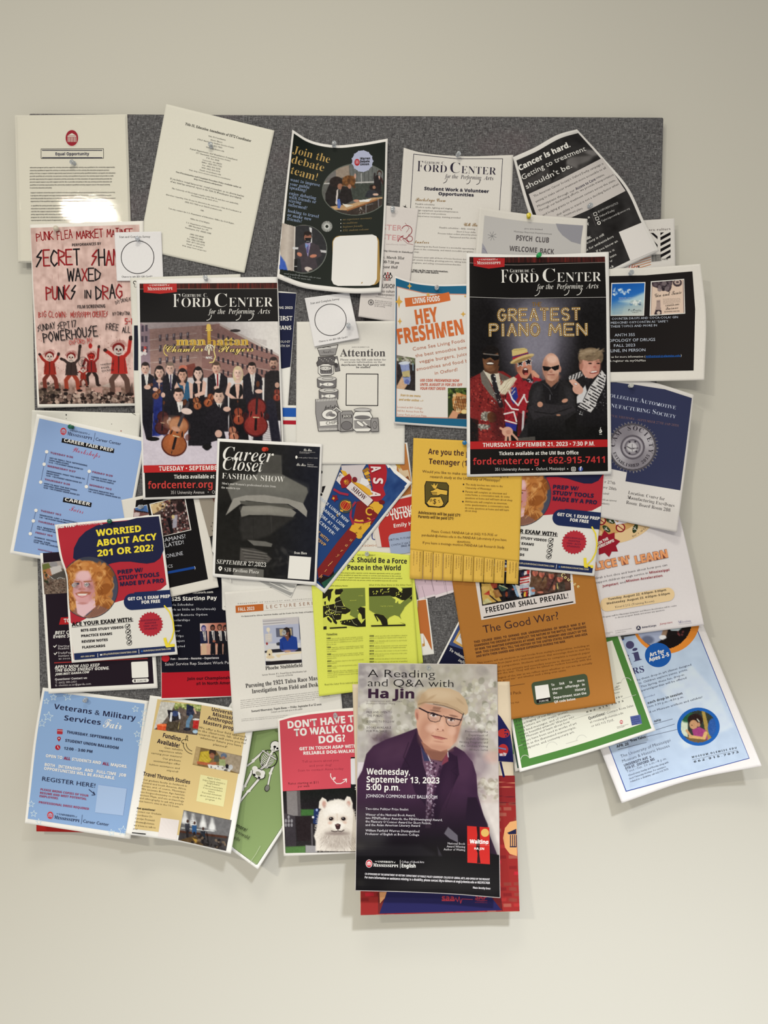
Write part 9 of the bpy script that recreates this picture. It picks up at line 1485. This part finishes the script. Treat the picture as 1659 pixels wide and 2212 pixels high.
 p.e(880, 606, 34, 13, (236, 220, 210), 6, 8); p.e(882, 606, 13, 12, (36, 24, 22), 4); p.ln([(846, 598), (880, 590), (918, 608)], 7, (80, 50, 42), 4); p.e(1048, 650, 32, 12, (232, 216, 206), 6, 10); p.e(1052, 650, 13, 11, (36, 24, 22), 4); p.ln([(1015, 640), (1050, 634), (1084, 654)], 7, (80, 50, 42), 4); p.e(880, 640, 40, 12, (186, 134, 112), 12, 8, .6); p.e(1050, 684, 36, 10, (184, 132, 110), 12, 10, .6)
 p.e(945, 735, 36, 26, (220, 172, 148), 12); p.e(922, 742, 9, 6, (130, 80, 66), 5); p.e(972, 750, 9, 6, (130, 80, 66), 5); p.ln([(900, 740), (910, 756), (940, 762), (985, 762)], 5, (170, 116, 96), 6, .7); p.ln([(880, 770), (850, 800)], 6, (184, 130, 108), 8, .6)
 p.pg([(862, 800), (930, 806), (1012, 832), (960, 846), (890, 828)], (186, 116, 104), 6); p.ln([(862, 802), (930, 818), (1012, 834)], 6, (120, 62, 58), 4); p.e(930, 862, 50, 8, (180, 126, 106), 10, 8, .6)
 # cap
 CP = (200, 172, 138)
 p.pg([(722, 540), (728, 480), (770, 400), (830, 350), (920, 335), (1040, 345), (1130, 385), (1190, 450), (1215, 520), (1215, 580), (1190, 605), (1170, 590), (1100, 540), (1000, 505), (880, 490), (780, 485), (745, 520)], CP, 8); p.e(930, 400, 170, 50, (216, 192, 160), 50, 4, .7); p.e(760, 450, 50, 70, (176, 146, 112), 34, 20, .6); p.ln([(735, 500), (800, 480), (900, 480), (1010, 500), (1110, 545), (1175, 590)], 12, (150, 120, 92), 9, .8); p.pg([(890, 488), (960, 486), (1080, 520), (1170, 580), (1160, 600), (1080, 545), (980, 512)], (186, 158, 126), 6); p.ln([(880, 496), (980, 514), (1080, 548), (1168, 600)], 7, (110, 84, 66), 5); p.e(850, 440, 60, 12, (180, 150, 116), 14, -30, .6); p.e(1140, 470, 50, 12, (176, 148, 116), 14, 40, .5)
 # glasses
 GL_ = (34, 24, 34)
 p.ln([(742, 536), (830, 580)], 13, GL_, 4)
 for q in ([(826, 576), (880, 582), (955, 612), (940, 660), (900, 672), (850, 660), (828, 630), (826, 576)], [(1002, 622), (1060, 630), (1148, 652), (1125, 700), (1080, 712), (1030, 704), (1006, 676), (1002, 622)]): p.ln(q, 6, GL_, 4)
 p.ln([(826, 576), (955, 612)], 11, GL_, 4); p.ln([(1002, 622), (1150, 652)], 11, GL_, 4); p.ln([(955, 618), (980, 612), (1002, 630)], 7, GL_, 4); p.ln([(1148, 652), (1172, 590)], 8, GL_, 4); p.pg([(835, 590), (940, 614), (930, 650), (850, 650)], (190, 180, 190), 10, .18); p.pg([(1010, 632), (1135, 655), (1110, 700), (1020, 690)], (190, 180, 190), 10, .18)
 # lower part fades into black trousers and ground
 p.fr(*CR['C7'])
 p.mix(np.clip((p.Y - 250) / 420, 0, 1) * np.clip((1260 + (p.Y - 300) * .35 - p.X) / 160, 0, 1), (20, 15, 22), .93); p.mix(np.clip((p.Y - 640) / 140, 0, 1) * np.clip((1330 - p.X) / 60, 0, 1), (18, 15, 18), .95)
 p.pg([(120, 740), (300, 725), (700, 730), (820, 800), (880, 900), (870, 950), (600, 960), (120, 950)], (30, 27, 31), 40, .8); p.pg([(910, 625), (945, 565), (1030, 640), (1035, 705), (960, 670)], (92, 86, 94), 8); p.pg([(850, 740), (920, 880), (860, 840)], (50, 46, 52), 14, .8)
 p.pg([(1200, 300), (1245, 420), (1300, 540), (1330, 700), (1320, 780), (1200, 760), (1100, 500), (1120, 300)], (36, 24, 38), 14, .9); p.pg([(1300, 800), (1410, 818), (1416, 1210), (1280, 1200)], (18, 15, 18), 10); p.mix(np.clip((p.Y - 815) / 20, 0, 1), (16, 14, 17), .96); p.pg([(112, 900), (700, 930), (900, 1000), (100, 1000)], (26, 23, 26), 40, .5)
f.photo(None, 1.2, hj, uv=(0.004, .003, .996, .997), label='portrait photograph of a man in cap and glasses')
P_ = (58, 36, 56)
f.fr(*CR['C6']); f.t('A Reading', 244, 236, 76, K, w=652, fn='t', a=.6, off=.004, res=4); f.t('and Q&A with', 244, 325, 74, K, w=830, fn='t', a=.6, off=.004, res=4); f.t('Ha Jin', 248, 437, 84, P_, w=446, fn='H', a=.6, res=4)
f.t('in conversation with Assistant', 234, 476, 17, (120, 110, 110), w=345, a=.2); f.t('Professor Michael Wang', 234, 499, 17, (120, 110, 110), w=275, a=.2)
for s_, y, w_ in (('FREE AND OPEN TO', 586, 246), ('THE PUBLIC', 620, 152), ('SIGNING TO FOLLOW', 677, 268), ('BOOKS AVAILABLE', 735, 235), ('FOR PURCHASE', 770, 196)): f.t(s_, 234, y, 22, (84, 74, 76), w=w_, a=.4, off=.004)
for s_, y, w_ in (('Presented by the', 776, 220), ('Department of', 810, 186), ('English Creative', 845, 208), ('Writing Programs and', 880, 280), ('the Grisham Visiting', 916, 260), ('Writers Series', 952, 182)): f.t(s_, 1408, y, 22, (92, 84, 84), w=w_, al='r', a=1, off=.004)
f.t('Wednesday,', 232, 1178, 58, OFF, w=420, fn='s', a=1, off=.022); f.t('September 13, 2023', 232, 1255, 58, OFF, w=706, fn='s', a=1, off=.022); f.t('5:00 p.m.', 230, 1330, 58, OFF, w=326, fn='s', a=1, off=.022); f.t('JOHNSON COMMONS EAST BALLROOM', 226, 1400, 32, (226, 220, 222), w=690, fn='s', a=1.2)
f.fr(*CR['C7'])
for s_, y, w_ in (('Two-time Pulitzer Prize finalist', 412, 385), ('Winner of the National Book Award,', 464, 446), ('two PEN/Faulkner Awards, the PEN/Hemingway Award,', 494, 690), ('the Flannery O’Connor Award for Short Fiction,', 525, 590), ('and the Asian American Literary Award', 556, 488), ('William Fairfield Warren Distinguished', 606, 482), ('Professor of English at Boston College', 637, 480)): f.t(s_, 205, y, 21, (212, 206, 208), w=w_, a=1.6 if w_ > 500 else 1, off=.004)
for s_, y, w_ in (('National Book', 726, 156), ('Award Winning', 753, 165), ('Author of Waiting', 780, 192)): f.t(s_, 1098, y, 20, (196, 190, 190), w=w_, al='r', a=1.5)
f.p([(1116, 556), (1315, 570), (1320, 900), (1118, 885)], (186, 40, 36)); f.p([(1200, 562), (1228, 564), (1232, 700), (1224, 800), (1236, 890), (1205, 890), (1210, 800), (1195, 760), (1208, 640)], (40, 20, 24)); f.e(1276, 618, 36, 36, (206, 166, 90)); f.t('Waiting', 1138, 712, 34, OFF, w=168, fn='H', a=2, lift=2); f.t('HA JIN', 1180, 768, 20, OFF, w=88, fn='B', a=2, lift=2); f.ln([(1120, 722), (1315, 732)], 2, (220, 120, 110))
um(f, 275, 920, 226, OFF, (186, 44, 54), None, bg=(230, 224, 220)); f.ln([(517, 862), (517, 935)], 3, OFF); f.t('College of Liberal Arts', 528, 886, 19, (206, 200, 200), w=202, a=1); f.t('English', 530, 928, 32, OFF, w=124, a=1, off=.012)
f.t('CO-SPONSORED BY THE DEPARTMENT OF HISTORY, DEPARTMENT OF PUBLIC POLICY LEADERSHIP, COLLEGE OF LIBERAL ARTS, AND OFFICE OF THE PROVOST.', 200, 994, 17, (214, 208, 208), w=1122, fn='B', a=2.6, res=1); f.t('For more information or assistance relating to a disability, please contact Myra Gilmore at engl@olemiss.edu or 662.915.7439.', 199, 1026, 20, (220, 214, 214), w=1124, fn='B', a=2.6, res=1); f.t('Photo: Dorothy Greco', 1168, 1118, 18, (214, 208, 208), w=156, fn='B', a=3); f.done()

# ---------------------------------------------------------------- push pins and staples
def lathe(name, prof, mat, parent, M_, seg=20):
 v = []; fc = []
 for i, (r, z) in enumerate(prof):
  for k in range(seg): a = 2 * math.pi * k / seg; v.append(M_ @ Vector((r * math.cos(a), r * math.sin(a), z)))
 n = len(prof)
 for i in range(n - 1):
  for k in range(seg): k2 = (k + 1) % seg; fc.append((i * seg + k, i * seg + k2, (i + 1) * seg + k2, (i + 1) * seg + k))
 v.append(M_ @ Vector((0, 0, prof[0][1]))); v.append(M_ @ Vector((0, 0, prof[-1][1])))
 T = [(a, b, c) for q in fc for a, b, c in ((q[0], q[1], q[2]), (q[0], q[2], q[3]))] + [(len(v) - 2, (k + 1) % seg, k) for k in range(seg)] + [(len(v) - 1, (n - 1) * seg + k, (n - 1) * seg + (k + 1) % seg) for k in range(seg)]
 return mesh_np(name, [tuple(q) for q in v], T, mat, parent=parent)
_pm = {}
def pin_mat(kind):
 if kind in _pm: return _pm[kind]
 m = bpy.data.materials.new('pin_' + kind); nt, b = nodes(m)
 c, tr, ro = {'clear': ((225, 226, 224), .75, .08), 'green': ((18, 96, 70), .1, .2), 'bright_green': ((40, 170, 90), .2, .2), 'yellow': ((226, 206, 40), .2, .2), 'blue': ((30, 110, 160), .1, .2), 'pearl': ((206, 196, 176), 0, .25), 'grey': ((200, 198, 190), .15, .3), 'red': ((206, 60, 40), .1, .25), 'metal': ((170, 170, 172), 0, .25)}[kind]
 n = nt.nodes.new('ShaderNodeTexNoise'); n.inputs['Scale'].default_value = 300; mx = nt.nodes.new('ShaderNodeMix'); mx.data_type = 'RGBA'
 a = alb(c); mx.inputs['A'].default_value = (*a, 1); mx.inputs['B'].default_value = (*np.clip(a * 1.08, 0, 1), 1); nt.links.new(n.outputs['Fac'], mx.inputs['Factor']); nt.links.new(mx.outputs['Result'], b.inputs['Base Color'])
 b.inputs['Roughness'].default_value = ro; b.inputs['Transmission Weight'].default_value = tr; b.inputs['IOR'].default_value = 1.45
 if kind == 'metal': b.inputs['Metallic'].default_value = 1
 _pm[kind] = m; return m
def hdepth(x, y):
 fx, fy = (x + 60) / ST, (y + 60) / ST; i, j = int(fx), int(fy); return HM[j:j + 2, i:i + 2].max()
PINS = [(123, 495, 'pearl', 'round pearl-headed pin at the top of the clown poster', 'ball'), (721, 315, 'clear', 'clear pin at the top of the debate poster', 0), (988, 335, 'clear', 'clear pin at the top of the theatre jobs sheet', 0), (848, 455, 'clear', 'clear pin at the top of the narrow pink-lettered flyer', 0),
 (1142, 469, 'yellow', 'yellow pin on the grey club flyer', 0), (1162, 553, 'bright_green', 'bright green pin at the top of the four showmen poster', 0), (1272, 446, 'clear', 'clear pin in the middle of the tilted charity flyer', 0), (157, 923, 'green', 'dark green pin on the light blue timeline flyer', 0), (238, 1126, 'green', 'dark green pin above the yellow WORRIED headline', 0),
 (1003, 957, 'blue', 'blue pin on the golden yellow flyer beside the showmen poster', 0), (943, 623, 'clear', 'clear pin in the teal border of the orange headline flyer', 0), (1361, 591, 'clear', 'clear pin on the white top margin of the wide black course flyer', 0), (1360, 834, 'grey', 'frosted pin on the navy gear flyer', 0), (752, 705, 'clear', 'clear pin at the right edge of the centre survey slip', 0),
 (445, 603, 'clear', 'clear pin at the top of the musicians poster', 0), (574, 970, 'red', 'orange-red pin on the fashion show poster', 0), (793, 1196, 'clear', 'clear pin at the top of the yellow map flyer', 0), (186, 1510, 'clear', 'clear pin at the top of the light blue star flyer', 0), (925, 1441, 'clear', 'clear pin at the top of the large portrait poster', 0), (724, 1543, 'clear', 'clear pin on the pink dog walking flyer', 0),
 (614, 1364, 'clear', 'clear pin in the lecture flyer photo', 0), (456, 317, 'clear', 'clear pin in the typed coordinator sheet', 0), (161, 353, 'clear', 'clear pin below the boxed title of the sleeved notice', 0), (298, 517, 'clear', 'clear pin at the top of the left survey slip', 0), (163, 1262, 'clear', 'clear pin over the left eye in the red-haired portrait', 0), (189, 1262, 'clear', 'clear pin over the right eye in the red-haired portrait', 0), (307, 1094, 'clear', 'clear pin on the black course flyer, by its small sky photo', 0)]
PROF = [(.0029, 0), (.0036, .0006), (.0036, .0013), (.0022, .0020), (.0018, .0045), (.0021, .0070), (.0040, .0082), (.0044, .0090), (.0042, .0100), (.0030, .0104)]
BALL = [(.0006, 0)] + [(.0052 * math.sin(a), .0052 - .0052 * math.cos(a)) for a in np.linspace(.25, 2.9, 9)]
for n_, (x, y, kind, lab_, sh_) in enumerate(PINS):
 d = hdepth(x, y) + .0006; p0 = P3([x], [y], [d])[0]
 r = bpy.data.objects.new('push_pin', None); r.empty_display_size = .01; r.location = p0; link(r); setp(r, lab_, 'push pin')
 rr = random.Random(n_); R_ = Matrix.Rotation(math.pi / 2 + rr.uniform(-.15, .12), 4, 'X') @ Matrix.Rotation(rr.uniform(-.2, .2), 4, 'Y')
 lathe('head', BALL if sh_ == 'ball' else PROF, pin_mat(kind), r, R_)
 lathe('needle', [(.0005, .0004), (.0005, -.009), (.0001, -.0115)], pin_mat('metal'), r, R_, 8)
